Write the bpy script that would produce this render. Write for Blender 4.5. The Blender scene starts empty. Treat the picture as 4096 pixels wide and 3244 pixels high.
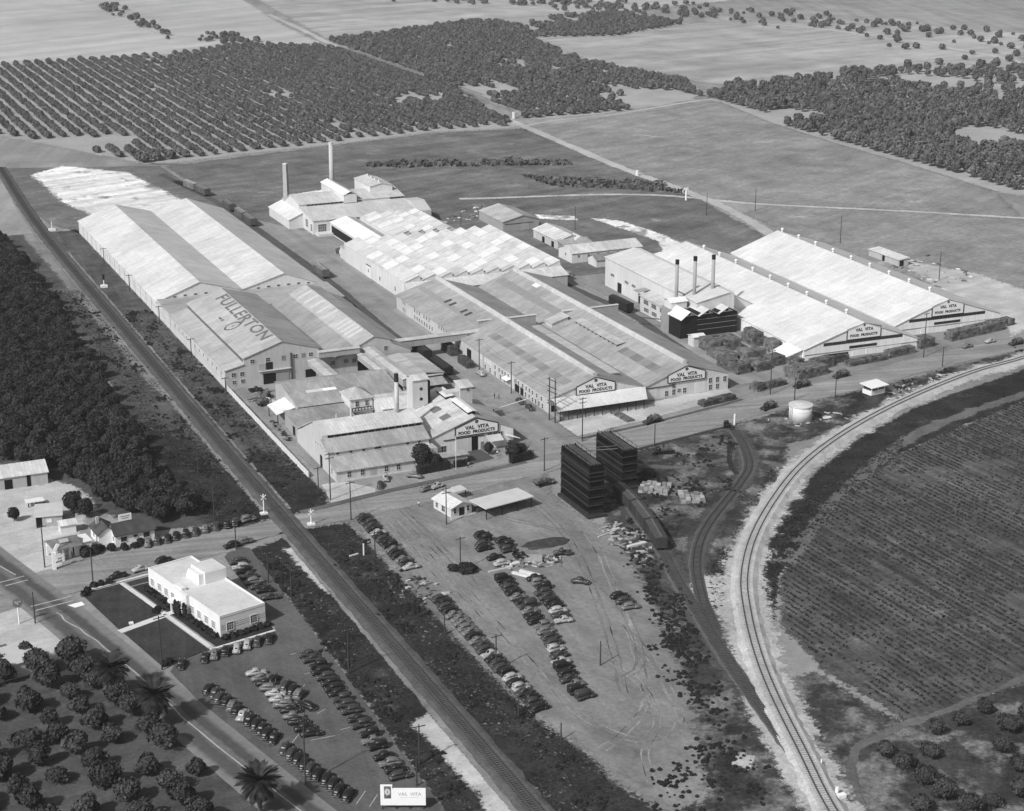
import bpy, bmesh, math, random
import numpy as np
from mathutils import Vector, Matrix, noise as mnoise
R = math.radians
random.seed(7)
S = bpy.context.scene
COL = S.collection

# ------------------------------------------------------------------ camera
cam_d = bpy.data.cameras.new('camera'); cam = bpy.data.objects.new('camera', cam_d); COL.objects.link(cam)
S.camera = cam
cam.location = (0, 0, 165)
PITCH = math.atan2(1229, 3674); AZ = R(23.95)
cam.rotation_euler = (math.pi/2 - PITCH, 0, -AZ)
cam_d.sensor_fit = 'HORIZONTAL'; cam_d.sensor_width = 36.0
cam_d.lens = 36.0*6977.0/4096.0
cam_d.clip_start = 1.0; cam_d.clip_end = 30000

# ------------------------------------------------------------------ world, sun, exposure
SUN_EL = R(41); SUN_AZ = math.atan2(-0.895, -0.446)      # towards the sun (from the left, a little to the front)
W = bpy.data.worlds.new('World'); S.world = W; W.use_nodes = True
nt = W.node_tree; nt.nodes.clear()
sky = nt.nodes.new('ShaderNodeTexSky'); sky.sky_type = 'NISHITA'; sky.sun_disc = False
sky.sun_elevation = SUN_EL; sky.sun_rotation = SUN_AZ; sky.dust_density = 3.0
bw = nt.nodes.new('ShaderNodeRGBToBW')
bg = nt.nodes.new('ShaderNodeBackground'); bg.inputs['Strength'].default_value = 0.105
wo = nt.nodes.new('ShaderNodeOutputWorld')
nt.links.new(sky.outputs[0], bw.inputs[0]); nt.links.new(bw.outputs[0], bg.inputs[0]); nt.links.new(bg.outputs[0], wo.inputs[0])
sd = bpy.data.lights.new('sun', 'SUN'); sun = bpy.data.objects.new('sun', sd); COL.objects.link(sun)
sd.energy = 4.0; sd.angle = R(2.0); sd.color = (1, 1, 1)
tosun = Vector((math.sin(SUN_AZ)*math.cos(SUN_EL), math.cos(SUN_AZ)*math.cos(SUN_EL), math.sin(SUN_EL)))
sun.rotation_euler = tosun.to_track_quat('Z', 'Y').to_euler(); sun.location = tosun*400
S.view_settings.view_transform = 'Standard'; S.view_settings.look = 'None'
S.view_settings.exposure = -0.12; S.view_settings.gamma = 1.0; S.view_settings.use_curve_mapping = False
S.render.engine = 'CYCLES'; S.cycles.max_bounces = 5; S.cycles.volume_bounces = 0
S.cycles.diffuse_bounces = 3; S.cycles.transparent_max_bounces = 12
HAZE = 0.00008

# ------------------------------------------------------------------ materials (all grey: the photograph is black and white)
MATS = {}; FADING = set()
def _base(name, rough, spec):
    m = bpy.data.materials.new(name); m.use_nodes = True
    nt = m.node_tree; b = nt.nodes['Principled BSDF']
    b.inputs['Roughness'].default_value = rough
    b.inputs['Specular IOR Level'].default_value = spec
    return m, nt, b
def _noise(nt, vec, scale, detail=4, rough=.6):
    n = nt.nodes.new('ShaderNodeTexNoise'); n.inputs['Scale'].default_value = scale
    n.inputs['Detail'].default_value = detail; n.inputs['Roughness'].default_value = rough
    if vec is not None: nt.links.new(vec, n.inputs['Vector'])
    return n.outputs['Fac']
def _map(nt, x, a, b, lo=0.3, hi=0.7, smooth=False):
    n = nt.nodes.new('ShaderNodeMapRange'); n.clamp = True
    n.inputs[1].default_value = lo; n.inputs[2].default_value = hi; n.inputs[3].default_value = a; n.inputs[4].default_value = b
    if smooth: n.interpolation_type = 'SMOOTHSTEP'
    nt.links.new(x, n.inputs[0]); return n.outputs[0]
def _math(nt, op, a, b):
    n = nt.nodes.new('ShaderNodeMath'); n.operation = op
    for i, v in enumerate((a, b)):
        if isinstance(v, (int, float)): n.inputs[i].default_value = v
        else: nt.links.new(v, n.inputs[i])
    return n.outputs[0]
def _scaled(nt, vec, s):
    n = nt.nodes.new('ShaderNodeMapping'); n.inputs['Scale'].default_value = s
    nt.links.new(vec, n.inputs['Vector']); return n.outputs[0]
def _rot(nt, vec, a):
    n = nt.nodes.new('ShaderNodeMapping'); n.inputs['Rotation'].default_value = (0, 0, a)
    nt.links.new(vec, n.inputs['Vector']); return n.outputs[0]
def plain(v, rough=.75, var=.12, scale=.6, spec=.25, metal=0):
    key = ('plain', v, rough, var, scale, spec, metal)
    if key in MATS: return MATS[key]
    m, nt, b = _base('grey_%03d' % int(v*1000), rough, spec if v > .1 else spec*.3)
    b.inputs['Metallic'].default_value = metal
    tc = nt.nodes.new('ShaderNodeTexCoord')
    f = _map(nt, _noise(nt, tc.outputs['Object'], scale, 5), v*(1-var), v*(1+var))
    nt.links.new(f, b.inputs['Base Color']); MATS[key] = m; return m
def roofm(v, axis='y', w=3.0, h=.85, var=.10, stain=.16, rough=.6, spec=.35, name='sheet_roof'):
    """sheet roofing: courses of sheets with small tone steps, weather stains running down the slope"""
    key = ('roof', v, axis, w, h, var, stain)
    if key in MATS: return MATS[key]
    m, nt, b = _base(name, rough, spec)
    tc = nt.nodes.new('ShaderNodeTexCoord'); o = tc.outputs['Object']
    if axis == 'x':
        sx = nt.nodes.new('ShaderNodeSeparateXYZ'); nt.links.new(o, sx.inputs[0])
        cx = nt.nodes.new('ShaderNodeCombineXYZ'); nt.links.new(sx.outputs[1], cx.inputs[0]); nt.links.new(sx.outputs[0], cx.inputs[1])
        o = cx.outputs[0]
    br = nt.nodes.new('ShaderNodeTexBrick'); nt.links.new(o, br.inputs['Vector'])
    br.inputs['Scale'].default_value = 1; br.inputs['Brick Width'].default_value = w; br.inputs['Row Height'].default_value = h
    br.inputs['Mortar Size'].default_value = .045; br.offset = .5
    br.inputs['Color1'].default_value = (v*(1-var),)*3+(1,); br.inputs['Color2'].default_value = (v*(1+var*.5),)*3+(1,)
    br.inputs['Mortar'].default_value = (v*.68,)*3+(1,)
    n1 = _map(nt, _noise(nt, _scaled(nt, o, (.14, .40, .1)), 1.0, 6, .65), 1-stain*1.1, 1+stain*.5, .3, .62)
    n2 = _map(nt, _noise(nt, o, .06, 3), 1-stain, 1+stain*.4)
    b2 = nt.nodes.new('ShaderNodeTexBrick'); nt.links.new(o, b2.inputs['Vector'])      # patches laid or renewed at different times
    b2.inputs['Scale'].default_value = 1; b2.inputs['Brick Width'].default_value = w*2.3; b2.inputs['Row Height'].default_value = h*5.3; b2.inputs['Mortar Size'].default_value = 0
    b2.inputs['Color1'].default_value = (1-var*1.1,)*3+(1,); b2.inputs['Color2'].default_value = (1+var*.4,)*3+(1,)
    n3 = _map(nt, _noise(nt, _scaled(nt, o, (.35, .7, 1)), 1.0, 6, .72), 1-stain*.8, 1+stain*.35, .34, .62)
    mul0 = nt.nodes.new('ShaderNodeMixRGB'); mul0.blend_type = 'MULTIPLY'; mul0.inputs[0].default_value = 1
    nt.links.new(br.outputs['Color'], mul0.inputs[1]); nt.links.new(b2.outputs['Color'], mul0.inputs[2])
    mul = nt.nodes.new('ShaderNodeMixRGB'); mul.blend_type = 'MULTIPLY'; mul.inputs[0].default_value = 1
    nt.links.new(mul0.outputs[0], mul.inputs[1]); nt.links.new(_math(nt, 'MULTIPLY', _math(nt, 'MULTIPLY', n1, n2), n3), mul.inputs[2])
    nt.links.new(mul.outputs[0], b.inputs['Base Color'])
    bp = nt.nodes.new('ShaderNodeBump'); bp.inputs['Strength'].default_value = .25; bp.inputs['Distance'].default_value = .03
    nt.links.new(br.outputs['Fac'], bp.inputs['Height']); nt.links.new(bp.outputs[0], b.inputs['Normal'])
    MATS[key] = m; return m
def wallm(v, var=.08, rough=.8):
    """painted or stuccoed wall with vertical rain streaks"""
    key = ('wall', v, var)
    if key in MATS: return MATS[key]
    m, nt, b = _base('wall_%03d' % int(v*1000), rough, .2)
    tc = nt.nodes.new('ShaderNodeTexCoord'); o = tc.outputs['Object']
    a = _map(nt, _noise(nt, _scaled(nt, o, (1.2, 1.2, .12)), 1.0, 5), 1-var*1.3, 1+var)
    c = _map(nt, _noise(nt, o, .12, 4), 1-var, 1+var*.6)
    nt.links.new(_math(nt, 'MULTIPLY', _math(nt, 'MULTIPLY', a, c), v), b.inputs['Base Color'])
    MATS[key] = m; return m
def groundm(name, v, c1=.25, c2=.25, c3=.2, s1=.012, s2=.09, s3=.9, streak=None, rough=.95, patches=None, fade=True):
    """earth, grass, paving: three scales of mottling in world metres, optional furrows / wheel streaks (angle, scale, contrast)"""
    m, nt, b = _base(name, rough, .0)
    g = nt.nodes.new('ShaderNodeNewGeometry'); P = g.outputs['Position']
    f = _map(nt, _noise(nt, P, s1, 4), 1-c1, 1+c1)
    f = _math(nt, 'MULTIPLY', f, _map(nt, _noise(nt, P, s2, 5, .62), 1-c2, 1+c2))
    f = _math(nt, 'MULTIPLY', f, _map(nt, _noise(nt, P, s3, 4, .7), 1-c3, 1+c3))
    if streak:
        for ang, sc, con in (streak if isinstance(streak, list) else [streak]):
            q = _scaled(nt, _rot(nt, P, ang), (sc, sc*.035, sc))
            f = _math(nt, 'MULTIPLY', f, _map(nt, _noise(nt, q, 1.0, 4, .6), 1-con, 1+con, .33, .67))
    if patches:
        for sc, lo, hi, mult in patches:
            f = _math(nt, 'MULTIPLY', f, _map(nt, _noise(nt, P, sc, 6, .68), 1, mult, lo, hi, True))
    nt.links.new(_math(nt, 'MULTIPLY', f, v), b.inputs['Base Color'])
    bp = nt.nodes.new('ShaderNodeBump'); bp.inputs['Strength'].default_value = .5; bp.inputs['Distance'].default_value = .25
    nt.links.new(_noise(nt, P, 1.1, 5, .7), bp.inputs['Height']); nt.links.new(bp.outputs[0], b.inputs['Normal'])
    if fade:          # ragged edge where one ground gives way to the next: thins out in tufts and patches
        at = nt.nodes.new('ShaderNodeAttribute'); at.attribute_name = 'fade'
        q = _math(nt, 'ADD', at.outputs['Fac'], _map(nt, _noise(nt, P, .7, 6, .75), -1.0, 1.0, .25, .75))
        q = _math(nt, 'ADD', q, _map(nt, _noise(nt, P, .12, 3), -.5, .5, .25, .75))
        nt.links.new(_map(nt, q, 0, 1, -.3, .3), b.inputs['Alpha']); FADING.add(m.name)
    return m
def leafm(name, v, var=.35):
    m, nt, b = _base(name, .7, .06)
    oi = nt.nodes.new('ShaderNodeObjectInfo'); tc = nt.nodes.new('ShaderNodeTexCoord')
    a = _math(nt, 'MULTIPLY', _map(nt, _noise(nt, tc.outputs['Object'], .55, 2), 1-var*.8, 1+var), _map(nt, _noise(nt, tc.outputs['Object'], 2.2, 3), 1-var, 1+var))
    c = _map(nt, oi.outputs['Random'], .8, 1.2, 0, 1)
    nt.links.new(_math(nt, 'MULTIPLY', _math(nt, 'MULTIPLY', a, c), v), b.inputs['Base Color'])
    return m
def glass(v=.03):
    key = ('glass', v)
    if key not in MATS:
        m, nt, b = _base('window_glass', .12, .5); b.inputs['Base Color'].default_value = (v, v, v, 1); MATS[key] = m
    return MATS[key]
def paint(v):
    key = ('paint', v)
    if key not in MATS:
        m, nt, b = _base('car_paint', .35, .5)
        tc = nt.nodes.new('ShaderNodeTexCoord')
        f = _map(nt, _noise(nt, tc.outputs['Object'], 1.5, 3), v*.85, v*1.15)
        nt.links.new(f, b.inputs['Base Color']); MATS[key] = m
    return MATS[key]

# ------------------------------------------------------------------ object helpers
def tag(o, label=None, cat=None, group=None, kind=None):
    if label: o['label'] = label
    if cat: o['category'] = cat
    if group: o['group'] = group
    if kind: o['kind'] = kind
    return o
def thing(name, label, cat, loc=(0, 0, 0), rz=0, group=None):
    o = bpy.data.objects.new(name, None); COL.objects.link(o); o.empty_display_size = .5
    o.location = loc; o.rotation_euler = (0, 0, rz)
    return tag(o, label, cat, group)
class MB:
    """collects shapes in world coordinates (before the thing's own turn) and links them as one mesh"""
    def __init__(s): s.v = []; s.f = []; s.mi = []; s.cur = 0
    def add(s, vs, fs):
        n = len(s.v); s.v += [tuple(p) for p in vs]; s.f += [tuple(i+n for i in f) for f in fs]; s.mi += [s.cur]*len(fs); return s
    def box(s, x0, x1, y0, y1, z0, z1):
        return s.add([(x0,y0,z0),(x1,y0,z0),(x1,y1,z0),(x0,y1,z0),(x0,y0,z1),(x1,y0,z1),(x1,y1,z1),(x0,y1,z1)],
                     [(0,3,2,1),(4,5,6,7),(0,1,5,4),(1,2,6,5),(2,3,7,6),(3,0,4,7)])
    def prism_y(s, prof, y0, y1):      # prof: (x,z) counter-clockwise seen from -y
        n = len(prof); vs = [(x, y0, z) for x, z in prof]+[(x, y1, z) for x, z in prof]
        return s.add(vs, [tuple(range(n)), tuple(reversed(range(n, 2*n)))]+[((i+1)%n, i, n+i, n+(i+1)%n) for i in range(n)])
    def prism_x(s, prof, x0, x1):      # prof: (y,z)
        n = len(prof); vs = [(x0, y, z) for y, z in prof]+[(x1, y, z) for y, z in prof]
        return s.add(vs, [tuple(reversed(range(n))), tuple(range(n, 2*n))]+[(i, (i+1)%n, n+(i+1)%n, n+i) for i in range(n)])
    def slab(s, a, b, c, d, t=.14):    # quad a b c d with thickness downwards
        vs = [Vector(p) for p in (a, b, c, d)]; lo = [v-Vector((0, 0, t)) for v in vs]
        return s.add(vs+lo, [(0,1,2,3),(7,6,5,4),(0,4,5,1),(1,5,6,2),(2,6,7,3),(3,7,4,0)])
    def quad(s, *p): return s.add(p, [tuple(range(len(p)))])
    def cyl(s, x, y, z0, z1, r0, r1=None, n=12, cap=True):
        r1 = r0 if r1 is None else r1
        vs = [(x+r*math.cos(2*math.pi*i/n), y+r*math.sin(2*math.pi*i/n), z) for z, r in ((z0, r0), (z1, r1)) for i in range(n)]
        fs = [(i, (i+1)%n, n+(i+1)%n, n+i) for i in range(n)]
        if cap: fs += [tuple(reversed(range(n))), tuple(range(n, 2*n))]
        return s.add(vs, fs)
    def bar(s, p, q, r, n=6, r2=None):
        p = Vector(p); q = Vector(q); d = (q-p).normalized(); u = d.orthogonal().normalized(); w = d.cross(u); r2 = r if r2 is None else r2
        vs = [c+(u*math.cos(2*math.pi*i/n)+w*math.sin(2*math.pi*i/n))*rr for c, rr in ((p, r), (q, r2)) for i in range(n)]
        return s.add(vs, [(i, (i+1)%n, n+(i+1)%n, n+i) for i in range(n)]+[tuple(reversed(range(n))), tuple(range(n, 2*n))])
    def loft(s, rings, cap=True):
        n = len(rings[0]); vs = [p for r in rings for p in r]; fs = []
        for k in range(len(rings)-1):
            for i in range(n): fs.append((k*n+i, k*n+(i+1)%n, (k+1)*n+(i+1)%n, (k+1)*n+i))
        if cap: fs += [tuple(reversed(range(n))), tuple(range((len(rings)-1)*n, len(rings)*n))]
        return s.add(vs, fs)
    def mesh(s, name, mats, org=(0, 0, 0), smooth=False):
        me = bpy.data.meshes.new(name)
        ox, oy, oz = org
        me.from_pydata([(x-ox, y-oy, z-oz) for x, y, z in s.v], [], s.f)
        for m in (mats if isinstance(mats, (list, tuple)) else [mats]): me.materials.append(m)
        if any(s.mi): me.polygons.foreach_set('material_index', s.mi)
        if smooth: me.polygons.foreach_set('use_smooth', [True]*len(me.polygons))
        me.update(); return me
    def build(s, name, mats, parent=None, smooth=False):
        org = (0, 0, 0)
        if parent is not None:
            org = parent.location if parent.parent is None else parent.parent.location
        o = bpy.data.objects.new(name, s.mesh(name, mats, org, smooth)); COL.objects.link(o)
        if parent is not None: o.parent = parent
        return o
def obj(name, me, parent=None, loc=(0,0,0), rz=0, scale=1):
    o = bpy.data.objects.new(name, me); COL.objects.link(o); o.location = loc; o.rotation_euler = (0, 0, rz)
    o.scale = (scale,)*3 if isinstance(scale, (int, float)) else scale
    if parent is not None: o.parent = parent
    return o
def copy_tree(root):
    r = root.copy(); COL.objects.link(r)
    for ch in root.children:
        c = ch.copy(); COL.objects.link(c); c.parent = r
        for g in ch.children:
            d = g.copy(); COL.objects.link(d); d.parent = c
    return r
WINM = {}
def window(parent, face, a, b, c, w, h, dark=.035, frame=.55, pos=None, mull=1, trans=1, name='window'):
    """window set in a wall. face '-y': a=x centre, b=y of wall, c=z centre; face '-x': a=x of wall, b=y centre.
    frame proud of the wall, glass set back, glazing bars."""
    key = (face, round(w, 2), round(h, 2), dark, frame, mull, trans)
    if key not in WINM:
        m = MB(); t = .1; hw, hh = w/2, h/2
        def bx(u0, u1, v0, v1, d0, d1):
            if face == '-y': m.box(u0, u1, -d1, -d0, v0, v1)
            else: m.box(-d1, -d0, u0, u1, v0, v1)
        bx(-hw, hw, -hh, hh, -.05, .02); m.mi[-6:] = [1]*6
        bx(-hw-t, -hw, -hh-t, hh+t, -.05, .10); bx(hw, hw+t, -hh-t, hh+t, -.05, .10)
        bx(-hw, hw, hh, hh+t, -.05, .10); bx(-hw, hw, -hh-t, -hh, -.05, .13)
        for i in range(mull): u = -hw+w*(i+1)/(mull+1); bx(u-.03, u+.03, -hh, hh, 0, .05)
        for i in range(trans): v = -hh+h*(i+1)/(trans+1); bx(-hw, hw, v-.03, v+.03, 0, .045)
        WINM[key] = m.mesh('window', [plain(frame, .7, .06), glass(dark)])
    L = parent.location
    return obj(name, WINM[key], parent, (a-L.x, b-L.y, c-L.z))
def textmesh(s, size, mat, extrude=.02, align='CENTER', bold=0.0, space=1.0):
    cu = bpy.data.curves.new('lettering', 'FONT'); cu.body = s; cu.size = size; cu.extrude = extrude; cu.align_x = align; cu.align_y = 'CENTER'
    cu.offset = bold; cu.space_character = space; cu.resolution_u = 3
    o = bpy.data.objects.new('tmp', cu); COL.objects.link(o)
    bpy.context.view_layer.update()
    me = bpy.data.meshes.new_from_object(o.evaluated_get(bpy.context.evaluated_depsgraph_get()))
    bpy.data.objects.remove(o); me.materials.clear(); me.materials.append(mat); return me
def lettering(parent, s, size, mat, loc, rot, bold=0.0, space=1.0, name='lettering'):
    L = parent.location
    o = obj(name, textmesh(s, size, mat, bold=bold, space=space), parent, (loc[0]-L.x, loc[1]-L.y, loc[2]-L.z)); o.rotation_euler = rot; return o
def inpoly(x, y, P):
    c = False; j = len(P)-1
    for i in range(len(P)):
        if (P[i][1] > y) != (P[j][1] > y) and x < (P[j][0]-P[i][0])*(y-P[i][1])/(P[j][1]-P[i][1])+P[i][0]: c = not c
        j = i
    return c
def ragged(P, step=2.0, amp=.6, seed=0):
    out = []
    for i in range(len(P)):
        a = Vector(P[i][:2]); b = Vector(P[(i+1)%len(P)][:2]); n = max(1, int((b-a).length/step)); t = (b-a).normalized(); nn = Vector((-t.y, t.x))
        for k in range(n):
            p = a+(b-a)*k/n
            w = (mnoise.noise((p.x*.25, p.y*.25, seed))+.6*mnoise.noise((p.x*.9, p.y*.9, seed+9)))*amp
            p = p+nn*w if k else p+nn*w*.5
            out.append((p.x, p.y))
    return out
def sheet(name, P, z, mat, amp=.6, step=2.0, kind='structure', parent=None):
    from mathutils.geometry import tessellate_polygon
    if mat.name in FADING:
        w = max(.5, amp*2.0); A = np.array([p[:2] for p in P], float); Bq = np.roll(A, -1, 0)
        lo = A.min(0)-w; hi = A.max(0)+w; cs = float(np.clip(math.sqrt((hi-lo).prod())/100, .7, 16)); cs = min(cs, max(w, .7)*1.2)
        nx, ny = int((hi[0]-lo[0])/cs)+2, int((hi[1]-lo[1])/cs)+2
        X, Y = np.meshgrid(lo[0]+cs*np.arange(nx), lo[1]+cs*np.arange(ny)); pt = np.stack([X.ravel(), Y.ravel()], 1)
        dm = np.full(len(pt), 1e9); ins = np.zeros(len(pt), bool)
        for a, b in zip(A, Bq):
            ab = b-a; tt = np.clip(((pt-a)@ab)/max(1e-9, ab@ab), 0, 1); dm = np.minimum(dm, np.linalg.norm(pt-a-tt[:, None]*ab, axis=1))
            if a[1] != b[1]: ins ^= ((a[1] > pt[:, 1]) != (b[1] > pt[:, 1])) & (pt[:, 0] < (b[0]-a[0])*(pt[:, 1]-a[1])/(b[1]-a[1])+a[0])
        sd_ = np.where(ins, dm, -dm)/w; D2 = sd_.reshape(ny, nx)
        mx = np.maximum(np.maximum(D2[:-1, :-1], D2[1:, :-1]), np.maximum(D2[:-1, 1:], D2[1:, 1:])); jj, ii = np.nonzero(mx > -1.0)
        idx = np.stack([jj*nx+ii, jj*nx+ii+1, (jj+1)*nx+ii+1, (jj+1)*nx+ii], 1); used, inv = np.unique(idx, return_inverse=True); inv = inv.reshape(-1, 4)
        me = bpy.data.meshes.new(name); me.from_pydata([(float(x), float(y), z) for x, y in pt[used]], [], inv.tolist()); me.materials.append(mat)
        at = me.attributes.new('fade', 'FLOAT', 'POINT'); at.data.foreach_set('value', np.clip(sd_[used], -2, 3).astype(np.float32))
        o = obj(name, me, parent)
        if kind: o['kind'] = kind
        return o
    Q = ragged(P, step, amp, len(name)) if amp else [p[:2] for p in P]
    vs = [Vector((x, y, z)) for x, y in Q]
    tr = tessellate_polygon([vs])
    me = bpy.data.meshes.new(name); me.from_pydata([tuple(v) for v in vs], [], [tuple(t) for t in tr]); me.materials.append(mat)
    bm = bmesh.new(); bm.from_mesh(me); bmesh.ops.recalc_face_normals(bm, faces=bm.faces)
    if sum(f.normal.z for f in bm.faces) < 0: bmesh.ops.reverse_faces(bm, faces=bm.faces)
    bm.to_mesh(me); bm.free()
    o = obj(name, me, parent)
    if kind: o['kind'] = kind
    return o
def smooth_path(P, step=3.0):
    """Catmull-Rom through the points"""
    P = [Vector(p) for p in P]; Q = [P[0]*2-P[1]]+P+[P[-1]*2-P[-2]]; out = []
    for i in range(1, len(Q)-2):
        n = max(2, int((Q[i+1]-Q[i]).length/step))
        for k in range(n):
            t = k/n; a, b, c, d = Q[i-1:i+3]
            out.append(.5*((2*b)+(c-a)*t+(2*a-5*b+4*c-d)*t*t+(3*b-a-3*c+d)*t**3))
    out.append(P[-1]); return out
def normals2(path):
    N = []
    for i in range(len(path)):
        t = path[min(i+1, len(path)-1)]-path[max(i-1, 0)]; t = Vector((t.x, t.y)).normalized(); N.append(Vector((-t.y, t.x)))
    return N
def ribbon(name, path, w, z, mat, wob=.3, kind='structure', uv=True, seed=1.0, parent=None):
    path = [Vector(p[:2]) for p in path]; N = normals2(path); vs = []; fs = []; us = []
    d = 0
    for i, p in enumerate(path):
        if i: d += (p-path[i-1]).length
        ww = w[i] if isinstance(w, list) else w
        a = ww/2+wob*mnoise.noise((p.x*.2, p.y*.2, seed)); b = ww/2+wob*mnoise.noise((p.x*.2, p.y*.2, seed+5))
        wf = min(ww*.28, .25+wob*1.2)
        for k, s in enumerate((-b-wf, -b+wf, (a-b)/2, a-wf, a+wf) if mat.name in FADING else [-b+(a+b)*k/4 for k in range(5)]):
            q = p+N[i]*s; vs.append((q.x, q.y, z)); us.append((d/10, (s+b)/(a+b)))
    for i in range(len(path)-1):
        for k in range(4): fs.append((i*5+k, (i+1)*5+k, (i+1)*5+k+1, i*5+k+1))
    me = bpy.data.meshes.new(name); me.from_pydata(vs, [], fs); me.materials.append(mat)
    l = me.uv_layers.new(name='UVMap')
    for lp in me.loops: l.data[lp.index].uv = us[lp.vertex_index]
    if mat.name in FADING: at = me.attributes.new('fade', 'FLOAT', 'POINT'); at.data.foreach_set('value', [-1., 1., 2., 1., -1.]*len(path))
    bm = bmesh.new(); bm.from_mesh(me)
    if sum(f.normal.z for f in bm.faces) < 0: bmesh.ops.reverse_faces(bm, faces=bm.faces)
    bm.to_mesh(me); bm.free()
    o = obj(name, me, parent)
    if kind: o['kind'] = kind
    return o
ORD = ['first','second','third','fourth','fifth','sixth','seventh','eighth','ninth','tenth','eleventh','twelfth','thirteenth','fourteenth','fifteenth','sixteenth','seventeenth','eighteenth','nineteenth','twentieth','twenty-first','twenty-second','twenty-third','twenty-fourth','twenty-fifth','twenty-sixth','twenty-seventh','twenty-eighth']
# ------------------------------------------------------------------ the ground, fields, roads
M_ground = groundm('dry_earth', .27, .22, .22, .12, .0035, .03, .5, streak=(R(20), .12, .14), fade=False)
m = MB(); m.quad((-4500, -1500, 0), (5500, -1500, 0), (5500, 8500, 0), (-4500, 8500, 0)); m.build('ground', M_ground)['kind'] = 'structure'
M_farlight = groundm('pale_field_hazed', .43, .12, .12, .08, .004, .03, .4, streak=(R(64), .05, .12))  # far tone raised: part of the distance haze is put into the colour
M_farmid = groundm('far_field_hazed', .36, .18, .18, .12, .005, .04, .4, streak=(R(75), .08, .15))  # also lightened for distance, haze painted into the ground tone
M_pasture = groundm('dark_pasture', .255, .16, .24, .24, .014, .07, .45, streak=(R(62), .16, .12), patches=[(.03, .60, .72, 1.45)])
M_meadow = groundm('rough_meadow', .28, .20, .30, .26, .016, .08, .6, streak=[(R(78), .14, .16), (R(60), .3, .10)], patches=[(.035, .58, .7, 1.6), (.06, .25, .4, .55)])
M_weeds = groundm('weedy_verge', .033, .25, .40, .45, .03, .16, 1.1, patches=[(.12, .56, .72, 2.4)])
M_verge2 = groundm('dry_verge', .088, .22, .36, .36, .03, .14, 1.0, streak=(R(4), .3, .2), patches=[(.10, .55, .70, 1.6)])
M_weeds2 = groundm('weedy_ground', .052, .25, .40, .45, .03, .16, 1.1, streak=(R(40), .25, .28), patches=[(.085, .47, .60, 3.4)])
M_dirt = groundm('packed_dirt', .215, .14, .20, .18, .02, .09, .9, streak=[(R(6), .2, .14), (R(-25), .35, .12)], patches=[(.05, .57, .72, .70), (.22, .66, .74, .5)])
M_asphalt = groundm('worn_asphalt', .115, .12, .18, .18, .02, .12, 1.3, streak=(R(10), .3, .14), patches=[(.15, .60, .70, .68), (.5, .66, .74, .5)], fade=False)
M_yard = groundm('factory_yard', .27, .14, .18, .14, .02, .09, .9, streak=(R(0), .2, .14), patches=[(.06, .58, .72, .62)])
M_paleyard = groundm('pale_yard', .46, .12, .14, .12, .03, .12, 1.0, streak=(R(75), .2, .12), patches=[(.11, .62, .74, .55)])
M_road = groundm('road_surface', .26, .08, .14, .14, .02, .09, 1.1, streak=[(R(-80), .35, .2), (R(-78), .9, .12)], patches=[(.12, .62, .72, .75)])
M_lawn = groundm('mown_lawn', .050, .12, .22, .25, .05, .2, 1.6, streak=(R(15), .5, .14), fade=False)
M_walk = plain(.62, .85, .10, .8)
M_waste = groundm('white_spoil', .74, .10, .18, .15, .03, .15, .7, streak=(R(72), .12, .25), patches=[(.06, .54, .64, .35)])
M_crop = groundm('crop_soil', .085, .22, .35, .4, .02, .12, 1.0, streak=[(R(-3), .55, .42)], patches=[(.04, .58, .72, 1.6)])
M_grovesoil = groundm('grove_soil', .085, .15, .25, .22, .03, .15, 1.1, streak=(R(75), .3, .25))
M_path = groundm('worn_path', .125, .15, .25, .22, .03, .15, 1.1)
M_orchsoil = groundm('orchard_soil', .36, .10, .12, .10, .01, .05, .5)
def field(name, P, z, mat, amp=3, step=8): return sheet(name, P, z, mat, amp, step)
field('field', [(-400,1300),(175,1296),(309,1312),(364,1352),(427,1330),(440,1480),(520,2100),(300,2600),(-600,2600)], .02, M_farlight)
field('field', [(440,1360),(600,1440),(745,1450),(900,1500),(1250,1950),(1500,3200),(600,3200),(530,2100)], .02, M_farmid)
field('field', [(590,1300),(665,1288),(757,1340),(900,1330),(985,1150),(830,985),(660,1003),(605,993),(587,1036),(569,1150)], .03, M_farmid)
field('field', [(860,1010),(1000,1160),(1300,1500),(1900,1900),(1500,900),(900,700),(840,880)], .03, M_farlight)
field('orchard_ground', [(90,1010),(132,995),(150,958),(188,876),(294,896),(355,910),(412,905),(432,1060),(432,1320),(364,1355),(309,1312),(90,1296)], .04, M_orchsoil)
field('orchard_ground', [(436,1330),(600,1440),(750,1448),(764,1339),(664,1280),(596,1295),(572,1148),(590,1033),(565,962),(484,930),(424,926),(433,1150)], .04, M_orchsoil)
field('orchard_ground', [(559,955),(546,866),(541,791),(541,730),(536,645),(600,560),(900,700),(860,980),(792,1044),(661,1006),(603,996)], .04, M_orchsoil)
field('pasture', [(406,900),(480,920),(560,944),(546,860),(541,790),(541,730),(537,648),(511,598),(470,634),(422,672),(405,692),(405,780)], .05, M_pasture, 1.5, 5)
field('meadow', [(196,870),(294,893),(355,907),(406,902),(401,780),(401,690),(388,612),(345,580),(200,590),(196,740)], .05, M_meadow, 1.5, 5)
field('meadow', [(424,664),(470,627),(512,592),(640,470),(470,400),(394,462),(396,560),(404,655)], .05, M_pasture, 1.5, 5)
field('meadow', [(113,900),(192,872),(196,740),(126,736),(118,760),(115,800)], .06, M_meadow, 1.0, 4)
field('grove_ground', [(0,740),(98,740),(98,686),(97,590),(94,491),(92,436),(96,395),(80,398),(69,420),(69,433),(62,447),(0,470)], .05, M_grovesoil, .8, 3)
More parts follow.
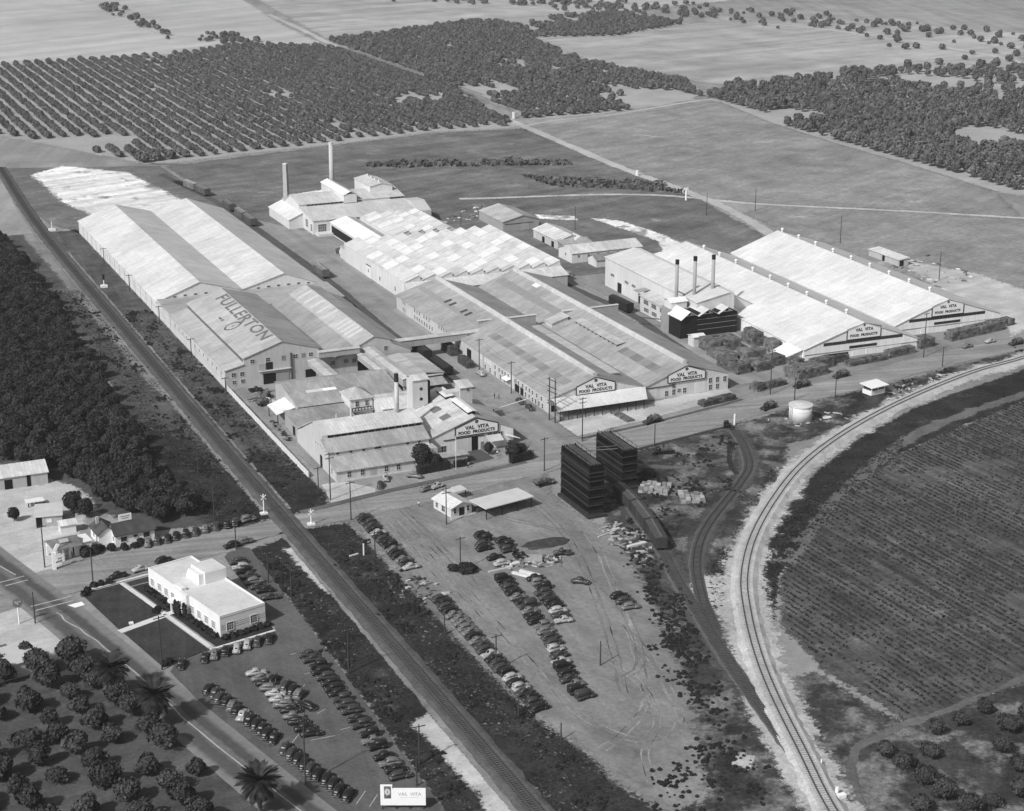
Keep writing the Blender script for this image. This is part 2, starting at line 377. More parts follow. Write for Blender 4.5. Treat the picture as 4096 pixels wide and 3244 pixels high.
field('grove_ground', [(10,341),(53,339),(58,319),(61,302),(65,281),(69,262),(74,246),(10,240)], .05, M_grovesoil, .8, 3)
# yards and lots
sheet('factory_yard', [(127,398),(185,407),(206,412),(206,432),(268,440),(283,440),(300,445),(302,500),(284,510),(283,600),(270,660),(215,700),(200,735),(190,745),(189,590),(127,590)], .07, M_yard, .5)
sheet('pale_yard', [(20,470),(52,462),(63,445),(70,433),(71,421),(67,412),(62,400),(55,384),(46,382),(42,392),(20,420)], .07, M_paleyard, .8)
sheet('pale_yard', [(28,400),(41,390),(46,366),(50,352),(52,341),(28,340)], .072, M_paleyard, .5)
sheet('pale_yard', [(206,431),(268,441),(266,431),(240,425),(224,421.5),(206,418)], .085, M_paleyard, .2)
sheet('pale_yard', [(128,411),(134,411),(140,403),(138,398),(126,397)], .085, M_paleyard, .2)
sheet('pale_yard', [(383,448),(430,470),(430,520),(415,560),(398,500),(392,462)], .075, M_paleyard, 1.5)
sheet('office_lot', [(66.5,322),(69,326.5),(77.5,328),(91.8,331.5),(92,345),(92,375),(96,380),(99,378),(99,330),(98.2,262),(98,236),(82,236),(77,262),(73,285),(69,305)], .08, M_asphalt, .15)
sheet('dirt_lot', [(119,385.5),(127,384.5),(126,352),(126,300),(127,274),(130,258),(130,244),(134,232),(143,236),(150,250),(160,272),(169,300),(180,336),(182,350),(181.5,360),(180,381),(186,398),(172,398.5),(140,391)], .08, M_dirt, 1.4)
M_rut = groundm('tyre_ruts', .17, .15, .3, .3, .04, .2, 1.4); M_rut2 = groundm('pale_ruts', .245, .15, .3, .3, .04, .2, 1.4)
RUTS = [[(176,384),(178,366),(175,344),(167,318),(158,292),(150,272),(140,262),(133,258)], [(172,388),(173,368),(170,346),(162,318),(154,294),(147,276)], [(138,388),(138,362),(137,335),(136,306),(135,285),(136,268),(143,256),(152,262),(158,282),(162,304)], [(141,386),(141,360),(140,335)], [(150,296),(152,280),(148,264),(140,254),(136,244)], [(165,330),(166,318),(162,300),(156,286),(150,282)], [(134,384),(134.5,350),(134,320)], [(160,384),(162,372),(170,360),(176,352)]]
for k, P_ in enumerate(RUTS):
    pth = smooth_path(P_, 2.0); NN = normals2([Vector(p[:2]) for p in pth])
    for s_ in (-.75, .75): ribbon('tyre_track', [Vector(p[:2])+NN[i]*s_ for i, p in enumerate(pth)], .30, .088+.002*k, M_rut if k%2 else M_rut2, .5, seed=k+s_)
sheet('weedy_ground', [(133,240),(141,246),(146,254),(155,272),(166,307),(178,341),(186,360),(192,380),(204,383),(206,398),(216,401),(246,407),(262,398),(246,372),(229,352),(205,325),(190,300),(176,270),(160,222),(120,215)], .06, M_weeds2, 1.2)
sheet('weedy_ground', [(246,407),(285,417.5),(314,422),(341,428.5),(379,435.5),(430,446),(430,440),(372,428),(308,408),(277,392),(255,388)], .062, M_weeds2, .8)
sheet('verge', [(97,742),(126.2,742),(126.2,416),(127.5,404),(123,396),(98,392),(95,397),(91,436),(94,491),(97,590),(98,686)], .06, M_verge2, .8)
sheet('verge', [(95.5,397),(92,436),(94,470),(98,480),(108,440),(124,440),(127,404),(123,396),(98,392)], .064, M_weeds, 3.0)
sheet('verge', [(98.5,376),(112,382.6),(118,384),(125.5,383),(126,352),(126.2,300),(126.6,274),(131,252),(137,215),(96,215),(98.4,262),(99.2,330)], .062, M_weeds, .8)
sheet('trackside_dirt', [(103.5,742),(109,742),(109,640),(109,520),(108.6,470),(106,520),(105,600)], .066, M_dirt, .9)
sheet('trackside_dirt', [(106.4,374),(109,374),(109.2,345),(107.6,345)], .07, M_paleyard, .6)
sheet('trackside_dirt', [(103.5,282),(108.5,284),(109.4,262),(109.6,240),(105,240),(105.6,262)], .07, M_paleyard, .7)
sheet('crop_field', [(341,392),(282,370),(251,352),(226,331),(206,312),(193,290),(189,268),(192,245),(206,243),(226,249),(260,250),(420,330),(420,420)], .06, M_crop, 1.0)
sheet('weedy_ground', [(160,222),(176,268),(187,268),(190,244),(225,248),(300,230),(280,190),(150,190)], .055, M_weeds2, 1.0)
sheet('grass_strip', [(371,420),(308,400),(277,384),(251,366),(230,347),(212,328),(199,310),(192,292),(206,312),(226,331),(251,352),(282,370),(341,392),(400,415)], .063, M_weeds, .7)
sheet('spoil_bank', [(129,874),(147,893),(174,860),(182,787),(186,748),(167,757),(140,762),(132,797)], .09, M_waste, 1.5)
sheet('spoil_bank', [(337,674),(346,665),(350,640),(350,614),(345,598),(330,603),(336,606),(343,622),(340,648)], .09, M_waste, .8)
sheet('spoil_bank', [(231,776),(252,782),(251,771),(236,765),(222,756),(226,770)], .09, M_waste, 1.0)
sheet('spoil_bank', [(318,690),(332,680),(330,672),(316,681)], .09, M_waste, .8)
# roads
main_c = smooth_path([(20,368),(45,374.5),(59,377.8),(82,383.5),(100,386.2),(116,389),(143,392),(172,397.5),(206,407.2),(228,410.5),(250,416),(286,424.5),(313,429.6),(342,436.2),(383,442.5),(450,453)], 3)
ribbon('road', main_c, [15.5 if p.x < 95 else (9.5 if p.x < 180 else 12) for p in main_c], .10, M_road, .35)
def lane_mat():
    m, nt, b = _base('old_highway', .85, .2)
    uv = nt.nodes.new('ShaderNodeUVMap'); g = nt.nodes.new('ShaderNodeNewGeometry'); sx = nt.nodes.new('ShaderNodeSeparateXYZ'); nt.links.new(uv.outputs[0], sx.inputs[0])
    cr = nt.nodes.new('ShaderNodeValToRGB'); nt.links.new(_math(nt, 'ADD', sx.outputs[1], _map(nt, _noise(nt, g.outputs['Position'], .25, 3), -.03, .03)), cr.inputs[0])
    e = cr.color_ramp.elements; e[0].position = 0; e[0].color = (.22,)*3+(1,); e[1].position = 1; e[1].color = (.20,)*3+(1,)
    for p, v in ((.10, .20), (.20, .095), (.38, .085), (.48, .15), (.56, .145), (.62, .075), (.76, .08), (.85, .18)):
        q = e.new(p); q.color = (v, v, v, 1)
    f = _map(nt, _noise(nt, g.outputs['Position'], .6, 5), .85, 1.15)
    mul = nt.nodes.new('ShaderNodeMixRGB'); mul.blend_type = 'MULTIPLY'; mul.inputs[0].default_value = 1
    nt.links.new(cr.outputs[0], mul.inputs[1]); nt.links.new(f, mul.inputs[2]); nt.links.new(mul.outputs[0], b.inputs['Base Color']); return m
hw = smooth_path([(27,450),(36,415),(43,388),(51,358),(57.5,331),(65,300),(71,275),(77,251),(84,225)], 3)
ribbon('highway', hw, 10.6, .115, lane_mat(), .1)
M_line = plain(.40, .85, .2, 1.0)
cl = []
for p in smooth_path([(42.7,391),(45.3,384.2)], 1)+[]: cl.append(p)
ribbon('road_marking', cl, .35, .124, M_line, .05)
wav = [(50.2,359.9),(51.0,358.2),(51.1,355.6),(51.9,353.2),(53.5,349.6),(54.0,346.8),(55.6,342.5),(56.4,338.2),(58.3,331),(60.0,324),(61.6,316),(63.3,307.6),(64.1,302),(65.3,297.3),(67.5,288),(70,278.6),(72.4,269.6),(74.9,260.4),(78,248)]
ribbon('road_marking', smooth_path(wav, 1.2), .30, .124, M_line, .08)
for a, b in (((45.6,365.4),(55,367.3)), ((46.2,362.9),(55,364.8)), ((41.2,381.4),(47,382.9)), ((42.2,379.1),(47.4,380.3))):
    ribbon('road_marking', [Vector(a), (Vector(a)+Vector(b))/2, Vector(b)], .42, .125, M_line, .06)
for k, (a, b) in enumerate((((84.6,258.4),(87.6,262)), ((86.4,256.6),(89.2,260)), ((80.2,283.4),(83.2,287)), ((84.2,283.4),(89,283.2)), ((88.2,303.6),(90,305.4)), ((91.2,319.4),(92.6,319.6)), ((91.2,309.8),(92.4,310)), ((90.6,285.0),(94,285.2)), ((88.4,292.8),(90.6,294)), ((91.5,369),(94.5,369.6)), ((91.6,366.5),(94,367)), ((90.4,374),(92.2,368)))):
    ribbon('parking_line', [Vector(a), (Vector(a)+Vector(b))/2, Vector(b)], .16, .092, M_line, .03)
ribbon('dirt_road', smooth_path([(452,1560),(440,1400),(433.5,1333),(416,1108),(411.5,918),(403.7,778),(403.5,682),(393.5,617),(385,590)], 12), [5.5]*0 or 6.0, .08, M_farlight, 1.0)
ribbon('dirt_road', smooth_path([(409,908),(440,920),(480,926),(541,949),(565,953)], 8), 3.6, .085, M_farlight, .7)
ribbon('dirt_road', smooth_path([(300,735),(379,711),(420.6,669.5),(470.7,630.5),(511,596.5),(600,520)], 6), 3.4, .09, M_paleyard, .5)
ribbon('dirt_road', smooth_path([(300,1960),(340,1640),(352,1560),(330,1500),(334,1430),(380,1380),(430,1345)], 15), 6, .08, M_farlight, 1.0)
ribbon('dirt_road', smooth_path([(810,1330),(840,1270),(855,1180),(860,1060),(850,1000)], 15), 7, .09, M_farlight, 1.0)
ribbon('dirt_road', smooth_path([(189,880),(290,818),(330,800),(400,760)], 10), 4, .085, M_meadow, 1.2)
ribbon('dirt_road', smooth_path([(360,401),(300,383),(256,355),(225,330),(212,318)], 4), 4.2, .078, M_path, 1.8)
ribbon('dirt_road', smooth_path([(240,256),(224.2,248.9),(200.8,244),(183.5,241.3),(173.6,236),(166,222)], 3), 2.0, .078, M_path, .8)
ribbon('dirt_road', smooth_path([(206,392),(222,384),(238,384),(247,372)], 4), 2.4, .078, M_path, 1.2)
ribbon('ditch', smooth_path([(250.5,407.5),(243,396),(235,383),(231,372)], 2), 1.5, .082, plain(.03, .9, .3), .3)
ribbon('kerb_strip', smooth_path([(117,394.6),(143,399.8),(171.5,403),(184,405)], 3), 2.3, .118, M_asphalt, .25)
ribbon('kerb_strip', smooth_path([(206,416),(224,418.6),(239,421.6),(258,425.8),(266,428)], 3), 1.3, .118, M_asphalt, .15)
ribbon('kerb_strip', smooth_path([(216,401.5),(243,406.8),(251,408.5)], 3), 1.3, .118, plain(.05, .9, .3), .25)
# office lawns, beds and walks
sheet('lawn', [(57.3,366.4),(59.5,368.2),(66.2,369.6),(71.2,350.2),(61.0,345.9)], .12, M_lawn, .05)
sheet('lawn', [(61.6,343.6),(69.8,347.2),(71.4,348.0),(76.4,328.4),(69,326.2),(65.6,324.6)], .12, M_lawn, .05)
sheet('lawn', [(67.6,369.8),(73,371),(73.6,368.6),(68.2,367.4)], .12, M_lawn, .05)
sheet('lawn', [(78.2,328),(91.3,331.2),(91.3,328.6),(78.6,325.8)], .12, M_lawn, .1)
sheet('flower_bed', [(68.4,366.8),(73,367.8),(81.6,334.6),(91.4,336.6),(91.5,332.4),(78.0,329.2),(73.4,347.4),(72.6,350.6)], .125, plain(.035, .95, .35, 1.2), .15)
def walk(a, b, w=1.1, z=.15): ribbon('sidewalk', [Vector(a), (Vector(a)+Vector(b))/2, Vector(b)], w, z, M_walk, .03)
walk((66.6,370), (71.9,349.6)); walk((72.0,348.9), (77.2,328.1)); walk((60.9,344.7), (71.6,348.8), 1.9, .155)
walk((58.8,369.1), (73.4,372.3), .8, .152); walk((77.0,328.6), (91.6,331.9), .7, .153); walk((72.2,349.2), (74.8,350.2), 1.6, .151)
m = MB(); m.box(63.6,64.5,347.2,348,.12,.5); tag(m.build('lawn_marker', plain(.8)), 'small white block on the office lawn', 'marker')
sheet('pale_pad', [(53.2,362.8),(56.4,363.4),(56.8,361.4),(54.4,360.8)], .128, plain(.85, .9, .05), .25)

# ------------------------------------------------------------------ foliage meshes
def crown_mesh(name, seed, rx, rz, n, leaf, mats, lump=.22, zc=None, core=True, droop=0):
    rg = np.random.RandomState(seed); v = rg.normal(size=(n, 3)); v /= np.linalg.norm(v, axis=1)[:, None]
    v[:, 2] = np.where(v[:, 2] < -.55, -v[:, 2], v[:, 2])
    lobes = rg.normal(size=(9, 3)); lobes /= np.linalg.norm(lobes, axis=1)[:, None]; amp = rg.uniform(.4, 1.0, 9)
    d = v@lobes.T; rad = 1-lump+lump*1.6*np.max(np.clip(d, 0, 1)**4*amp, axis=1)
    rad *= rg.uniform(.80, 1.04, n)
    zc = rz if zc is None else zc
    P = v*rad[:, None]*np.array([rx, rx, rz])+np.array([0, 0, zc])
    nn = v+rg.normal(size=(n, 3))*.55; nn /= np.linalg.norm(nn, axis=1)[:, None]
    a = np.cross(nn, rg.normal(size=(n, 3))); a /= np.linalg.norm(a, axis=1)[:, None]; b = np.cross(nn, a)
    s = (leaf*rg.uniform(.6, 1.25, n))[:, None]
    V = np.stack([P-a*s-b*s*.6, P+a*s*.9-b*s*.7, P+a*s+b*s*.6, P-a*s*.8+b*s*.75], 1).reshape(-1, 3)
    F = np.arange(4*n).reshape(-1, 4).tolist(); V = V.tolist()
    if core:
        bm = bmesh.new(); bmesh.ops.create_icosphere(bm, subdivisions=2, radius=1)
        k0 = len(V)
        for q in bm.verts:
            w = np.array(q.co); r = (1-lump+lump*1.6*np.max(np.clip(w@lobes.T, 0, 1)**4*amp))*.84
            V.append((w[0]*rx*r, w[1]*rx*r, w[2]*rz*r+zc))
        for f in bm.faces: F.append([k0+x.index for x in f.verts])
        bm.free()
    me = bpy.data.meshes.new(name); me.from_pydata(V, [], F); me.materials.append(mats); return me
def trunk_mesh(name, h, r, mat, limbs=4, spread=1.0, seed=0):
    rg = random.Random(seed); m = MB(); m.cyl(0, 0, 0, h*.55, r, r*.7, 7)
    for k in range(limbs):
        a = 2*math.pi*k/limbs+rg.uniform(-.4, .4)
        m.bar((0, 0, h*.48), (math.cos(a)*spread, math.sin(a)*spread, h*rg.uniform(.9, 1.15)), r*.55, 5, r*.2)
    return m.mesh(name, mat)
M_bark = plain(.09, .9, .2, 2)
M_leaf = leafm('citrus_leaves', .034); M_leaf2 = leafm('grove_leaves', .052, .42); M_leaf3 = leafm('shrub_leaves', .028); M_leaf4 = leafm('far_leaves_hazed', .115)  # last one: far crowns lightened, distance haze put into the leaf colour
GROVE = [crown_mesh('crown', 10+i, (2.9,2.5,2.7,3.1,2.3,2.8,2.6)[i], (2.1,2.5,2.2,2.4,2.2,2.7,1.9)[i], 620, .30, M_leaf2, (.30,.40,.34,.44,.36,.42,.38)[i], 2.5) for i in range(7)]
DENSE = [crown_mesh('crown', 30+i, (3.5,3.0,3.3,3.7,3.2,2.9)[i], (2.5,3.1,2.8,2.6,3.3,2.7)[i], 620, .36, M_leaf, (.32,.42,.36,.45,.4,.34)[i], 3.2) for i in range(6)]
FAR = [crown_mesh('crown', 50+i, 2.9, 2.2, 110, .75, M_leaf4, .24, 2.3) for i in range(4)]
TALL = [crown_mesh('crown', 70+i, 3.6, 4.2, 150, .95, M_leaf4, .26, 4.6) for i in range(4)]
TRUNK = trunk_mesh('trunk', 2.6, .16, M_bark, 4, .9); TRUNK2 = trunk_mesh('trunk', 3.4, .2, M_bark, 4, 1.2)
def tree(name, x, y, crown, trunk, label, group=None, sc=1.0, cat='tree'):
    t = thing(name, label, cat, (x, y, 0), random.uniform(0, 6.28), group)
    obj('trunk', trunk, t); c = obj('crown', crown, t)
    t.scale = (sc*random.uniform(.95, 1.05), sc*random.uniform(.95, 1.05), sc*random.uniform(.9, 1.1)); return t
# grove in the near left corner
u = Vector((.235, -.972)); w = Vector((.972, .235)); NG = 0
Pg = [(14,342),(52.0,338),(54.6,320),(58,302),(61.4,281),(65,262),(69,246),(14,243)]
for i in range(-2, 18):
    for j in range(-3, 8):
        p = Vector((37.7, 316.7))+u*7.1*(i-4)+w*7.35*j
        p += Vector((random.uniform(-.7, .7), random.uniform(-.7, .7)))
        if inpoly(p.x, p.y, Pg) and p.x > 18 and random.random() > .04:
            tree('orange_tree', p.x, p.y, random.choice(GROVE), TRUNK, 'round orange tree in the loose grove filling the bottom left corner', 'orange trees of the bottom left grove', random.choice((1.02, 1.1, .95, 1.16, .84))); NG += 1
# scattered trees bottom right
for p in [(179.9,234.6),(180.2,229),(187.6,230.6),(193.6,237.2),(200.5,238.3),(207.7,240),(180.8,222.9),(180.6,217),(174.1,215.8),(181.3,212),(187.1,212.3),(207.2,232.6),(200.6,226.8),(199.7,220.1),(193.5,213),(214,235),(215,227),(208,220),(201,212)]:
    tree('young_orange_tree', p[0], p[1], random.choice(GROVE), TRUNK, 'round young orange tree standing apart in the bottom right field', 'young trees of the bottom right field', random.uniform(.68, .9))
# dense grove left of the railway: the nearest as single trees, the rest as one mass
PD = [(0,736),(94,736),(95,686),(94.5,590),(91.5,491),(88.5,437),(92.5,408),(92,399),(82,403),(72.5,422),(72,434),(65,449),(50,464),(0,490)]
dense = []
yy = 398
k = 0
while yy < 735:
    xx = 14+(2.8 if k%2 else 0)
    while xx < 96:
        x = xx+random.uniform(-.8, .8); y = yy+random.uniform(-.8, .8)
        if inpoly(x, y, PD): dense.append((x, y))
        xx += 5.6
    yy += 5.0; k += 1
vis = [(x, y) for x, y in dense if x > 17+(y-300)*.155-6]      # what the frame takes in
vis.sort(key=lambda p: p[1])
for x, y in vis[:195]:
    tree('grove_tree', x, y, random.choice(DENSE), TRUNK2, 'dark tree in the dense citrus grove left of the railway', 'trees of the dense grove', random.uniform(.9, 1.15))
def mass(name, pts, crowns, label, cat, scale=(.85, 1.15)):
    """many alike plants as one object: points carrying turn, size and kind, instanced by geometry nodes"""
    me = bpy.data.meshes.new(name); me.from_pydata([(p[0], p[1], p[2] if len(p) > 2 else 0) for p in pts], [], [])
    n = len(pts); rg = np.random.RandomState(n)
    a = me.attributes.new('turn', 'FLOAT_VECTOR', 'POINT'); r = np.zeros((n, 3), np.float32); r[:, 2] = rg.uniform(0, 6.28, n); a.data.foreach_set('vector', r.ravel())
    s = me.attributes.new('size', 'FLOAT', 'POINT'); s.data.foreach_set('value', rg.uniform(scale[0], scale[1], n).astype(np.float32))
    q = me.attributes.new('pick', 'INT', 'POINT'); q.data.foreach_set('value', rg.randint(0, len(crowns), n).astype(np.int32))
    o = obj(name, me); g = bpy.data.node_groups.new(name, 'GeometryNodeTree')
    g.interface.new_socket('Geometry', in_out='INPUT', socket_type='NodeSocketGeometry'); g.interface.new_socket('Geometry', in_out='OUTPUT', socket_type='NodeSocketGeometry')
    N = g.nodes; gi = N.new('NodeGroupInput'); go = N.new('NodeGroupOutput'); ip = N.new('GeometryNodeInstanceOnPoints'); jn = N.new('GeometryNodeJoinGeometry')
    for c in reversed(crowns):
        oi = N.new('GeometryNodeObjectInfo'); oi.transform_space = 'ORIGINAL'; oi.inputs['Object'].default_value = c; oi.inputs['As Instance'].default_value = True
        g.links.new(oi.outputs['Geometry'], jn.inputs[0])
    def attr(nm, tp):
        n = N.new('GeometryNodeInputNamedAttribute'); n.data_type = tp; n.inputs['Name'].default_value = nm; return n.outputs['Attribute']
    g.links.new(gi.outputs[0], ip.inputs['Points']); g.links.new(jn.outputs[0], ip.inputs['Instance']); ip.inputs['Pick Instance'].default_value = True
    g.links.new(attr('pick', 'INT'), ip.inputs['Instance Index']); g.links.new(attr('size', 'FLOAT'), ip.inputs['Scale'])
    e2r = N.new('FunctionNodeEulerToRotation'); g.links.new(attr('turn', 'FLOAT_VECTOR'), e2r.inputs[0]); g.links.new(e2r.outputs[0], ip.inputs['Rotation'])
    g.links.new(ip.outputs[0], go.inputs[0])
    md = o.modifiers.new('scatter', 'NODES'); md.node_group = g
    return tag(o, label, cat, kind='stuff')
# ------------------------------------------------------------------ orchards beyond the works
def place_orchard(name, poly, dx, dy, crowns, label, group, nsingle, gap, ang=0.0, keep=None, scale=(.85, 1.15), msc=1.0):
    pts = []; xs = [p[0] for p in poly]; ys = [p[1] for p in poly]; x = min(xs)
    while x < max(xs):
        y = min(ys)+random.uniform(0, dy)
        while y < max(ys):
            px, py = x+random.uniform(-.5, .5), y+random.uniform(-.6, .6)
            if inpoly(px, py, poly) and mnoise.noise((px*.018, py*.012, 3.3+len(name)))+.45*mnoise.noise((px*.07, py*.03, 1)) > gap and (keep is None or keep(px, py)) and random.random() > .05: pts.append((px, py))
            y += dy
        x += dx
    pts.sort(key=lambda p: p[0]*.3+p[1]); refs = []
    for i, p in enumerate(pts[:nsingle]):
        t = tree(name, p[0], p[1], crowns[i%len(crowns)], TRUNK, label, group); refs.append([c for c in t.children if c.name.startswith('crown')][0])
    mass(name+'_mass', pts[nsingle:], refs[:len(crowns)], label, 'orchard', scale)
    return len(pts)
n1 = place_orchard('orchard_tree', [(100,1004),(134,1000),(151,966),(187,884),(294,903),(355,917),(406,912),(427,1055),(427,1303),(364,1349),(309,1308),(100,1292)], 7.9, 3.7, FAR, 'tree in the long straight rows of the upper left orchard', 'orchard in rows beyond the works', 12, -.46, scale=(.6, .84))
n2 = place_orchard('woodlot_tree', [(438,1345),(600,1430),(744,1440),(757,1339),(664,1284),(590,1299),(567,1148),(585,1033),(560,963),(484,934),(424,932),(433,1150)], 7.6, 5.2, FAR, 'tree in the dense orchard right of the far dirt road', 'orchard beyond the far dirt road', 8, -.28, keep=lambda x, y: not (500 < x < 560 and 950 < y < 1005 and random.random() < .8), scale=(.6, 1.0))
n3 = place_orchard('tall_orchard_tree', [(560,960),(549,866),(544,791),(543,730),(541,652),(600,575),(900,700),(826,978),(792,1034),(661,1000),(603,989)], 7.4, 6.6, TALL, 'tall tree in the right-hand orchard beyond the dark pasture', 'right-hand orchard', 10, -.22, keep=lambda x, y: random.random() > max(0, (x*.75+y*.45-860)/330), scale=(.5, .95))
refs_dense = [c for o in list(bpy.data.objects) if o.name.startswith('grove_tree') for c in o.children if c.name.startswith('crown')][:6]
mass('grove_mass', vis[195:], refs_dense, 'dark mass of the dense citrus grove stretching away left of the railway', 'grove', (.9, 1.15))
# scattered far bushes
fb = []
for k in range(300):
    t = random.random(); x = 620+t*330+random.gauss(0, 26); y = 1720-t*560+random.gauss(0, 40)
    fb.append((x, y))
for k in range(70): fb.append((880+random.gauss(0, 60), 1000+random.gauss(0, 90)))
for k in range(40): fb.append((331+random.gauss(0, 5), 1560+random.gauss(0, 90)))
for k in range(26): fb.append((364+random.gauss(0, 12), 1390+random.gauss(0, 18)))
refs_far = [c for o in list(bpy.data.objects) if o.name.startswith('woodlot_tree') for c in o.children if c.name.startswith('crown')][:4]
mass('far_bushes', fb, refs_far, 'scattered bushes on the hazy plain at the top', 'bushes', (.5, 1.15))

# ------------------------------------------------------------------ buildings
M_dark = plain(.02, .9, .2); M_blk = plain(.012, .9, .2); M_trim = plain(.5, .7, .1)
def gable_prof(x0, x1, xr, ze, zr, ze2=None): return [(x0, 0), (x1, 0), (x1, ze if ze2 is None else ze2), (xr, zr), (x0, ze)]
def roof_y(t, name, xa, za, xb, zb, y0, y1, mat, oh=.35, th=.16):
    """one roof slope, ridge along y, lying just above the wall prism"""
    e = .06
    return MB().slab((xa, y0-oh, za+e), (xb, y0-oh, zb+e), (xb, y1+oh, zb+e), (xa, y1+oh, za+e), th).build(name, mat, t)
def roof_x(t, name, ya, za, yb, zb, x0, x1, mat, oh=.35, th=.16):
    e = .06
    return MB().slab((x0-oh, ya, za+e), (x1+oh, ya, za+e), (x1+oh, yb, zb+e), (x0-oh, yb, zb+e), th).build(name, mat, t)
def door(t, face, a, b, z0, w, h, mat, name='door', proud=.08):
    m = MB()
    if face == '-y': m.box(a-w/2, a+w/2, b-proud, b+.05, z0, z0+h)
    else: m.box(a-proud, a+.05, b-w/2, b+w/2, z0, z0+h)
    return m.build(name, mat, t)
# --- twin-gabled long warehouse, far left
RW_ = roofm(.70, 'y', 4, 1.2, .08, .12); RW_shaded = roofm(.62, 'y', 4, 1.2, .08, .12)  # right-hand slopes take the darker copy, their shade put into the colour
t = thing('warehouse', 'long white warehouse with twin gabled roofs beside the railway', 'warehouse', (157.5, 592, 0))
MB().prism_y([(126.4,0),(188.6,0),(188.6,5.2),(173,10.9),(157.5,6.6),(142,10.9),(126.4,5.2)], 592, 736).build('wall', wallm(.66), t)
roof_y(t, 'roof_slope', 126.0, 5.06, 142, 10.9, 592, 736, RW_); roof_y(t, 'roof_slope', 142.02, 10.9, 157.45, 6.6, 592, 736, RW_shaded)
roof_y(t, 'roof_slope', 157.55, 6.6, 173, 10.9, 592, 736, RW_); roof_y(t, 'roof_slope', 173.02, 10.9, 189.0, 5.05, 592, 736, RW_shaded)
for i in range(4): window(t, '-y', 132.9+3.75*i, 592, 6.55 if i else 6.3, 1.1, .55, mull=0, trans=0)
for i in range(6): window(t, '-y', 163.3+3.75*i, 592, 6.55 if 0 < i < 5 else 6.3, 1.1, .55, mull=0, trans=0)
for i in range(15):
    m = MB(); m.box(126.2, 126.38, 600+9*i, 600.14+9*i, .2, 5.0); m.build('downpipe', M_trim, t)
m = MB(); m.slab((126.4,571.5,5.9),(189,571.5,5.6),(189,591.95,6.1),(126.4,591.95,6.1),.2); m.build('link_roof', roofm(.42, 'y'), t)
m = MB(); m.prism_y([(126.5,0),(189,0),(189,5.4),(126.5,5.6)], 573, 591.9); m.build('link_wall', wallm(.6), t)
m = MB(); m.box(189.1,193.2,575,592.5,0,1.2); m.build('loading_dock', wallm(.55), t)
# --- lettered factory block in front of it
t = thing('factory_block', 'grey factory block with FULLERTON painted on its roof', 'factory', (156, 500.5, 0))
Rf = roofm(.50, 'y', 3, .9, .10, .14); Rf2 = roofm(.44, 'y', 3, .9, .12, .18); Rf3 = roofm(.36, 'y', 3, .9, .10, .16)  # last tone mainly darkens slopes turned from the sun, shade put into colour
Wf = wallm(.46)
MB().prism_y([(126.4,0),(162,0),(162,5.3),(156.6,7.2),(156.4,7.3),(156.4,9.9),(144.5,13.3),(132.4,9.3),(132.4,7.4),(126.4,6.0)], 500.5, 571.4).build('wall', Wf, t)
MB().prism_y([(162.02,0),(187,0),(187,5.8),(180.1,9.0),(180,9.9),(174.6,11.3),(162.02,5.3)], 500.5, 571.4).build('wall', Wf, t)
MB().box(126.32, 126.4, 500.6, 571.3, 0.1, 5.9).build('side_wall', wallm(.58), t)
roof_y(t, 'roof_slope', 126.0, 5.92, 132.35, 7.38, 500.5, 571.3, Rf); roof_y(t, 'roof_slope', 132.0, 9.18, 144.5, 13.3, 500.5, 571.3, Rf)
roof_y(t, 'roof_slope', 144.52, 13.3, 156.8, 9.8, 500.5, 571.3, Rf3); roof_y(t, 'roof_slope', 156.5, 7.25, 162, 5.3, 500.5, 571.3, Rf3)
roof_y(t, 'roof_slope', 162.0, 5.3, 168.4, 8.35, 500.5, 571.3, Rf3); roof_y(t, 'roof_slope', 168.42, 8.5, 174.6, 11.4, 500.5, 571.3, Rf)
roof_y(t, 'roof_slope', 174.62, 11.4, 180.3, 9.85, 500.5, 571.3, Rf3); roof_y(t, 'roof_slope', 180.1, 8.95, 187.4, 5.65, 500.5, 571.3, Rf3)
for i in range(34): MB().box(132.25, 132.39, 501.5+2.05*i, 503.0+2.05*i, 7.75, 8.85).build('clerestory_pane', glass(.08), t)
for i in range(33): MB().box(156.42, 156.56, 501.5+2.1*i, 503.2+2.1*i, 7.9, 9.1).build('clerestory_pane', glass(.06), t)
for k, yy in enumerate((509,512.5,516,519.5,523,534,541,548,555,562)):
    x0, x1 = 169.2, 174.2; z = lambda x: 8.5+(x-168.42)*.469+.10
    MB().slab((x0,yy,z(x0)),(x1,yy,z(x1)),(x1,yy+2.1,z(x1)),(x0,yy+2.1,z(x0)),.05).build('skylight_panel', plain(.54,.5,.08), t)
for i in range(12): window(t, '-x', 126.32, 505+5.4*i, 3.9, .9, 1.2, mull=0)
for x, z in ((129,4.3),(131.7,4.3),(135.1,7.9),(140,7.9),(148.9,7.9),(153.8,7.9)): window(t, '-y', x, 500.5, z, 1.3, 1.25)
for x, z in ((129.1,1.9),(131.8,2.0)): window(t, '-y', x, 500.5, z, 1.2, 1.1)
for x in (145, 151.4): window(t, '-y', x, 500.5, 7.9, 1.1, 1.25, dark=.2, frame=.3)
door(t, '-y', 140.3, 500.5, .05, 4.0, 3.4, M_blk); door(t, '-y', 144.4, 500.42, .05, 4.0, 3.3, wallm(.30), 'sliding_door', .16)
door(t, '-y', 140.4, 500.5, 4.7, 2.1, 2.3, M_dark); door(t, '-y', 138.0, 500.42, 4.7, 2.2, 2.1, wallm(.38), 'sliding_door', .14)
door(t, '-y', 153.5, 500.5, .05, 3.3, 3.1, M_blk); door(t, '-y', 171.0, 500.5, .05, 4.0, 3.6, M_blk)
for x, z in ((160.9,4.2),(165.2,4.3),(167.9,4.2)): window(t, '-y', x, 500.5, z, 1.3, 1.1, dark=.14, frame=.3)
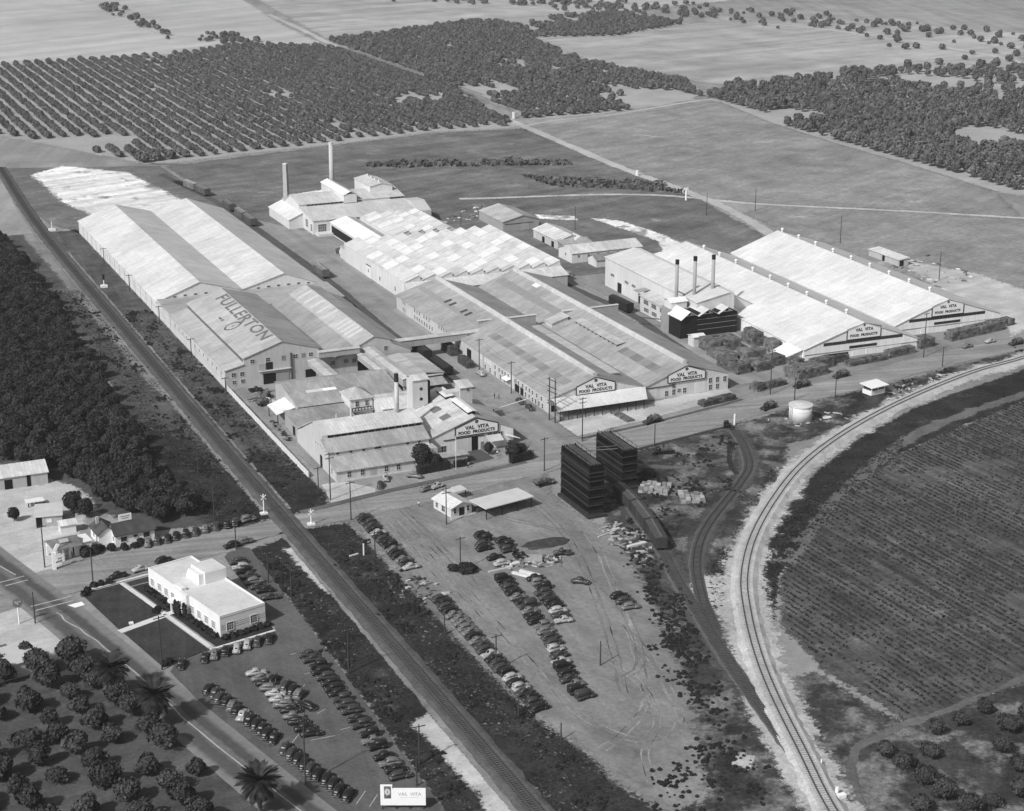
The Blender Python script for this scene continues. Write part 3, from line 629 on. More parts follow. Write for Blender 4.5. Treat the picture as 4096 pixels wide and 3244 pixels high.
window(t, '-y', 178.6, 500.5, 6.9, 1.2, 1.4)
MB().cyl(147.3, 500.15, .3, 9.3, .28, n=10).build('vent_pipe', plain(.08, .7), t)
MB().box(136.8, 147.3, 499.6, 500.5, 4.45, 4.62).build('ledge', M_trim, t)
sl = math.atan(.331)
tx = textmesh('FULLERTON', 6.4, plain(.15, .85, .55, 1.1), .01, 'CENTER', .12, 1.08)
xs_ = [v.co.x for v in tx.vertices]; ys_ = [v.co.y for v in tx.vertices]
o = obj('roof_lettering', tx, t, (141.9-156, 535.5-500.5, 9.18+(141.9-132)*.3296+.10)); o.rotation_mode = 'QUATERNION'
ex = Vector((0, -1, 0)); ey = Vector((math.cos(sl), 0, math.sin(sl))); ez = ex.cross(ey)
rotm = Matrix((ex, ey, ez)).transposed()
o.rotation_quaternion = rotm.to_quaternion(); o.scale = (55.0/(max(xs_)-min(xs_)), 4.5/(max(ys_)-min(ys_)), 1)
def on_roof(x, y, lift=.1): return Vector((x-156, y-500.5, 9.18+(x-132)*.3296+lift))
m = MB(); n = 40; ri, ro = 2.25, 2.85; vs = []
for i in range(n):
    for r in (ri, ro):
        a = 2*math.pi*i/n; p = on_roof(137.4+math.cos(a)*r, 531+math.sin(a)*r*1.0, .09); vs.append(p)
m.add(vs, [(2*i, 2*i+1, (2*i+3)%(2*n), (2*i+2)%(2*n)) for i in range(n)])
m.add([on_roof(137.4+math.cos(a)*.4, 531+math.sin(a)*.4, .09) for a in [2*math.pi*i/10 for i in range(10)]], [tuple(range(10))])
me = m.mesh('roof_circle', plain(.10, .85, .25, .6)); obj('roof_circle', me, t)
o = obj('roof_lettering', textmesh('N', 1.6, plain(.12, .85, .25, .6), .01, 'CENTER', .06), t, on_roof(136.4, 540)); o.rotation_mode = 'QUATERNION'; o.rotation_quaternion = rotm.to_quaternion()
m = MB(); m.add([on_roof(136.1,541.2,.09), on_roof(136.7,541.2,.09), on_roof(136.7,544,.09), on_roof(136.1,544,.09)], [(0,1,2,3)]); obj('roof_arrow', m.mesh('roof_arrow', plain(.12,.85,.25,.6)), t)
# conveyor galleries
def gallery(label, x0, x1, y0, y1, z0, z1, rise, axis, wall, roof, legs=(), z0b=None, z1b=None, loc=None):
    t = thing('conveyor_gallery', label, 'gallery', ((x0+x1)/2, (y0+y1)/2, 0))
    za, zb = z0, z0 if z0b is None else z0b; ta, tb = z1, z1 if z1b is None else z1b
    if axis == 'x':
        m = MB(); m.add([(x0,y0,za),(x1,y0,zb),(x1,y1,zb),(x0,y1,za),(x0,y0,ta),(x1,y0,tb),(x1,y1,tb),(x0,y1,ta)], [(0,3,2,1),(4,5,6,7),(0,1,5,4),(1,2,6,5),(2,3,7,6),(3,0,4,7)]); m.build('wall', wall, t)
        ym = (y0+y1)/2
        MB().slab((x0-.2,y0-.25,ta+.02),(x1+.2,y0-.25,tb+.02),(x1+.2,ym,tb+rise),(x0-.2,ym,ta+rise),.08).build('roof_slope', roof, t)
        MB().slab((x0-.2,ym+.01,ta+rise),(x1+.2,ym+.01,tb+rise),(x1+.2,y1+.25,tb+.02),(x0-.2,y1+.25,ta+.02),.08).build('roof_slope', roof, t)
    else:
        m = MB(); m.add([(x0,y0,za),(x1,y0,za),(x1,y1,zb),(x0,y1,zb),(x0,y0,ta),(x1,y0,ta),(x1,y1,tb),(x0,y1,tb)], [(0,3,2,1),(4,5,6,7),(0,1,5,4),(1,2,6,5),(2,3,7,6),(3,0,4,7)]); m.build('wall', wall, t)
        xm = (x0+x1)/2
        MB().slab((x0-.25,y0-.2,ta+.02),(xm,y0-.2,ta+rise),(xm,y1+.2,tb+rise),(x0-.25,y1+.2,tb+.02),.08).build('roof_slope', roof, t)
        MB().slab((xm+.01,y0-.2,ta+rise),(x1+.25,y0-.2,ta+.02),(x1+.25,y1+.2,tb+.02),(xm+.01,y1+.2,tb+rise),.08).build('roof_slope', roof, t)
    for (lx, ly, lz, w) in legs: MB().box(lx-w, lx+w, ly-w*.7, ly+w*.7, 0, lz).build('pier', wall, t)
    return t
Gw = wallm(.36); Gr = roofm(.56, 'y', 2, 2)
tb = gallery('long covered bridge crossing the alley between the factory blocks', 181.4, 217, 506.6, 509.6, 4.4, 6.7, .5, 'x', Gw, Gr, [(188.6,508,4.4,.9)])
for x in (209.6, 214.4): window(tb, '-y', x, 506.6, 5.7, 1.3, 1.1)
gallery('short covered gallery joining the two gables of the lettered block', 155.6, 169.0, 498.0, 500.2, 7.1, 8.9, .35, 'x', Gw, Gr)
gallery('left sloping gallery running down to the corrugated shed', 152.6, 156.6, 481, 499.9, 4.6, 6.2, .4, 'y', Gw, Gr)
gallery('narrow sloping gallery to the right of the first', 168.2, 170.6, 479.5, 497.9, 5.0, 6.8, .35, 'y', Gw, Gr)
gallery('widest sloping gallery with a pale boxed lower end', 170.9, 174.4, 464.6, 499.9, 5.6, 7.9, .45, 'y', Gw, Gr, [(172.6,466.5,5.6,.8)])
# --- middle lettered building with two gables
t = thing('packing_house', 'wide grey packing house with two lettered gables behind the loading canopy', 'factory', (237, 438.5, 0))
Rm = roofm(.40, 'y', 3, .8, .11, .16); Rm_shaded = roofm(.34, 'y', 3, .8, .12, .16); Wm = wallm(.55)  # second roof tone is a shaded copy for the right-hand slopes
x0, xr1, xv, xr2, x1 = 207, 222.6, 238.6, 253, 267.2; zr = 9.6
MB().prism_y([(x0,0),(x1,0),(x1,5.4),(xr2,zr),(xv,4.5),(xr1,zr),(x0,5.0)], 438.5, 567.5).build('wall', Wm, t)
MB().box(206.93, 207, 438.6, 567.4, .1, 4.9).build('side_wall', wallm(.50), t)
roof_y(t, 'roof_slope', 206.6, 4.9, xr1, zr, 438.5, 567.5, Rm); roof_y(t, 'roof_slope', xr1+.02, zr, xv-.03, 4.55, 438.5, 567.5, Rm_shaded)
roof_y(t, 'roof_slope', xv+.03, 4.55, xr2, zr, 438.5, 567.5, Rm); roof_y(t, 'roof_slope', xr2+.02, zr, 267.7, 5.25, 438.5, 567.5, Rm_shaded)
for xr in (xr1, xr2):
    m = MB(); m.prism_y([(xr-.75,zr-.4),(xr+.75,zr-.4),(xr+.75,zr+.75),(xr,zr+1.0),(xr-.75,zr+.75)], 440.5, 567.3); m.build('ridge_vent', roofm(.60,'y',3,3,.06,.12), t)
for a, b, z in ((215,225.9,8.7),(226.0,236,8.5),(246,267,8.6)): MB().box(a, b, 511.6, 512.3, 4.6, z).build('fire_wall', wallm(.34), t); MB().box(a-.1, b+.1, 511.4, 512.5, z+.003, z+.22).build('coping', wallm(.62), t)
m = MB(); m.prism_y([(239.4,5),(245.2,5),(245.2,8.4),(239.4,6.6)], 506, 511.2); m.build('roof_house', wallm(.52), t)
m = MB(); m.slab((239,505.6,6.7),(245.6,505.6,8.6),(245.6,511.3,8.6),(239,511.3,6.7),.12); m.build('roof_house_roof', roofm(.6,'y'), t)
m = MB(); m.slab((229.6,447.5,7.0),(234.6,447.5,6.9),(234.6,505,6.9),(229.6,505,7.0),.18); m.build('valley_canopy', roofm(.55,'y',3,1.5), t)
for i in range(20): MB().box(229.75,229.95,448+2.95*i,448.2+2.95*i,6.2,6.82).build('post', M_dark, t)
m = MB(); m.slab((245.6,471,8.0),(248.6,471,8.55),(248.6,502,8.55),(245.6,502,8.0),.14); m.build('vent_canopy', roofm(.50,'y',3,1.5), t)
for i in range(11): MB().box(245.75,245.95,471.4+2.95*i,471.6+2.95*i,6.9,7.85).build('post', M_dark, t)
zsl = lambda x: 4.9+(x-206.6)*(zr-4.9)/(xr1-206.6)+.10; zs2 = lambda x: 4.55+(x-xv)*(zr-4.55)/(xr2-xv)+.10
for i in range(19):
    y = 443+3.0*i
    MB().slab((213.4,y,zsl(213.4)),(216.2,y,zsl(216.2)),(216.2,y+2.9,zsl(216.2)),(213.4,y+2.9,zsl(213.4)),.05).build('skylight_panel', plain(.25+.04*math.sin(i*2.1),.45,.1), t)
for i in range(17):
    y = 514+3.0*i
    MB().slab((214.2,y,zsl(214.2)),(216.4,y,zsl(216.4)),(216.4,y+2.9,zsl(216.4)),(214.2,y+2.9,zsl(214.2)),.05).build('skylight_panel', plain(.30,.45,.1), t)
for y in (523,527,537,541.4): MB().slab((215.3,y,zsl(215.3)+.06),(217.9,y,zsl(217.9)+.06),(217.9,y+1.7,zsl(217.9)+.06),(215.3,y+1.7,zsl(215.3)+.06),.05).build('open_skylight', plain(.07,.5,.2), t)
for i in range(10):
    y = 442.5+2.6*i
    MB().slab((244.4,y,zs2(244.4)),(247.4,y,zs2(247.4)),(247.4,y+2.5,zs2(247.4)),(244.4,y+2.5,zs2(244.4)),.05).build('skylight_panel', plain(.22+.04*math.cos(i*1.7),.45,.1), t)
for i in range(16):
    y = 516+3.1*i
    MB().slab((244.6,y,zs2(244.6)),(247.6,y,zs2(247.6)),(247.6,y+3.0,zs2(247.6)),(244.6,y+3.0,zs2(244.6)),.05).build('skylight_panel', plain(.27,.45,.1), t)
MB().slab((250.6,543,zs2(250.6)+.05),(252.2,543,zs2(252.2)+.05),(252.2,547,zs2(252.2)+.05),(250.6,547,zs2(250.6)+.05),.05).build('white_patch', plain(.8), t)
for y in (549.1,546.8,544.5,540.2,537.8,535.4,526.2,524,521.8,519.5,517): window(t, '-x', 206.93, y, 3.9, .95, 1.2, mull=0)
for y in (549.1,546.8,544.5,542.2,539.8,537.5,535.0,532.6): window(t, '-x', 206.93, y, 1.5, .95, 1.4, mull=0)
for y in (560.6,558.8): window(t, '-x', 206.93, y, 3.9, .8, 1.3, mull=0); window(t, '-x', 206.93, y, 1.4, .8, 1.5, mull=0)
for y in (478.8,475.6,473.2,471,468.6,463.4,460.8,457.8,455.2,452.9,450.6,447.6,444.3): window(t, '-x', 206.93, y, 3.2, .95, 1.25, mull=0)
for y in (489.9,486.9,484.6,482.6): window(t, '-x', 206.93, y, 3.4, .95, 1.0, dark=.6, frame=.7, mull=0)
for y in (486.6,482.7,478.8,474.6,471.6,455.6,453,450.6,448.4,446,443.6): window(t, '-x', 206.93, y, 1.1, 1.0, 1.5, mull=0)
door(t, '-x', 206.93, 462, .05, 3.2, 2.3, M_dark); door(t, '-x', 206.93, 458.4, .05, 2.2, 2.3, M_dark); door(t, '-x', 206.93, 500, .05, 3.5, 3.2, M_blk); door(t, '-x', 206.93, 555, .05, 4.2, 3.0, wallm(.55))
m = MB(); m.slab((205.2,466.5,2.4),(206.9,466.5,2.9),(206.9,470.5,2.9),(205.2,470.5,2.4),.1); m.build('door_canopy', plain(.7), t)
for x, z, h in ((245.8,1.4,1.6),(248.3,1.5,1.7),(250.1,1.8,1.1),(252,1.6,1.6),(248.3,3.5,1.4),(260.9,3.6,1.6),(261,1.4,1.6),(263.4,3.6,1.6),(263.5,1.4,1.6),(266,3.5,1.6)): window(t, '-y', x, 438.5, z, 1.15, h)
door(t, '-y', 240.9, 438.5, .9, 3.6, 2.7, wallm(.62)); door(t, '-y', 257.3, 438.5, .2, 3.6, 3.4, wallm(.62))
MB().box(238.8,248,438.2,438.45,3.75,3.9).build('door_rail', M_dark, t)
# loading canopy along the first gable
m = MB(); m.slab((206.2,431.3,3.3),(235.4,431.3,3.3),(238.4,438.4,4.75),(207,438.4,4.95),.15); m.build('loading_canopy', roofm(.72,'x',2.5,1.0,.06,.1), t)
m = MB(); m.box(207.2,238.2,432.6,438.4,.08,1.0); m.build('loading_dock', wallm(.3), t)
for i in range(11): MB().box(207+2.75*i,207.2+2.75*i,431.7,431.9,.08,3.15).build('post', M_dark, t)
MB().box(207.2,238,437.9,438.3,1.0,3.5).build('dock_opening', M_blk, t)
def sign(t, x, z_ap, y, hw, z_sh, z_bot, col=.70, size=1.3):
    s = MB().prism_y([(x-hw,z_bot),(x+hw,z_bot),(x+hw,z_sh),(x,z_ap),(x-hw,z_sh)], y-.16, y-.02).build('sign_board', plain(col,.7,.05), t)
    m = MB(); w = .14
    P = [(x-hw,z_bot),(x+hw,z_bot),(x+hw,z_sh),(x,z_ap),(x-hw,z_sh)]
    for i in range(5):
        a, b = P[i], P[(i+1)%5]; m.bar((a[0],y-.17,a[1]),(b[0],y-.17,b[1]),w,5)
    m.build('sign_border', M_dark, t)
    dk = plain(.03,.8,.2)
    for wd, dx, zz, sz in (('VAL',-2.0,.86,1.05),('VITA',1.9,.86,1.05),('FOOD',-3.65,.34,.86),('PRODUCTS',2.1,.34,.86)):
        lettering(t, wd, size*sz, dk, (x+dx*size/1.4,y-.19,z_bot+(z_sh-z_bot)*zz), (math.pi/2,0,0), .05, 1.06)
    m = MB(); zc = z_ap-(z_ap-z_sh)*.42; r = (z_ap-z_sh)*.24
    for k in range(6):
        a = k*math.pi/3+.5; m.cyl(0,0,0,.02,r*.42,n=8); n = 16
        for i in range(len(m.v)-16, len(m.v)):
            vx, vy, vz = m.v[i]; m.v[i] = (x+vx+math.cos(a)*r*.62, y-.19-vz, zc+vy+math.sin(a)*r*.62)
    m.build('emblem', dk, t)
sign(t, 221.7, 9.75, 438.3, 6.4, 7.5, 4.95, .72, 1.42); sign(t, 252.4, 9.4, 438.3, 6.45, 7.15, 4.7, .72, 1.42)
# --- sawtooth-roofed block behind it
def sawtooth(name, label, xt, xw0, xw1, y0, y1, zt, zb, nb, wv=.62):
    t = thing(name, label, 'factory', ((xw0+xw1)/2, y0, 0)); n = len(xt)
    prof = [(xw0,0),(xw1,0)]; prof += [(xw1, zb)] if xw1 > xt[-1]+.3 else []
    for i in range(n-1, -1, -1):
        prof.append((xt[i], zt)); xl = (xt[i-1]+.75) if i else xw0
        prof.append((xl, zb if i else zb-.2))
    # remove vertical coincidences
    MB().prism_y(prof, y0, y1).build('wall', wallm(wv), t)
    ra = roofm(.68,'y',2.2,1.6,.10,.16)
    for i in range(n):
        xl = (xt[i-1]+.75) if i else xw0-.2; zl = zb if i else zb-.2
        roof_y(t, 'roof_slope', xl, zl, xt[i], zt, y0, y1, ra, .2, .12)
        if i < n-1:
            L = (y1-y0)/nb
            for k in range(nb):
                a, b = y0+L*k+.25, y0+L*(k+1)-.25
                m = MB(); xx0, xx1 = xt[i]+.06, xt[i]+.72
                m.quad((xx0,a,zt-.15),(xx1,a,zb+.15),(xx1,b,zb+.15),(xx0,b,zt-.15)); m.build('saw_glazing', glass(.30), t)
        # pale and grey roof panels, staggered from tooth to tooth
        L = (y1-y0)/nb; zz = lambda x: zl+(x-xl)*(zt-zl)/(xt[i]-xl)+.09
        for k in range(nb):
            yc = y0+L*(k+.5)+(i%2)*L*.35-L*.15; w = L*.42
            xa, xb = xl+.7, xt[i]-.35
            if yc+w/2 < y1-.3 and yc-w/2 > y0+.3:
                MB().quad((xa,yc-w/2,zz(xa)),(xb,yc-w/2,zz(xb)),(xb,yc+w/2,zz(xb)),(xa,yc+w/2,zz(xa))).build('roof_panel', plain(.72 if (i+k)%3 else .60,.6,.08,.4), t)
                MB().slab((xa,yc-w/2-.2,zz(xa)+.12),(xb,yc-w/2-.2,zz(xb)+.12),(xb,yc-w/2,zz(xb)+.12),(xa,yc-w/2,zz(xa)+.12),.2).build('roof_rib', plain(.5,.8,.1), t)
    return t
ts = sawtooth('sawtooth_factory', 'large white factory with a nine-tooth sawtooth roof', [218.6,224.9,231.1,237.3,243.6,249.9,256.1,262.4,268.7,275.0], 212.8, 275.4, 575, 642, 9.3, 7.3, 4)
m = MB(); m.slab((226,568.2,5.2),(275.8,568.2,5.2),(275.4,574.9,7.2),(226,574.9,7.2),.15); m.build('lean_to_roof', roofm(.66,'x',2,1.6,.07,.12), ts)
m = MB(); m.prism_x([(568.5,0),(574.9,0),(574.9,6.9),(568.5,5.0)], 226.2, 275.2); m.build('lean_to_wall', wallm(.4), ts)
m = MB(); m.slab((212.5,570.5,5.6),(226,570.5,5.6),(226,574.9,7.1),(212.5,574.9,7.1),.15); m.build('lean_to_roof', roofm(.66,'x',2,1.6,.07,.12), ts)
m = MB(); m.prism_x([(570.8,0),(574.9,0),(574.9,6.8),(570.8,5.4)], 213, 226); m.build('lean_to_wall', wallm(.5), ts)
door(ts, '-x', 212.8, 613.8, .05, 4.4, 4.6, wallm(.7)); MB().box(212.55,212.8,611.3,616.3,4.75,4.95).build('door_rail', M_dark, ts)
for y in (584.5, 601.0): window(ts, '-x', 212.8, y, 2.6, 1.1, 1.5, mull=0)
window(ts, '-x', 212.66, 613.6, 2.8, .9, 1.2, mull=0)
ts2 = sawtooth('sawtooth_factory', 'smaller white sawtooth block behind the large one', [241.4,247.4,253.4,259.4], 234.6, 263, 646, 686, 9.0, 7.2, 3)
t = thing('white_roofed_shed', 'bright white-roofed wing joining the rear hall', 'shed', (228.6, 647, 0))
MB().prism_y([(223,0),(234.3,0),(234.3,6.0),(230.2,7.2),(223,5.2)], 643.5, 691).build('wall', wallm(.6), t)
roof_y(t, 'roof_slope', 222.6, 5.1, 230.2, 7.2, 643.5, 690.4, roofm(.85,'y',3,2,.03,.05)); roof_y(t, 'roof_slope', 230.22, 7.2, 234.4, 6.0, 643.5, 690.4, roofm(.55,'y',3,2))  # right slope coloured darker, shade painted into its roofing
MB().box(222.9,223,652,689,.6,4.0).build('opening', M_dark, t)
m = MB(); m.prism_y([(213.2,0),(222.8,0),(222.8,5.2),(213.2,4.6)], 640, 649); m.build('annex_wall', wallm(.55), t)
m = MB(); m.slab((212.9,639.6,4.75),(222.8,639.6,5.3),(222.8,649.4,5.3),(212.9,649.4,4.75),.12); m.build('annex_roof', roofm(.5,'y'), t)
# --- rear hall with monitor, block and two stacks
t = thing('rear_hall', 'big pale hall with clerestory strip and roof monitors at the back of the works', 'factory', (238, 692, 0))
Rr = roofm(.62,'x',3,1,.07,.12)
MB().prism_x([(692,0),(736,0),(736,5.2),(724,11.2),(710.5,9.3),(710.5,8.3),(692,6.0)], 215.8, 263.5).build('wall', wallm(.62), t)
roof_x(t, 'roof_slope', 691.6, 5.95, 710.45, 8.25, 215.8, 263.5, Rr); roof_x(t, 'roof_slope', 710.2, 9.25, 724, 11.2, 215.8, 263.5, Rr); roof_x(t, 'roof_slope', 724.02, 11.2, 736.4, 5.0, 215.8, 263.5, Rr)
for i in range(14): MB().box(219+1.8*i, 220.6+1.8*i, 710.33, 710.48, 8.45, 9.15).build('clerestory_pane', glass(.03), t)
for i in range(4): MB().box(257+1.7*i, 258.5+1.7*i, 710.33, 710.48, 8.45, 9.15).build('clerestory_pane', glass(.03), t)
m = MB(); m.prism_y([(209.6,0),(215.75,0),(215.75,6.6),(209.6,4.0)], 706, 736); m.build('side_wall', wallm(.62), t)
roof_y(t, 'roof_slope', 209.2, 3.95, 215.7, 6.7, 706, 736, roofm(.75,'y',3,1,.05,.1))
MB().box(235.6,241.4,709.5,741,8.5,12.2).build('monitor_wall', wallm(.62), t)
roof_y(t, 'monitor_slope', 235.2, 12.0, 238.5, 13.4, 709.5, 741, roofm(.82,'y',3,2,.03,.05)); roof_y(t, 'monitor_slope', 238.52, 13.4, 241.8, 12.0, 709.5, 741, roofm(.6,'y',3,2,.03,.05))  # lit and shaded tones painted on the two monitor slopes
MB().prism_y([(250.6,5),(261,5),(261,13.0),(255.8,14.2),(250.6,13.0)], 718, 739).build('block_wall', wallm(.66), t)
roof_y(t, 'block_slope', 250.3, 12.95, 255.8, 14.2, 718, 739, Rr); roof_y(t, 'block_slope', 255.82, 14.2, 261.3, 12.95, 718, 739, Rr)
for i in range(4): MB().cyl(255.8, 721+5*i, 14.1, 15.1, .45, .4, 8).build('roof_vent', plain(.6), t)
MB().prism_x([(694,0),(711,0),(711,8.0),(702.5,8.6),(694,5.6)], 263.55, 270).build('end_wall', wallm(.5), t)
for x, w in ((219.8,3.6),(226.2,5.2)): window(t, '-y', x, 692, 2.6, w, 3.2, dark=.10, frame=.7, mull=3, trans=2)
window(t, '-x', 215.8, 700.5, 3.4, 3.6, 3.4, dark=.12, frame=.7, mull=2, trans=2); window(t, '-x', 215.8, 694.2, 2.6, 2.4, 3.0, dark=.12, frame=.7, mull=1, trans=2)
door(t, '-y', 264.8, 694, .05, 1.4, 5.2, M_dark); window(t, '-y', 268.4, 694, 2.4, 1.5, 1.6)
MB().box(216.5,229.5,686.5,691.9,.08,1.1).build('loading_dock', wallm(.6), t)
def stack(label, x, y, z0, z1, r0, r1, v, capv=None, caph=0, square=False):
    t = thing('smokestack', label, 'chimney', (x, y, z0 if z0 < 1 else 0)); n = 4 if square else 16
    MB().cyl(x, y, z0, z1-caph, r0, r1, n).build('shaft', plain(v,.8,.12,.5), t, not square)
    MB().cyl(x, y, z1-caph, z1, r1+(.08 if caph else .18), r1+(.08 if caph else .18), n).build('rim', plain(capv if capv else v*.9,.85,.15), t)
    return t
stack('tallest pale round smokestack behind the rear hall', 244.2, 752, 0, 27.5, 1.25, .95, .48, .55, .5)
stack('square weathered smokestack standing alone left of the rear hall', 225, 760.6, 0, 18, 1.55, 1.25, .40, .6, .5, True)
# --- two big white warehouses on the right
def big_wh(label, xa, xr, xb, Y, depth, ze, zr, ze2, sx, band, band2, band_lo, doors):
    t = thing('warehouse', label, 'warehouse', (xr, Y, 0), -R(1.7))
    MB().prism_y(gable_prof(xa, xb, xr, ze, zr, ze2), Y, Y+depth).build('wall', wallm(.80), t)
    roof_y(t, 'roof_slope', xa-.3, ze-.05, xr, zr, Y, Y+depth, roofm(.74,'y',4,1.2,.07,.10)); roof_y(t, 'roof_slope', xr+.02, zr, xb+.3, ze2-.05, Y, Y+depth, roofm(.62,'y',4,1.2,.05,.08))  # slope away from the sun has shade painted in as a darker tone
    for i in range(9):
        m = MB(); y = Y+12+12.4*i; m.cyl(xr+.9, y, zr-.3, zr+.7, .42, .42, 10).cyl(xr+.9, y, zr+.7, zr+1.35, .72, .45, 10); m.build('ridge_ventilator', plain(.75,.5,.06), t, True)
    def wb(a, b, z0, z1):
        n = max(1, int(round((b-a)/1.7))); w = (b-a)/n
        for i in range(n): MB().box(a+w*i+.05, a+w*(i+1)-.05, Y-.05, Y+.03, z0, z1).build('window_pane', glass(.03), t)
        MB().box(a-.1, b+.1, Y-.035, Y+.02, z0-.1, z1+.1).build('window_frame', plain(.12), t)
    wb(*band, 4.6, 5.5); wb(*band2, 2.75, 3.5); 
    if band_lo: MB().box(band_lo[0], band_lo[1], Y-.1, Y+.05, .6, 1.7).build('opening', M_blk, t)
    for a, b in doors:
        door(t, '-y', (a+b)/2, Y, .05, b-a, 2.2, wallm(.78), 'sliding_door', .12)
    MB().box(xa+.4, xb-.4, Y-.2, Y, 2.28, 2.4).build('door_rail', plain(.3), t)
    sign(t, sx, zr-.15, Y-.02, 6.4, 9.2, 5.75, .80, 1.35)
    return t
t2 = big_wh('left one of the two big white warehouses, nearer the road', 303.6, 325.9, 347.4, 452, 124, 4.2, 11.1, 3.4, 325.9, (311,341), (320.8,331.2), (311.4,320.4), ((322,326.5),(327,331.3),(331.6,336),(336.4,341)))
m = MB(); m.slab((296.4,452.6,1.9),(303.4,452.2,4.2),(303.4,462,4.2),(297.6,462,1.9),.12); m.build('lean_to_roof', roofm(.82,'y',3,1.2,.03,.05), t2)
m = MB(); m.prism_y([(297,0),(303.5,0),(303.5,4.0),(297,1.8)], 453, 461.8); m.build('lean_to_wall', wallm(.6), t2)
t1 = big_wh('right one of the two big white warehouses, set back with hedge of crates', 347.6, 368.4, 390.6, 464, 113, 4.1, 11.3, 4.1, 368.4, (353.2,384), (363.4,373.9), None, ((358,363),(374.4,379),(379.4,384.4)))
# --- two-storey wing left of them
t = thing('two_storey_wing', 'pale two-storey wing with a gable roof beside the boiler stacks', 'factory', (290, 505, 0), -R(1.0))
MB().prism_y([(289,0),(303.4,0),(303.4,13.0),(301,13.2),(289,10.9)], 496, 567).build('wall', wallm(.60), t)
MB().prism_y([(303.45,0),(314.5,0),(314.5,6),(303.45,12.4)], 500, 567).build('wall', wallm(.60), t)
roof_y(t, 'roof_slope', 288.6, 10.85, 301.2, 13.25, 496, 567, roofm(.70,'y',3,1.2,.05,.1)); roof_y(t, 'roof_slope', 301.22, 13.25, 315, 6.0, 500, 567, roofm(.55,'y',3,1.2,.05,.1))  # darker right slope: its shade is part of the roof colour
for y in (560.7, 549, 543.3): window(t, '-x', 289, y, 5.3, 3.0, 1.0, dark=.12, mull=3, trans=0)
door(t, '-x', 289, 554.7, .05, 3.2, 3.6, M_dark); door(t, '-x', 289, 537.8, .05, 3.0, 3.6, M_dark); door(t, '-x', 288.98, 551, .05, 3.4, 3.6, wallm(.66), 'sliding_door', .14)
m = MB(); m.prism_y([(284.4,0),(288.95,0),(288.95,6.9),(284.4,5.8)], 505, 529); m.build('annex_wall', wallm(.56), t)
roof_y(t, 'annex_roof', 284.0, 5.8, 288.9, 6.95, 505, 529, roofm(.55,'y'))
for y in (524.4, 518.4, 512, 507): window(t, '-x', 284.4, y, 4.3, 3.6, 1.6, dark=.07, mull=3); window(t, '-x', 284.4, y-.4, 1.6, 3.6, 1.4, dark=.07, mull=3)
m = MB(); m.slab((284,530.2,6.6),(288.9,530.2,7.0),(288.9,534,7.0),(284,534,6.6),.1); m.build('door_canopy', plain(.3), t)
# --- boiler house with three stacks
t = thing('boiler_house', 'black three-gabled boiler house with small white roofs', 'boiler house', (291, 492, 0))
m = MB(); m.prism_y([(280.4,0),(302.4,0),(302.4,7.4),(298.2,9.5),(294.4,7.6),(290.6,9.5),(286.8,7.6),(283.4,9.3),(280.4,7.0)], 492, 500); m.build('wall', plain(.02,.85,.25,.8), t)
for a, r, b, za, zr_, zb, v in ((280.0,283.5,286.8,6.8,9.4,7.5,.85),(286.85,290.6,294.4,7.5,9.55,7.5,.62),(294.45,298.2,302.8,7.5,9.55,7.2,.62)):
    roof_y(t, 'roof_slope', a, za, r, zr_, 491.4, 500, roofm(v,'y',2,1.5,.04,.08), .5); roof_y(t, 'roof_slope', r+.02, zr_, b, zb, 491.4, 500, roofm(v*.8,'y',2,1.5,.04,.08), .5)  # right slope of each gable darkened in colour to paint its shade
    m = MB(); m.add([(r-2.4,491.9,7.75),(r+2.4,491.9,7.75),(r,491.9,9.2)], [(0,1,2)]); m.build('gable_board', plain(.6), t); MB().box(r-.5,r+.5,491.8,491.95,8.0,8.7).build('louvre', M_blk, t)
for zz in (2.4,4.2,6.0): MB().box(286.9,302.3,491.86,491.99,zz,zz+.14).build('pipe_rail', plain(.22), t)
MB().prism_x([(500.4,7),(505.4,7),(505.4,10.6),(502.9,11.4),(500.4,10.6)], 281.4, 287.4).build('penthouse_wall', wallm(.62), t)
roof_x(t, 'penthouse_roof', 500.1, 10.5, 502.9, 11.5, 281.4, 287.4, roofm(.85,'x',2,1.5,.03,.05)); roof_x(t, 'penthouse_roof', 502.92, 11.5, 505.7, 10.5, 281.4, 287.4, roofm(.7,'x',2,1.5,.03,.05))  # rear penthouse slope painted darker as its shaded side
MB().box(280.6, 302, 500.1, 506, 0, 8.2).build('rear_wall', wallm(.3), t)
MB().box(289.2, 300.6, 506.05, 512, 0, 11.2).build('bunker', plain(.2,.8,.25,.5), t)
MB().bar((279.9,506,3.6),(273.4,513.5,3.3),.12).bar((273.4,513.5,3.3),(273.4,513.5,0),.1).bar((279.9,505,3.6),(274.2,512,3.3),.1).bar((274.2,512,3.3),(274.2,512,0),.1).build('pipe_bridge', plain(.08), t)
for lab, x, zt in (('left of the three black-topped steel boiler stacks',285.0,24.4),('middle one of the three black-topped steel boiler stacks',292.0,24.9),('right of the three black-topped steel boiler stacks',299.2,24.7)):
    stack(lab, x, 503.6, 8.0, zt, .62, .60, .34, .02, 1.5)
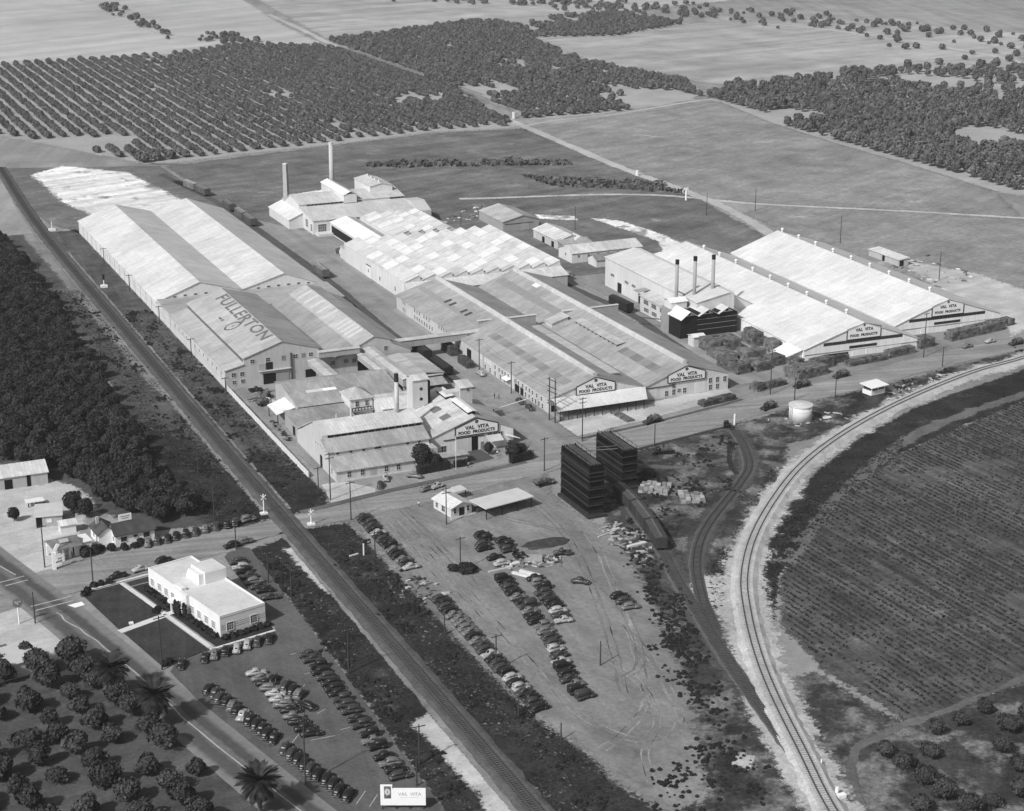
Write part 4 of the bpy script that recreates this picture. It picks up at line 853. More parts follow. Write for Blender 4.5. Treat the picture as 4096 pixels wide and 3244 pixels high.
# --- small sheds behind
def shed_y(name, label, x0, x1, xr, y0, y1, ze, zr, wv, rv, rz=0, cat='shed'):
    t = thing(name, label, cat, ((x0+x1)/2, y0, 0), rz)
    MB().prism_y(gable_prof(x0, x1, xr, ze, zr), y0, y1).build('wall', wallm(wv), t)
    roof_y(t, 'roof_slope', x0-.3, ze-.08, xr, zr, y0, y1, roofm(rv,'y',3,1)); roof_y(t, 'roof_slope', xr+.02, zr, x1+.3, ze-.08, y0, y1, roofm(rv*.85,'y',3,1)); return t  # second slope is a darkened copy, shade painted into the roof tone
def shed_x(name, label, x0, x1, y0, y1, yr, ze, zr, wv, rv, rz=0, cat='shed'):
    t = thing(name, label, cat, ((x0+x1)/2, y0, 0), rz)
    MB().prism_x([(y0,0),(y1,0),(y1,ze),(yr,zr),(y0,ze)], x0, x1).build('wall', wallm(wv), t)
    roof_x(t, 'roof_slope', y0-.35, ze-.1, yr, zr, x0, x1, roofm(rv,'x',3,1)); roof_x(t, 'roof_slope', yr+.02, zr, y1+.35, ze-.1, x0, x1, roofm(rv*.9,'x',3,1)); return t  # back slope slightly darkened in colour as the shaded side
t = shed_y('storage_shed', 'grey gabled storage shed farthest back behind the sawtooth roof', 291.2, 308, 300.5, 665, 691, 4.2, 6.4, .33, .5)
MB().box(292,305,664.88,665,2.9,3.1).build('door_rail', M_dark, t); door(t, '-y', 301.5, 665, .05, 4, 2.9, wallm(.37))
t = shed_y('storage_shed', 'white-roofed shed with a small dormer gable and dark doors', 298.5, 311, 304.6, 626, 650, 3.6, 5.6, .5, .72)
for y in (640, 631): door(t, '-x', 298.5, y, .05, 2.4, 2.4, M_blk)
for y in (645, 642.5, 637, 634.5): window(t, '-x', 298.5, y, 3.0, .6, .5, mull=0, trans=0)
m = MB(); m.slab((297.8,620.4,3.2),(311.5,620.4,3.2),(311.5,626.3,4.2),(297.8,626.3,4.2),.12); m.build('porch_roof', roofm(.42,'x',2,1), t)
for x in (298.4,302.6,306.8,311): MB().box(x-.1,x+.1,620.7,620.9,0,3.0).build('post', M_dark, t)
m = MB(); m.prism_y([(304.6,3.6),(310.4,3.6),(307.4,5.3)], 623.4, 630); m.build('dormer', wallm(.55), t)
t = shed_x('bunkhouse', 'long white shed with a row of small square windows', 293.4, 324.6, 602.5, 614.6, 609, 4.0, 6.0, .64, .66)
for i in range(7): window(t, '-y', 296.4+4.3*i, 602.5, 2.6, .9, .9, mull=0)
window(t, '-x', 293.4, 608, 2.7, .9, 1.0, mull=0)
shed_x('small_shed', 'small dark-roofed shed in front of the long white shed', 299.2, 313.6, 592.4, 599.6, 596, 2.9, 4.5, .6, .24)
t = thing('field_shed', 'low white flat-roofed field shed behind the big warehouses', 'shed', (410, 546, 0))
MB().box(408,412.6,546,566,0,2.7).build('wall', wallm(.45), t); MB().slab((407.6,545.6,2.75),(413,545.6,3.3),(413,566.4,3.3),(407.6,566.4,2.75),.15).build('roof', roofm(.8,'y',3,2), t)
door(t, '-x', 408, 556, .05, 1.6, 2.2, M_blk); door(t, '-y', 409.4, 546, .05, 1.8, 2.2, M_blk)
# --- front lettered building
t = thing('front_factory', 'front factory gable lettered VAL VITA FOOD PRODUCTS at the street', 'factory', (174.6, 419.2, 0))
MB().prism_y([(161.8,0),(186.6,0),(186.6,5.2),(175,10.0),(161.8,5.4)], 419.2, 447.5).build('wall', wallm(.68), t)
roof_y(t, 'roof_slope', 161.3, 5.25, 175, 10.0, 419.2, 447.4, roofm(.62,'y',3,.9,.10,.2)); roof_y(t, 'roof_slope', 175.02, 10.0, 187.0, 5.1, 419.2, 447.4, roofm(.46,'y',3,.9,.10,.2))  # sunny slope painted lighter, the far slope darker as if shaded
zv = lambda x: 5.25+(x-161.3)*(4.75/13.7)+.10
for y in (441, 434, 427): MB().slab((168.0,y-1.6,zv(168.0)),(170.6,y-1.6,zv(170.6)),(170.6,y+1.6,zv(170.6)),(168.0,y+1.6,zv(168.0)),.05).build('skylight_panel', plain(.16,.4,.15), t)
MB().box(174.1,176.1,421.5,433.6,9.4,10.6).build('monitor_wall', M_dark, t)
m = MB(); m.slab((173.7,421.1,10.6),(175.2,421.1,11.0),(175.2,434,11.0),(173.7,434,10.6),.1).slab((175.22,421.1,11.0),(176.5,421.1,10.7),(176.5,434,10.7),(175.22,434,11.0),.1); m.build('monitor_roof', roofm(.8,'y',2,2,.04,.06), t)
MB().box(173.6,175.4,437,444.6,9.4,10.5).build('monitor_wall', M_dark, t); m = MB(); m.slab((173.2,436.6,10.5),(175.9,436.6,10.8),(175.9,445,10.8),(173.2,445,10.5),.1); m.build('monitor_roof', roofm(.75,'y',2,2,.04,.06), t)
door(t, '-y', 171.6, 419.14, .05, 4.6, 4.0, wallm(.56), 'sliding_door', .16); door(t, '-y', 174.9, 419.2, .05, 1.9, 4.0, M_blk)
MB().box(165.6,177.6,418.95,419.1,4.1,4.3).build('door_rail', M_dark, t)
for x in (179.4,181.1,182.7): window(t, '-y', x, 419.2, 3.9, 1.35, 1.1, mull=1)
window(t, '-y', 165.7, 419.2, 1.7, 1.4, 1.8); door(t, '-y', 177.2, 419.2, .05, 1.0, 2.2, plain(.2))
m = MB(); m.slab((178.2,416.4,2.9),(182.6,416.4,2.9),(182.6,419.1,3.9),(178.2,419.1,3.9),.1); m.build('porch_roof', plain(.5,.8,.15), t)
m = MB(); m.slab((183.2,417.2,3.9),(187.6,416.6,2.6),(187.6,417.2,2.6),(184,419.1,3.9),.08); m.build('awning', plain(.8), t)
sign(t, 175.4, 9.45, 419.0, 6.4, 7.3, 4.8, .74, 1.42)
m = MB(); m.box(160.6,169.2,410.6,413.4,.08,2.7); m.build('porch_wall', wallm(.34), t); m = MB(); m.slab((160.2,410.2,2.75),(169.6,410.2,2.75),(169.6,413.8,2.95),(160.2,413.8,2.95),.14); m.build('porch_roof', roofm(.4,'x'), t)
sheet('driveway', [(169.8,409),(177.4,411),(176.6,419),(169.8,419)], .095, plain(.085,.9,.15), .1)
# --- two-tier front building
t = thing('canning_shed', 'long two-tier corrugated building facing the street left of the sign', 'factory', (146, 411, 0))
Rc = roofm(.42,'x',3,.7,.12,.16); Rc2 = roofm(.66,'x',3,.9,.08,.14)
MB().prism_x([(411,0),(445.4,0),(445.4,4.0),(441,5.6),(430.2,11.0),(422.4,9.4),(422.4,8.5),(417.2,6.4),(417.2,5.0),(411,3.2)], 132, 160.6).build('wall', wallm(.52), t)
roof_x(t, 'roof_slope', 410.5, 3.08, 417.15, 5.0, 131.9, 158, Rc); roof_x(t, 'roof_slope', 416.8, 6.25, 422.35, 8.45, 131.9, 160.6, Rc)
roof_x(t, 'roof_slope', 422.2, 9.38, 430.2, 11.0, 134.4, 160.6, Rc2); roof_x(t, 'roof_slope', 430.22, 11.0, 445.8, 3.9, 132, 160.6, Rc2)
for i in range(14): MB().box(133.6+1.93*i, 135.3+1.93*i, 422.24, 422.38, 8.62, 9.28).build('clerestory_pane', M_blk, t)
for x, w in ((134.6,.9),(138.3,.9),(141.9,.9),(145.9,1.9),(154.4,.9),(157.8,.9)): window(t, '-y', x, 417.2, 5.75, w, .75, mull=0, trans=0)
for x in (135.6,139.3,146,149.4): window(t, '-y', x, 411, 1.8, 1.1, 1.5)
door(t, '-y', 142.3, 411, .05, 1.8, 2.3, plain(.33)); MB().box(131.8,153,410.5,410.95,.08,.45).build('step', wallm(.5), t)
door(t, '-x', 132, 423.6, .05, 1.8, 3.4, M_dark); window(t, '-x', 132, 414.4, 2.2, 1.0, 1.6)
for i in range(5): window(t, '-x', 132, 420+2.0*i, 6.2-abs(i-2)*.2, .7, .7, dark=.2, mull=0, trans=0)
MB().prism_y([(158.1,0),(161.7,0),(161.7,4.6),(158.1,4.9)], 413.6, 419).build('link_wall', wallm(.45), t)
stack('slim pale chimney with a black top on the canning shed roof', 155.9, 429.1, 10.2, 21.8, .62, .55, .52, .03, 2.2)
MB().cyl(142.9,430,10.6,13.4,.3,.3,8).build('roof_vent', plain(.5), t)
# --- sheds between street and lettered block
t = thing('corrugated_shed', 'wide corrugated shed behind the canning shed with two pale roof panels', 'shed', (152, 461, 0))
Rk = roofm(.40,'x',2.4,.7,.13,.18)
MB().prism_x([(461,0),(483.5,0),(483.5,6.0),(477.2,7.6),(461,5.0)], 137.2, 169.4).build('wall', wallm(.42), t)
roof_x(t, 'roof_slope', 460.6, 4.93, 477.2, 7.6, 137.2, 169.4, Rk); roof_x(t, 'roof_slope', 477.22, 7.6, 484, 5.9, 137.2, 169.4, Rk)
zk = lambda y: 4.93+(y-460.6)*(2.67/16.6)+.1
MB().slab((142.4,468.6,zk(468.6)),(147.4,468.6,zk(468.6)),(147.4,470.2,zk(470.2)),(142.4,470.2,zk(470.2)),.05).build('skylight_panel', plain(.6), t)
MB().slab((147.5,468.6,zk(468.6)),(151.6,468.6,zk(468.6)),(151.6,470.2,zk(470.2)),(147.5,470.2,zk(470.2)),.05).build('skylight_panel', plain(.88), t)
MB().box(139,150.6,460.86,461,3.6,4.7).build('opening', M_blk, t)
for i in range(4): window(t, '-x', 137.2, 466+4*i, 2.0, 1.2, 1.4, dark=.1)
m = MB(); m.slab((130.8,460.8,3.5),(137.2,464,3.9),(137.2,474.6,3.9),(130.8,470.8,3.5),.14); tw = thing('awning', 'bright white square awning on posts beside the fence', 'awning', (134, 468, 0)); m.build('roof', plain(.85,.6,.05), tw)
for x, y in ((131.2,461.4),(131.2,470.4),(134,463)): MB().box(x-.1,x+.1,y-.1,y+.1,0,3.4).build('post', M_dark, tw)
t = thing('low_shed', 'low grey flat shed with a brick end beside the fence', 'shed', (141, 446, 0))
MB().box(133,150.4,446.5,460.4,0,4.0).build('wall', wallm(.36), t); m = MB(); m.slab((132.6,446.1,4.1),(150.7,446.1,4.1),(150.7,460.6,4.6),(132.6,460.6,4.6),.14); m.build('roof', roofm(.36,'x',2.4,.7,.12,.2), t)
door(t, '-x', 133, 451.5, .05, 2.2, 2.6, M_dark); MB().cyl(144.8,449,4.2,5.6,.22,n=8).build('roof_vent', plain(.5), t)
MB().box(150.6,152.2,447,459.6,0,3.2).build('bay', M_dark, t)
t = thing('cupola_house', 'small white house-like block with a pyramid roof among the sheds', 'house', (154.6, 455.4, 0))
MB().box(151.2,158,455.4,463.4,0,7.0).build('wall', wallm(.62), t)
m = MB(); m.add([(150.6,454.8,7.0),(158.6,454.8,7.0),(158.6,464,7.0),(150.6,464,7.0),(154.1,458.6,9.2),(155.1,458.6,9.2),(155.1,460.2,9.2),(154.1,460.2,9.2)], [(0,1,5,4),(1,2,6,5),(2,3,7,6),(3,0,4,7),(4,5,6,7),(3,2,1,0)]); m.build('roof', roofm(.5,'x',2,.7), t)
for x in (153.3,156.3): window(t, '-y', x, 455.4, 5.4, 1.0, 1.5)
for i in range(7): MB().box(151.4+.95*i,151.6+.95*i,454.5,454.7,3.5,4.4).build('baluster', M_dark, t)
MB().box(151.1,157.5,454.45,454.75,4.4,4.55).build('handrail', M_dark, t); MB().box(151.1,158,454.4,455.35,3.3,3.5).build('balcony', plain(.3), t)
t = thing('white_shed', 'white shed squeezed between the square tower and the pyramid-roofed house', 'shed', (163, 447, 0))
MB().prism_x([(447.8,0),(459,0),(459,6.2),(453,7.0),(447.8,5.6)], 158.4, 170).build('wall', wallm(.62), t)
roof_x(t, 'roof_slope', 447.4, 5.5, 453, 7.0, 158.4, 170, roofm(.75,'x',2,1,.07,.15)); roof_x(t, 'roof_slope', 453.02, 7.0, 459.3, 6.1, 158.4, 170, roofm(.7,'x',2,1,.07,.15))  # back slope a touch darker, shade put into its colour
window(t, '-y', 162, 447.8, 4.2, 1.0, 1.6); MB().box(164,169.5,447.66,447.8,4.6,5.2).build('opening', M_blk, t)
t = thing('elevator_tower', 'square pale elevator tower with two round windows', 'tower', (167, 440, 0))
MB().box(164.6,169.2,439.8,444.6,0,15.6).build('wall', wallm(.55), t); m = MB(); m.slab((164.3,439.4,15.6),(169.5,439.4,15.6),(169.5,442.2,16.6),(164.3,442.2,16.6),.12).slab((164.3,442.22,16.6),(169.5,442.22,16.6),(169.5,445,15.6),(164.3,445,15.6),.12); m.build('roof', roofm(.66,'x',2,1), t)
MB().box(169.2,170.0,439.9,444.4,4,14.8).build('chute', M_blk, t)
for zz in (12.8, 9.8):
    m = MB(); m.cyl(0,0,0,.06,.48,n=14); m.v = [(167.2+a, 439.8-c, zz+b) for a, b, c in m.v]; m.build('window', glass(.02), t)
t = thing('headhouse', 'narrow boxy headhouse with one dark opening above the front roof', 'tower', (179.8, 437, 0))
MB().box(178,181.7,437,441,5,12.4).build('wall', wallm(.50), t); m = MB(); m.slab((177.6,436.6,12.5),(182.1,436.6,12.5),(182.1,441.4,13.5),(177.6,441.4,13.5),.12); m.build('roof', roofm(.66,'x',2,1), t)
window(t, '-y', 180.4, 437, 11.6, 1.0, .8, mull=0); MB().box(173.9,177.95,438,441,7,11.2).build('annex', wallm(.55), t)
t = thing('lean_shed', 'pale two-panel shed roof with dark open front beside the alley', 'shed', (183, 477, 0))
MB().box(176.6,188.4,478,498.6,0,4.5).build('wall', wallm(.3), t); m = MB(); m.slab((176.2,476.2,4.6),(182.5,476.2,5.3),(182.5,499,5.3),(176.2,499,4.6),.12).slab((182.52,476.2,5.3),(188.9,476.2,4.6),(188.9,499,4.6),(182.52,499,5.3),.12); m.build('roof', roofm(.52,'y',3,.8,.12,.2), t)
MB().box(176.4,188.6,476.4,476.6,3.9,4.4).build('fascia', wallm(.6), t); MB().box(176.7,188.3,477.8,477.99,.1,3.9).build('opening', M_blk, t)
m = MB(); m.slab((177.5,471.2,2.6),(188,471.2,2.6),(188,476.1,3.6),(177.5,476.1,3.6),.1); m.build('lower_roof', roofm(.4,'x',2,.8), t)
# --- white plank fence beside the railway
t = thing('boundary_fence', 'long white board fence between the factory and the railway', 'fence', (126.4, 455, 0))
fp = MB().box(126.33,126.43,0,2.4,.05,1.75).mesh('fence_panel', wallm(.72, .15))
for i in range(33): obj('fence_panel', fp, t, (-126.4+random.uniform(-.03,.03), 417.6+2.46*i-455, random.uniform(-.06,.06)))
fq = MB().box(126.45,126.6,-.08,.08,0,1.9).mesh('fence_post', plain(.3))
for i in range(34): obj('fence_post', fq, t, (-126.4, 417.5+2.46*i-455, 0))
# --- street kiosk and its flat canopy
t = thing('gate_house', 'small white gabled gate house with dark windows by the street', 'gate house', (153.2, 376, 0), R(11))
MB().prism_y([(150,.3),(156.2,.3),(156.2,2.9),(153.1,4.0),(150,2.9)], 376, 384).build('wall', wallm(.62), t)
roof_y(t, 'roof_slope', 149.6, 2.78, 153.1, 4.0, 375.8, 384.2, roofm(.75,'y',2,1,.05,.1)); roof_y(t, 'roof_slope', 153.12, 4.0, 156.6, 2.78, 375.8, 384.2, roofm(.62,'y',2,1,.05,.1))  # paler sunward slope and darker lee slope, light and shade painted in
for x in (151.2, 155.1): window(t, '-y', x, 376, 1.8, .8, 1.4, mull=0)
door(t, '-y', 153.2, 376, .3, 1.5, 2.1, M_dark); window(t, '-x', 150, 379.4, 1.7, 1.4, 1.6); window(t, '-x', 150, 382.4, 1.7, 1.0, 1.2)
MB().box(149.6,157,375,375.98,.05,.3).build('step', plain(.4), t)
t = thing('flat_canopy', 'flat pale canopy roof on posts beside the gate house', 'canopy', (163.8, 375.5, 0), R(11.5))
MB().box(156.7,171.6,372,379.4,3.0,3.22).build('roof', plain(.56,.7,.08,.3), t)
for x in (157.2,162,166.6,171): 
    for y in (372.5,379): MB().box(x-.09,x+.09,y-.09,y+.09,0,3).build('post', M_dark, t)
MB().box(158,171,377.5,379.2,.05,1.1).build('scale_bench', plain(.06), t)
t = thing('loading_shelter', 'tiny open shelter with a pale roof behind the gate house', 'shelter', (156.5, 388, 0), R(11)); MB().slab((153.6,386.4,2.4),(159,386.4,2.4),(159,389.4,2.7),(153.6,389.4,2.7),.12).build('roof', plain(.55), t)
for x in (153.9,158.7): MB().box(x-.08,x+.08,386.7,386.9,0,2.35).build('post', M_dark, t)
# --- tank and hut by the curve
t = thing('water_tank', 'squat round white tank with a shallow cone lid beside the curved track', 'tank', (271.3, 404.4, 0))
MB().cyl(271.3,404.4,.05,4.7,3.35,3.35,36).build('shell', plain(.66,.45,.1,.25), t, True); MB().cyl(271.3,404.4,4.7,4.95,3.6,3.55,36).build('rim', plain(.6), t); MB().cyl(271.3,404.4,4.95,5.5,3.5,.2,36).build('lid', plain(.55,.7,.12,.4), t)
for k in (1.6, 3.2): MB().cyl(271.3,404.4,k,k+.06,3.38,3.38,36,False).build('hoop', plain(.4), t)
m = MB(); m.bar((267.7,403.4,.05),(267.9,403.6,4.9),.05).bar((267.5,403.9,.05),(267.7,404.1,4.9),.05); m.build('ladder', plain(.2), t)
t = thing('track_hut', 'small white watchman hut with a flat overhanging roof near the curve', 'hut', (305.4, 416.2, 0), R(10))
MB().box(302.6,308.4,414.6,418.4,.3,1.7).build('wall', plain(.75,.7,.06), t); MB().box(302.8,308.2,414.8,418.2,1.7,2.8).build('glazing', glass(.05), t)
for x in (302.75,305.4,308.1): MB().box(x-.12,x+.12,414.55,414.8,1.7,2.85).build('post', plain(.7), t)
MB().slab((301.9,413.9,2.95),(309.2,413.9,2.95),(309.2,419.2,3.4),(301.9,419.2,3.4),.16).build('roof', plain(.8,.6,.06), t)
for x in (303,308): MB().box(x-.2,x+.2,415,415.4,0,.3).build('footing', M_dark, t)
t = thing('crate_yard_hut', 'narrow white hut at the corner of the crate yard', 'hut', (282, 482, 0))
MB().box(279.8,284.2,482,485.6,0,3.4).build('wall', wallm(.6), t); MB().slab((279.5,481.6,3.4),(284.5,481.6,3.4),(284.5,483.8,4.0),(279.5,483.8,4.0),.1).slab((279.5,483.82,4.0),(284.5,483.82,4.0),(284.5,486,3.4),(279.5,486,3.4),.1).build('roof', roofm(.8,'x',2,2,.03,.05), t)
# --- cooling towers
def cooling(label, x0, x1, y0, y1, h, tiers, basin, rz=0):
    t = thing('cooling_tower', label, 'cooling tower', ((x0+x1)/2, (y0+y1)/2, 0), rz)
    dk = plain(.010,.95,.3,1.5,.1); dk2 = plain(.018,.95,.3,1.5,.1)
    MB().box(x0+.5,x1-.5,y0+.5,y1-.5,0,h-.4).build('core', plain(.004,.95,.2), t)
    th = (h-.8)/tiers; rg = random.Random(int(x0))
    for cx_, cy_ in ((x0,y0),(x1,y0),(x0,y1),(x1,y1)): MB().box(cx_-.14,cx_+.14,cy_-.14,cy_+.14,0,h+.2).build('corner_post', plain(.03,.9,.3), t)
    for k in range(tiers):
        z = .8+th*k
        for a in range(4):
            zz = z+th*a/4.0; o = .44-.09*a; lift = th*.24
            for side in range(4):
                v = plain(rg.choice((.006,.009,.013,.02)) if a else .028,.95,.3,1.5,.1); j1, j2 = rg.uniform(-.07,.07), rg.uniform(-.07,.07)
                if side == 0: m = MB().slab((x0-.3,y0-o+j1,zz),(x1+.3,y0-o+j2,zz),(x1+.3,y0+.1,zz+lift),(x0-.3,y0+.1,zz+lift),.06)
                elif side == 1: m = MB().slab((x0-o+j1,y1+.3,zz),(x0-o+j2,y0-.3,zz),(x0+.1,y0-.3,zz+lift),(x0+.1,y1+.3,zz+lift),.06)
                elif side == 2: m = MB().slab((x1+o+j1,y0-.3,zz),(x1+o+j2,y1+.3,zz),(x1-.1,y1+.3,zz+lift),(x1-.1,y0-.3,zz+lift),.06)
                else: m = MB().slab((x1+.3,y1+o,zz),(x0-.3,y1+o,zz),(x0-.3,y1-.1,zz+lift),(x1+.3,y1-.1,zz+lift),.06)
                m.build('louvre_board', v, t)
    n = int((x1-x0)/.8)
    for i in range(n): MB().box(x0+.3+.8*i,x0+.62+.8*i,y0,y1,h-.35,h+.12+.25*(1-abs(2*i/(n-1)-1))).build('top_trough', plain(.075,.85,.3), t)
    for x in (x0, x1):
        MB().bar((x,y0,h+.9),(x,y1,h+.9),.05).build('handrail', dk2, t)
    for i in range(int((y1-y0)/2.4)+1):
        for x in (x0, x1): MB().bar((x,y0+2.4*i,h-.3),(x,y0+2.4*i,h+.9),.04).build('rail_post', dk2, t)
    if basin: MB().box(x0-.9,x1+.7,y0-1.4,y1+.8,0,.7).build('basin', plain(.04,.85,.3), t)
    return t
cooling('tall black slatted cooling tower beside the dirt lot', 182.1, 185.8, 362.4, 378.2, 13.8, 6, True)
cooling('lower black slatted cooling tower behind the tall one', 198.6, 202.4, 376.2, 391, 10.8, 5, True)
t = thing('walkway', 'thin pipe walkway joining the two cooling towers', 'walkway', (192, 380, 0))
for z, y in ((11.5,379.2),(10.7,379.0),(11.1,378.2)): MB().bar((186.2,y,z+.6),(198.4,y+.6,z-.6),.07).build('pipe', plain(.2), t)
# --- white office
AO = (71.9, 364.8); rzO = R(14.5)
t = thing('office_building', 'flat-roofed white office building with lawns in front', 'office', (AO[0], AO[1], 0), rzO)
def B(x0, x1, y0, y1, z0, z1): return MB().box(AO[0]+x0, AO[0]+x1, AO[1]+y0, AO[1]+y1, z0, z1)
Wo = plain(.74,.75,.05,.3); Ro = groundm('felt_roof', .60, .06, .10, .06, .05, .3, 1.5, patches=[(.2, .62, .72, .75)], fade=False)
B(0,11.1,-32.6,0,0,4.75).build('wall', Wo, t); B(.3,10.8,-32.3,-.3,4.752,4.80).build('roof', Ro, t)
for q in ((0,.28,-32.6,0),(10.82,11.1,-32.6,0),(.28,10.82,-32.6,-32.32),(.28,10.82,-.28,0)): B(*q,4.752,5.05).build('parapet', Wo, t)
B(5.9,11.3,-15.8,-9.4,4.81,7.5).build('roof_block', Wo, t); B(6.1,11.1,-15.6,-9.6,7.503,7.56).build('block_roof', Ro, t)
m = MB(); m.prism_x([(AO[1]-15.2,4.81),(AO[1]-9.2,4.81),(AO[1]-9.2,5.2),(AO[1]-10.4,7.2),(AO[1]-15.2,7.2)], AO[0]+4.7, AO[0]+5.85); m.build('stair_wall', Wo, t)
B(-.02,1.2,-15.9,-12.6,4.81,5.5).build('entrance_parapet', Wo, t)
B(-.75,-.02,-19.3,-13.6,0,5.2).build('entrance_bay', Wo, t)
m = MB(); m.cyl(AO[0]-1.7, AO[1]-15.4, 2.9, 3.15, 1.5, 1.5, 20); m.build('entrance_canopy', Wo, t); B(-2.3,-2.0,-14.9,-14.6,0,2.9).build('canopy_post', Wo, t)
for yy in (-1.9,-5.3,-8.5,-11.6,-20.4,-23.5,-26.7,-29.8): window(t, '-x', AO[0], AO[1]+yy, 2.1, 1.5, 1.7, dark=.25, frame=.75, mull=2, trans=2)
for xx in (2.4, 8.2): window(t, '-y', AO[0]+xx, AO[1]-32.6, 2.1, 1.6, 1.8, dark=.12, frame=.6, mull=2, trans=2)
for zz in (1.75, 2.2, 2.65): 
    for a, b in ((0.1,1.4),(3.4,7.2),(9.2,11.0)): B(a,b,-32.64,-32.6,zz,zz+.09).build('groove', plain(.28), t)
B(.02,11.08,-32.64,-32.6,4.4,4.5).build('groove', plain(.28), t)
def bush(name, label, x, y, r, h, n=150, group=None, m=None, sx=1.0, rz=0, cat='shrub'):
    o = obj(name, crown_mesh('bush', int(x*7+y*13)%9999, r, h*.55, n, .22+.05*r, m or M_leaf3, .25, h*.5), None, (x, y, 0), rz, (sx, 1, 1)); return tag(o, label, cat, group)
def loc2w(x, y): c, s = math.cos(rzO), math.sin(rzO); return (AO[0]+x*c-y*s, AO[1]+x*s+y*c)
k = 0
for i in range(15):
    x, y = loc2w(-1.1, -1.4-2.15*i)
    if not -20 < -1.4-2.15*i < -13: bush('foundation_shrub', 'low dark shrub in the bed along the front wall of the office', x, y, .95, 1.3, 70, 'shrubs along the office front')
for i in range(7):
    x, y = loc2w(.4+1.75*i, -34.0); bush('foundation_shrub', 'low dark shrub in the bed along the end wall of the office', x, y, .95, 1.1, 70, 'shrubs along the office end')
for i, (dx, dy) in enumerate(((-2.6,-17.8),(-2.5,-18.9),(-1.6,-19.6))):
    x, y = loc2w(dx, dy); bush('cypress', 'slim dark cypress beside the office entrance', x, y, .55, 4.2, 110, 'cypresses at the office door')
for i, (x, y) in enumerate(((58.6,368.0),(57.6,366.4),(62.2,370.4),(64,370.8),(66,325.2),(67.3,325.8),(71.0,351.8),(70.4,351.0),(60.4,370.2))): bush('lawn_shrub', 'round dark shrub at the %s edge of the office lawns' % ('upper left' if i in (0,1,2,3,8) else 'lower' if i in (4,5) else 'inner'), x, y, .9, 1.3, 80, 'shrubs around the lawns %d' % (0 if i in (0,1,2,3,8) else 1 if i in (4,5) else 2))
# --- house with a rooftop sign
t = thing('house', 'white house with dark L-shaped roof and a rooftop sign board', 'house', (69.9, 391.6, 0), R(5))
Rd = roofm(.085,'x',1.0,.3,.2,.2)
MB().prism_x([(391.6,0),(397.4,0),(397.4,3.0),(394.5,4.9),(391.6,3.0)], 69.9, 79.6).build('wall', wallm(.80,.04), t)
roof_x(t, 'roof_slope', 391.1, 2.8, 394.5, 4.95, 69.9, 79.6, Rd); roof_x(t, 'roof_slope', 394.52, 4.95, 397.9, 2.8, 69.9, 79.6, Rd)
MB().prism_y([(66.6,0),(71.2,0),(71.2,2.8),(68.9,4.4),(66.6,2.8)], 394.2, 401).build('wing_wall', wallm(.80,.04), t)
roof_y(t, 'wing_slope', 66.2, 2.65, 68.9, 4.45, 394.2, 401, Rd); roof_y(t, 'wing_slope', 68.92, 4.45, 71.6, 2.65, 394.2, 401, Rd)
window(t, '-y', 72.0, 391.6, 1.6, 1.5, 1.2, mull=0, trans=0); window(t, '-y', 77.6, 391.6, 1.7, 1.6, 1.3, mull=0, trans=0); window(t, '-y', 74.9, 391.6, 1.9, 1.0, .7, mull=0, trans=0)
for y in (395.6, 398.2): window(t, '-x', 66.6, y, 1.7, .8, 1.2, mull=0)
window(t, '-x', 69.9, 393.0, 1.6, .8, 1.1, mull=0); MB().box(67.6,68.3,399,399.7,3.4,5.4).build('chimney', plain(.4), t)
s = MB().box(71.8,75.0,394.3,394.45,5.2,6.9).build('roof_sign', plain(.78,.7,.05), t)
for z_, w in ((6.35,2.2),(5.85,1.7)): MB().box(73.4-w/2,73.4+w/2,394.26,394.3,z_-.1,z_+.1).build('sign_line', plain(.3,.8,.3), t)
m = MB(); m.bar((72.2,394.5,4.8),(72.2,394.4,6.4),.05).bar((74.6,394.5,4.8),(74.6,394.4,6.4),.05); m.build('sign_post', M_dark, t)
# --- filling station
t = thing('filling_station', 'white filling station with grey gabled drive-through canopy', 'filling station', (58, 390.5, 0), R(8))
MB().prism_x([(388.0,3.05),(394.4,3.05),(394.4,3.3),(391.2,4.6),(388.0,3.3)], 54.2, 60.6).build('gable', wallm(.78,.04), t)
roof_x(t, 'roof_slope', 387.7, 3.28, 391.2, 4.65, 54.0, 60.8, roofm(.24,'x',1,.3,.15,.2)); roof_x(t, 'roof_slope', 391.22, 4.65, 394.7, 3.28, 54.0, 60.8, roofm(.24,'x',1,.3,.15,.2))
for x in (54.5,56.6): 
    for y in (388.3,393.6): MB().box(x-.22,x+.22,y-.22,y+.22,0,3.04).build('column', wallm(.8,.04), t)
MB().box(60.0,64,389.6,394.2,0,3.0).build('wall', wallm(.78,.04), t); MB().box(59.8,64.2,389.4,394.4,3.003,3.25).build('parapet', wallm(.78,.04), t)
window(t, '-y', 62.2, 389.6, 1.6, 1.6, 1.3); door(t, '-x', 60.0, 391, .05, 1.0, 2.1, M_dark)
m = MB(); m.slab((56.4,389.2,4.3),(58.6,389.2,4.3),(58.6,390.4,4.75),(56.4,390.4,4.75),.1); m.build('roof_sign', plain(.4), t)
for i, x in enumerate((55.2,58.4)):
    p = thing('fuel_pump', ['left','right'][i]+' slim white fuel pump under the station canopy', 'fuel pump', (x+.3, 389.6, 0)); MB().box(x+.05,x+.55,389.4,389.8,0,1.5).build('body', plain(.7), p); MB().cyl(x+.3,389.6,1.5,2.0,.22,.22,10).build('globe', plain(.8), p)
t = thing('station_sign', 'white pillar sign with a V-shaped top in front of the filling station', 'sign', (54.1, 383.9, 0))
MB().box(53.7,54.5,383.6,384.2,0,4.4).build('pillar', plain(.82,.7,.04), t)
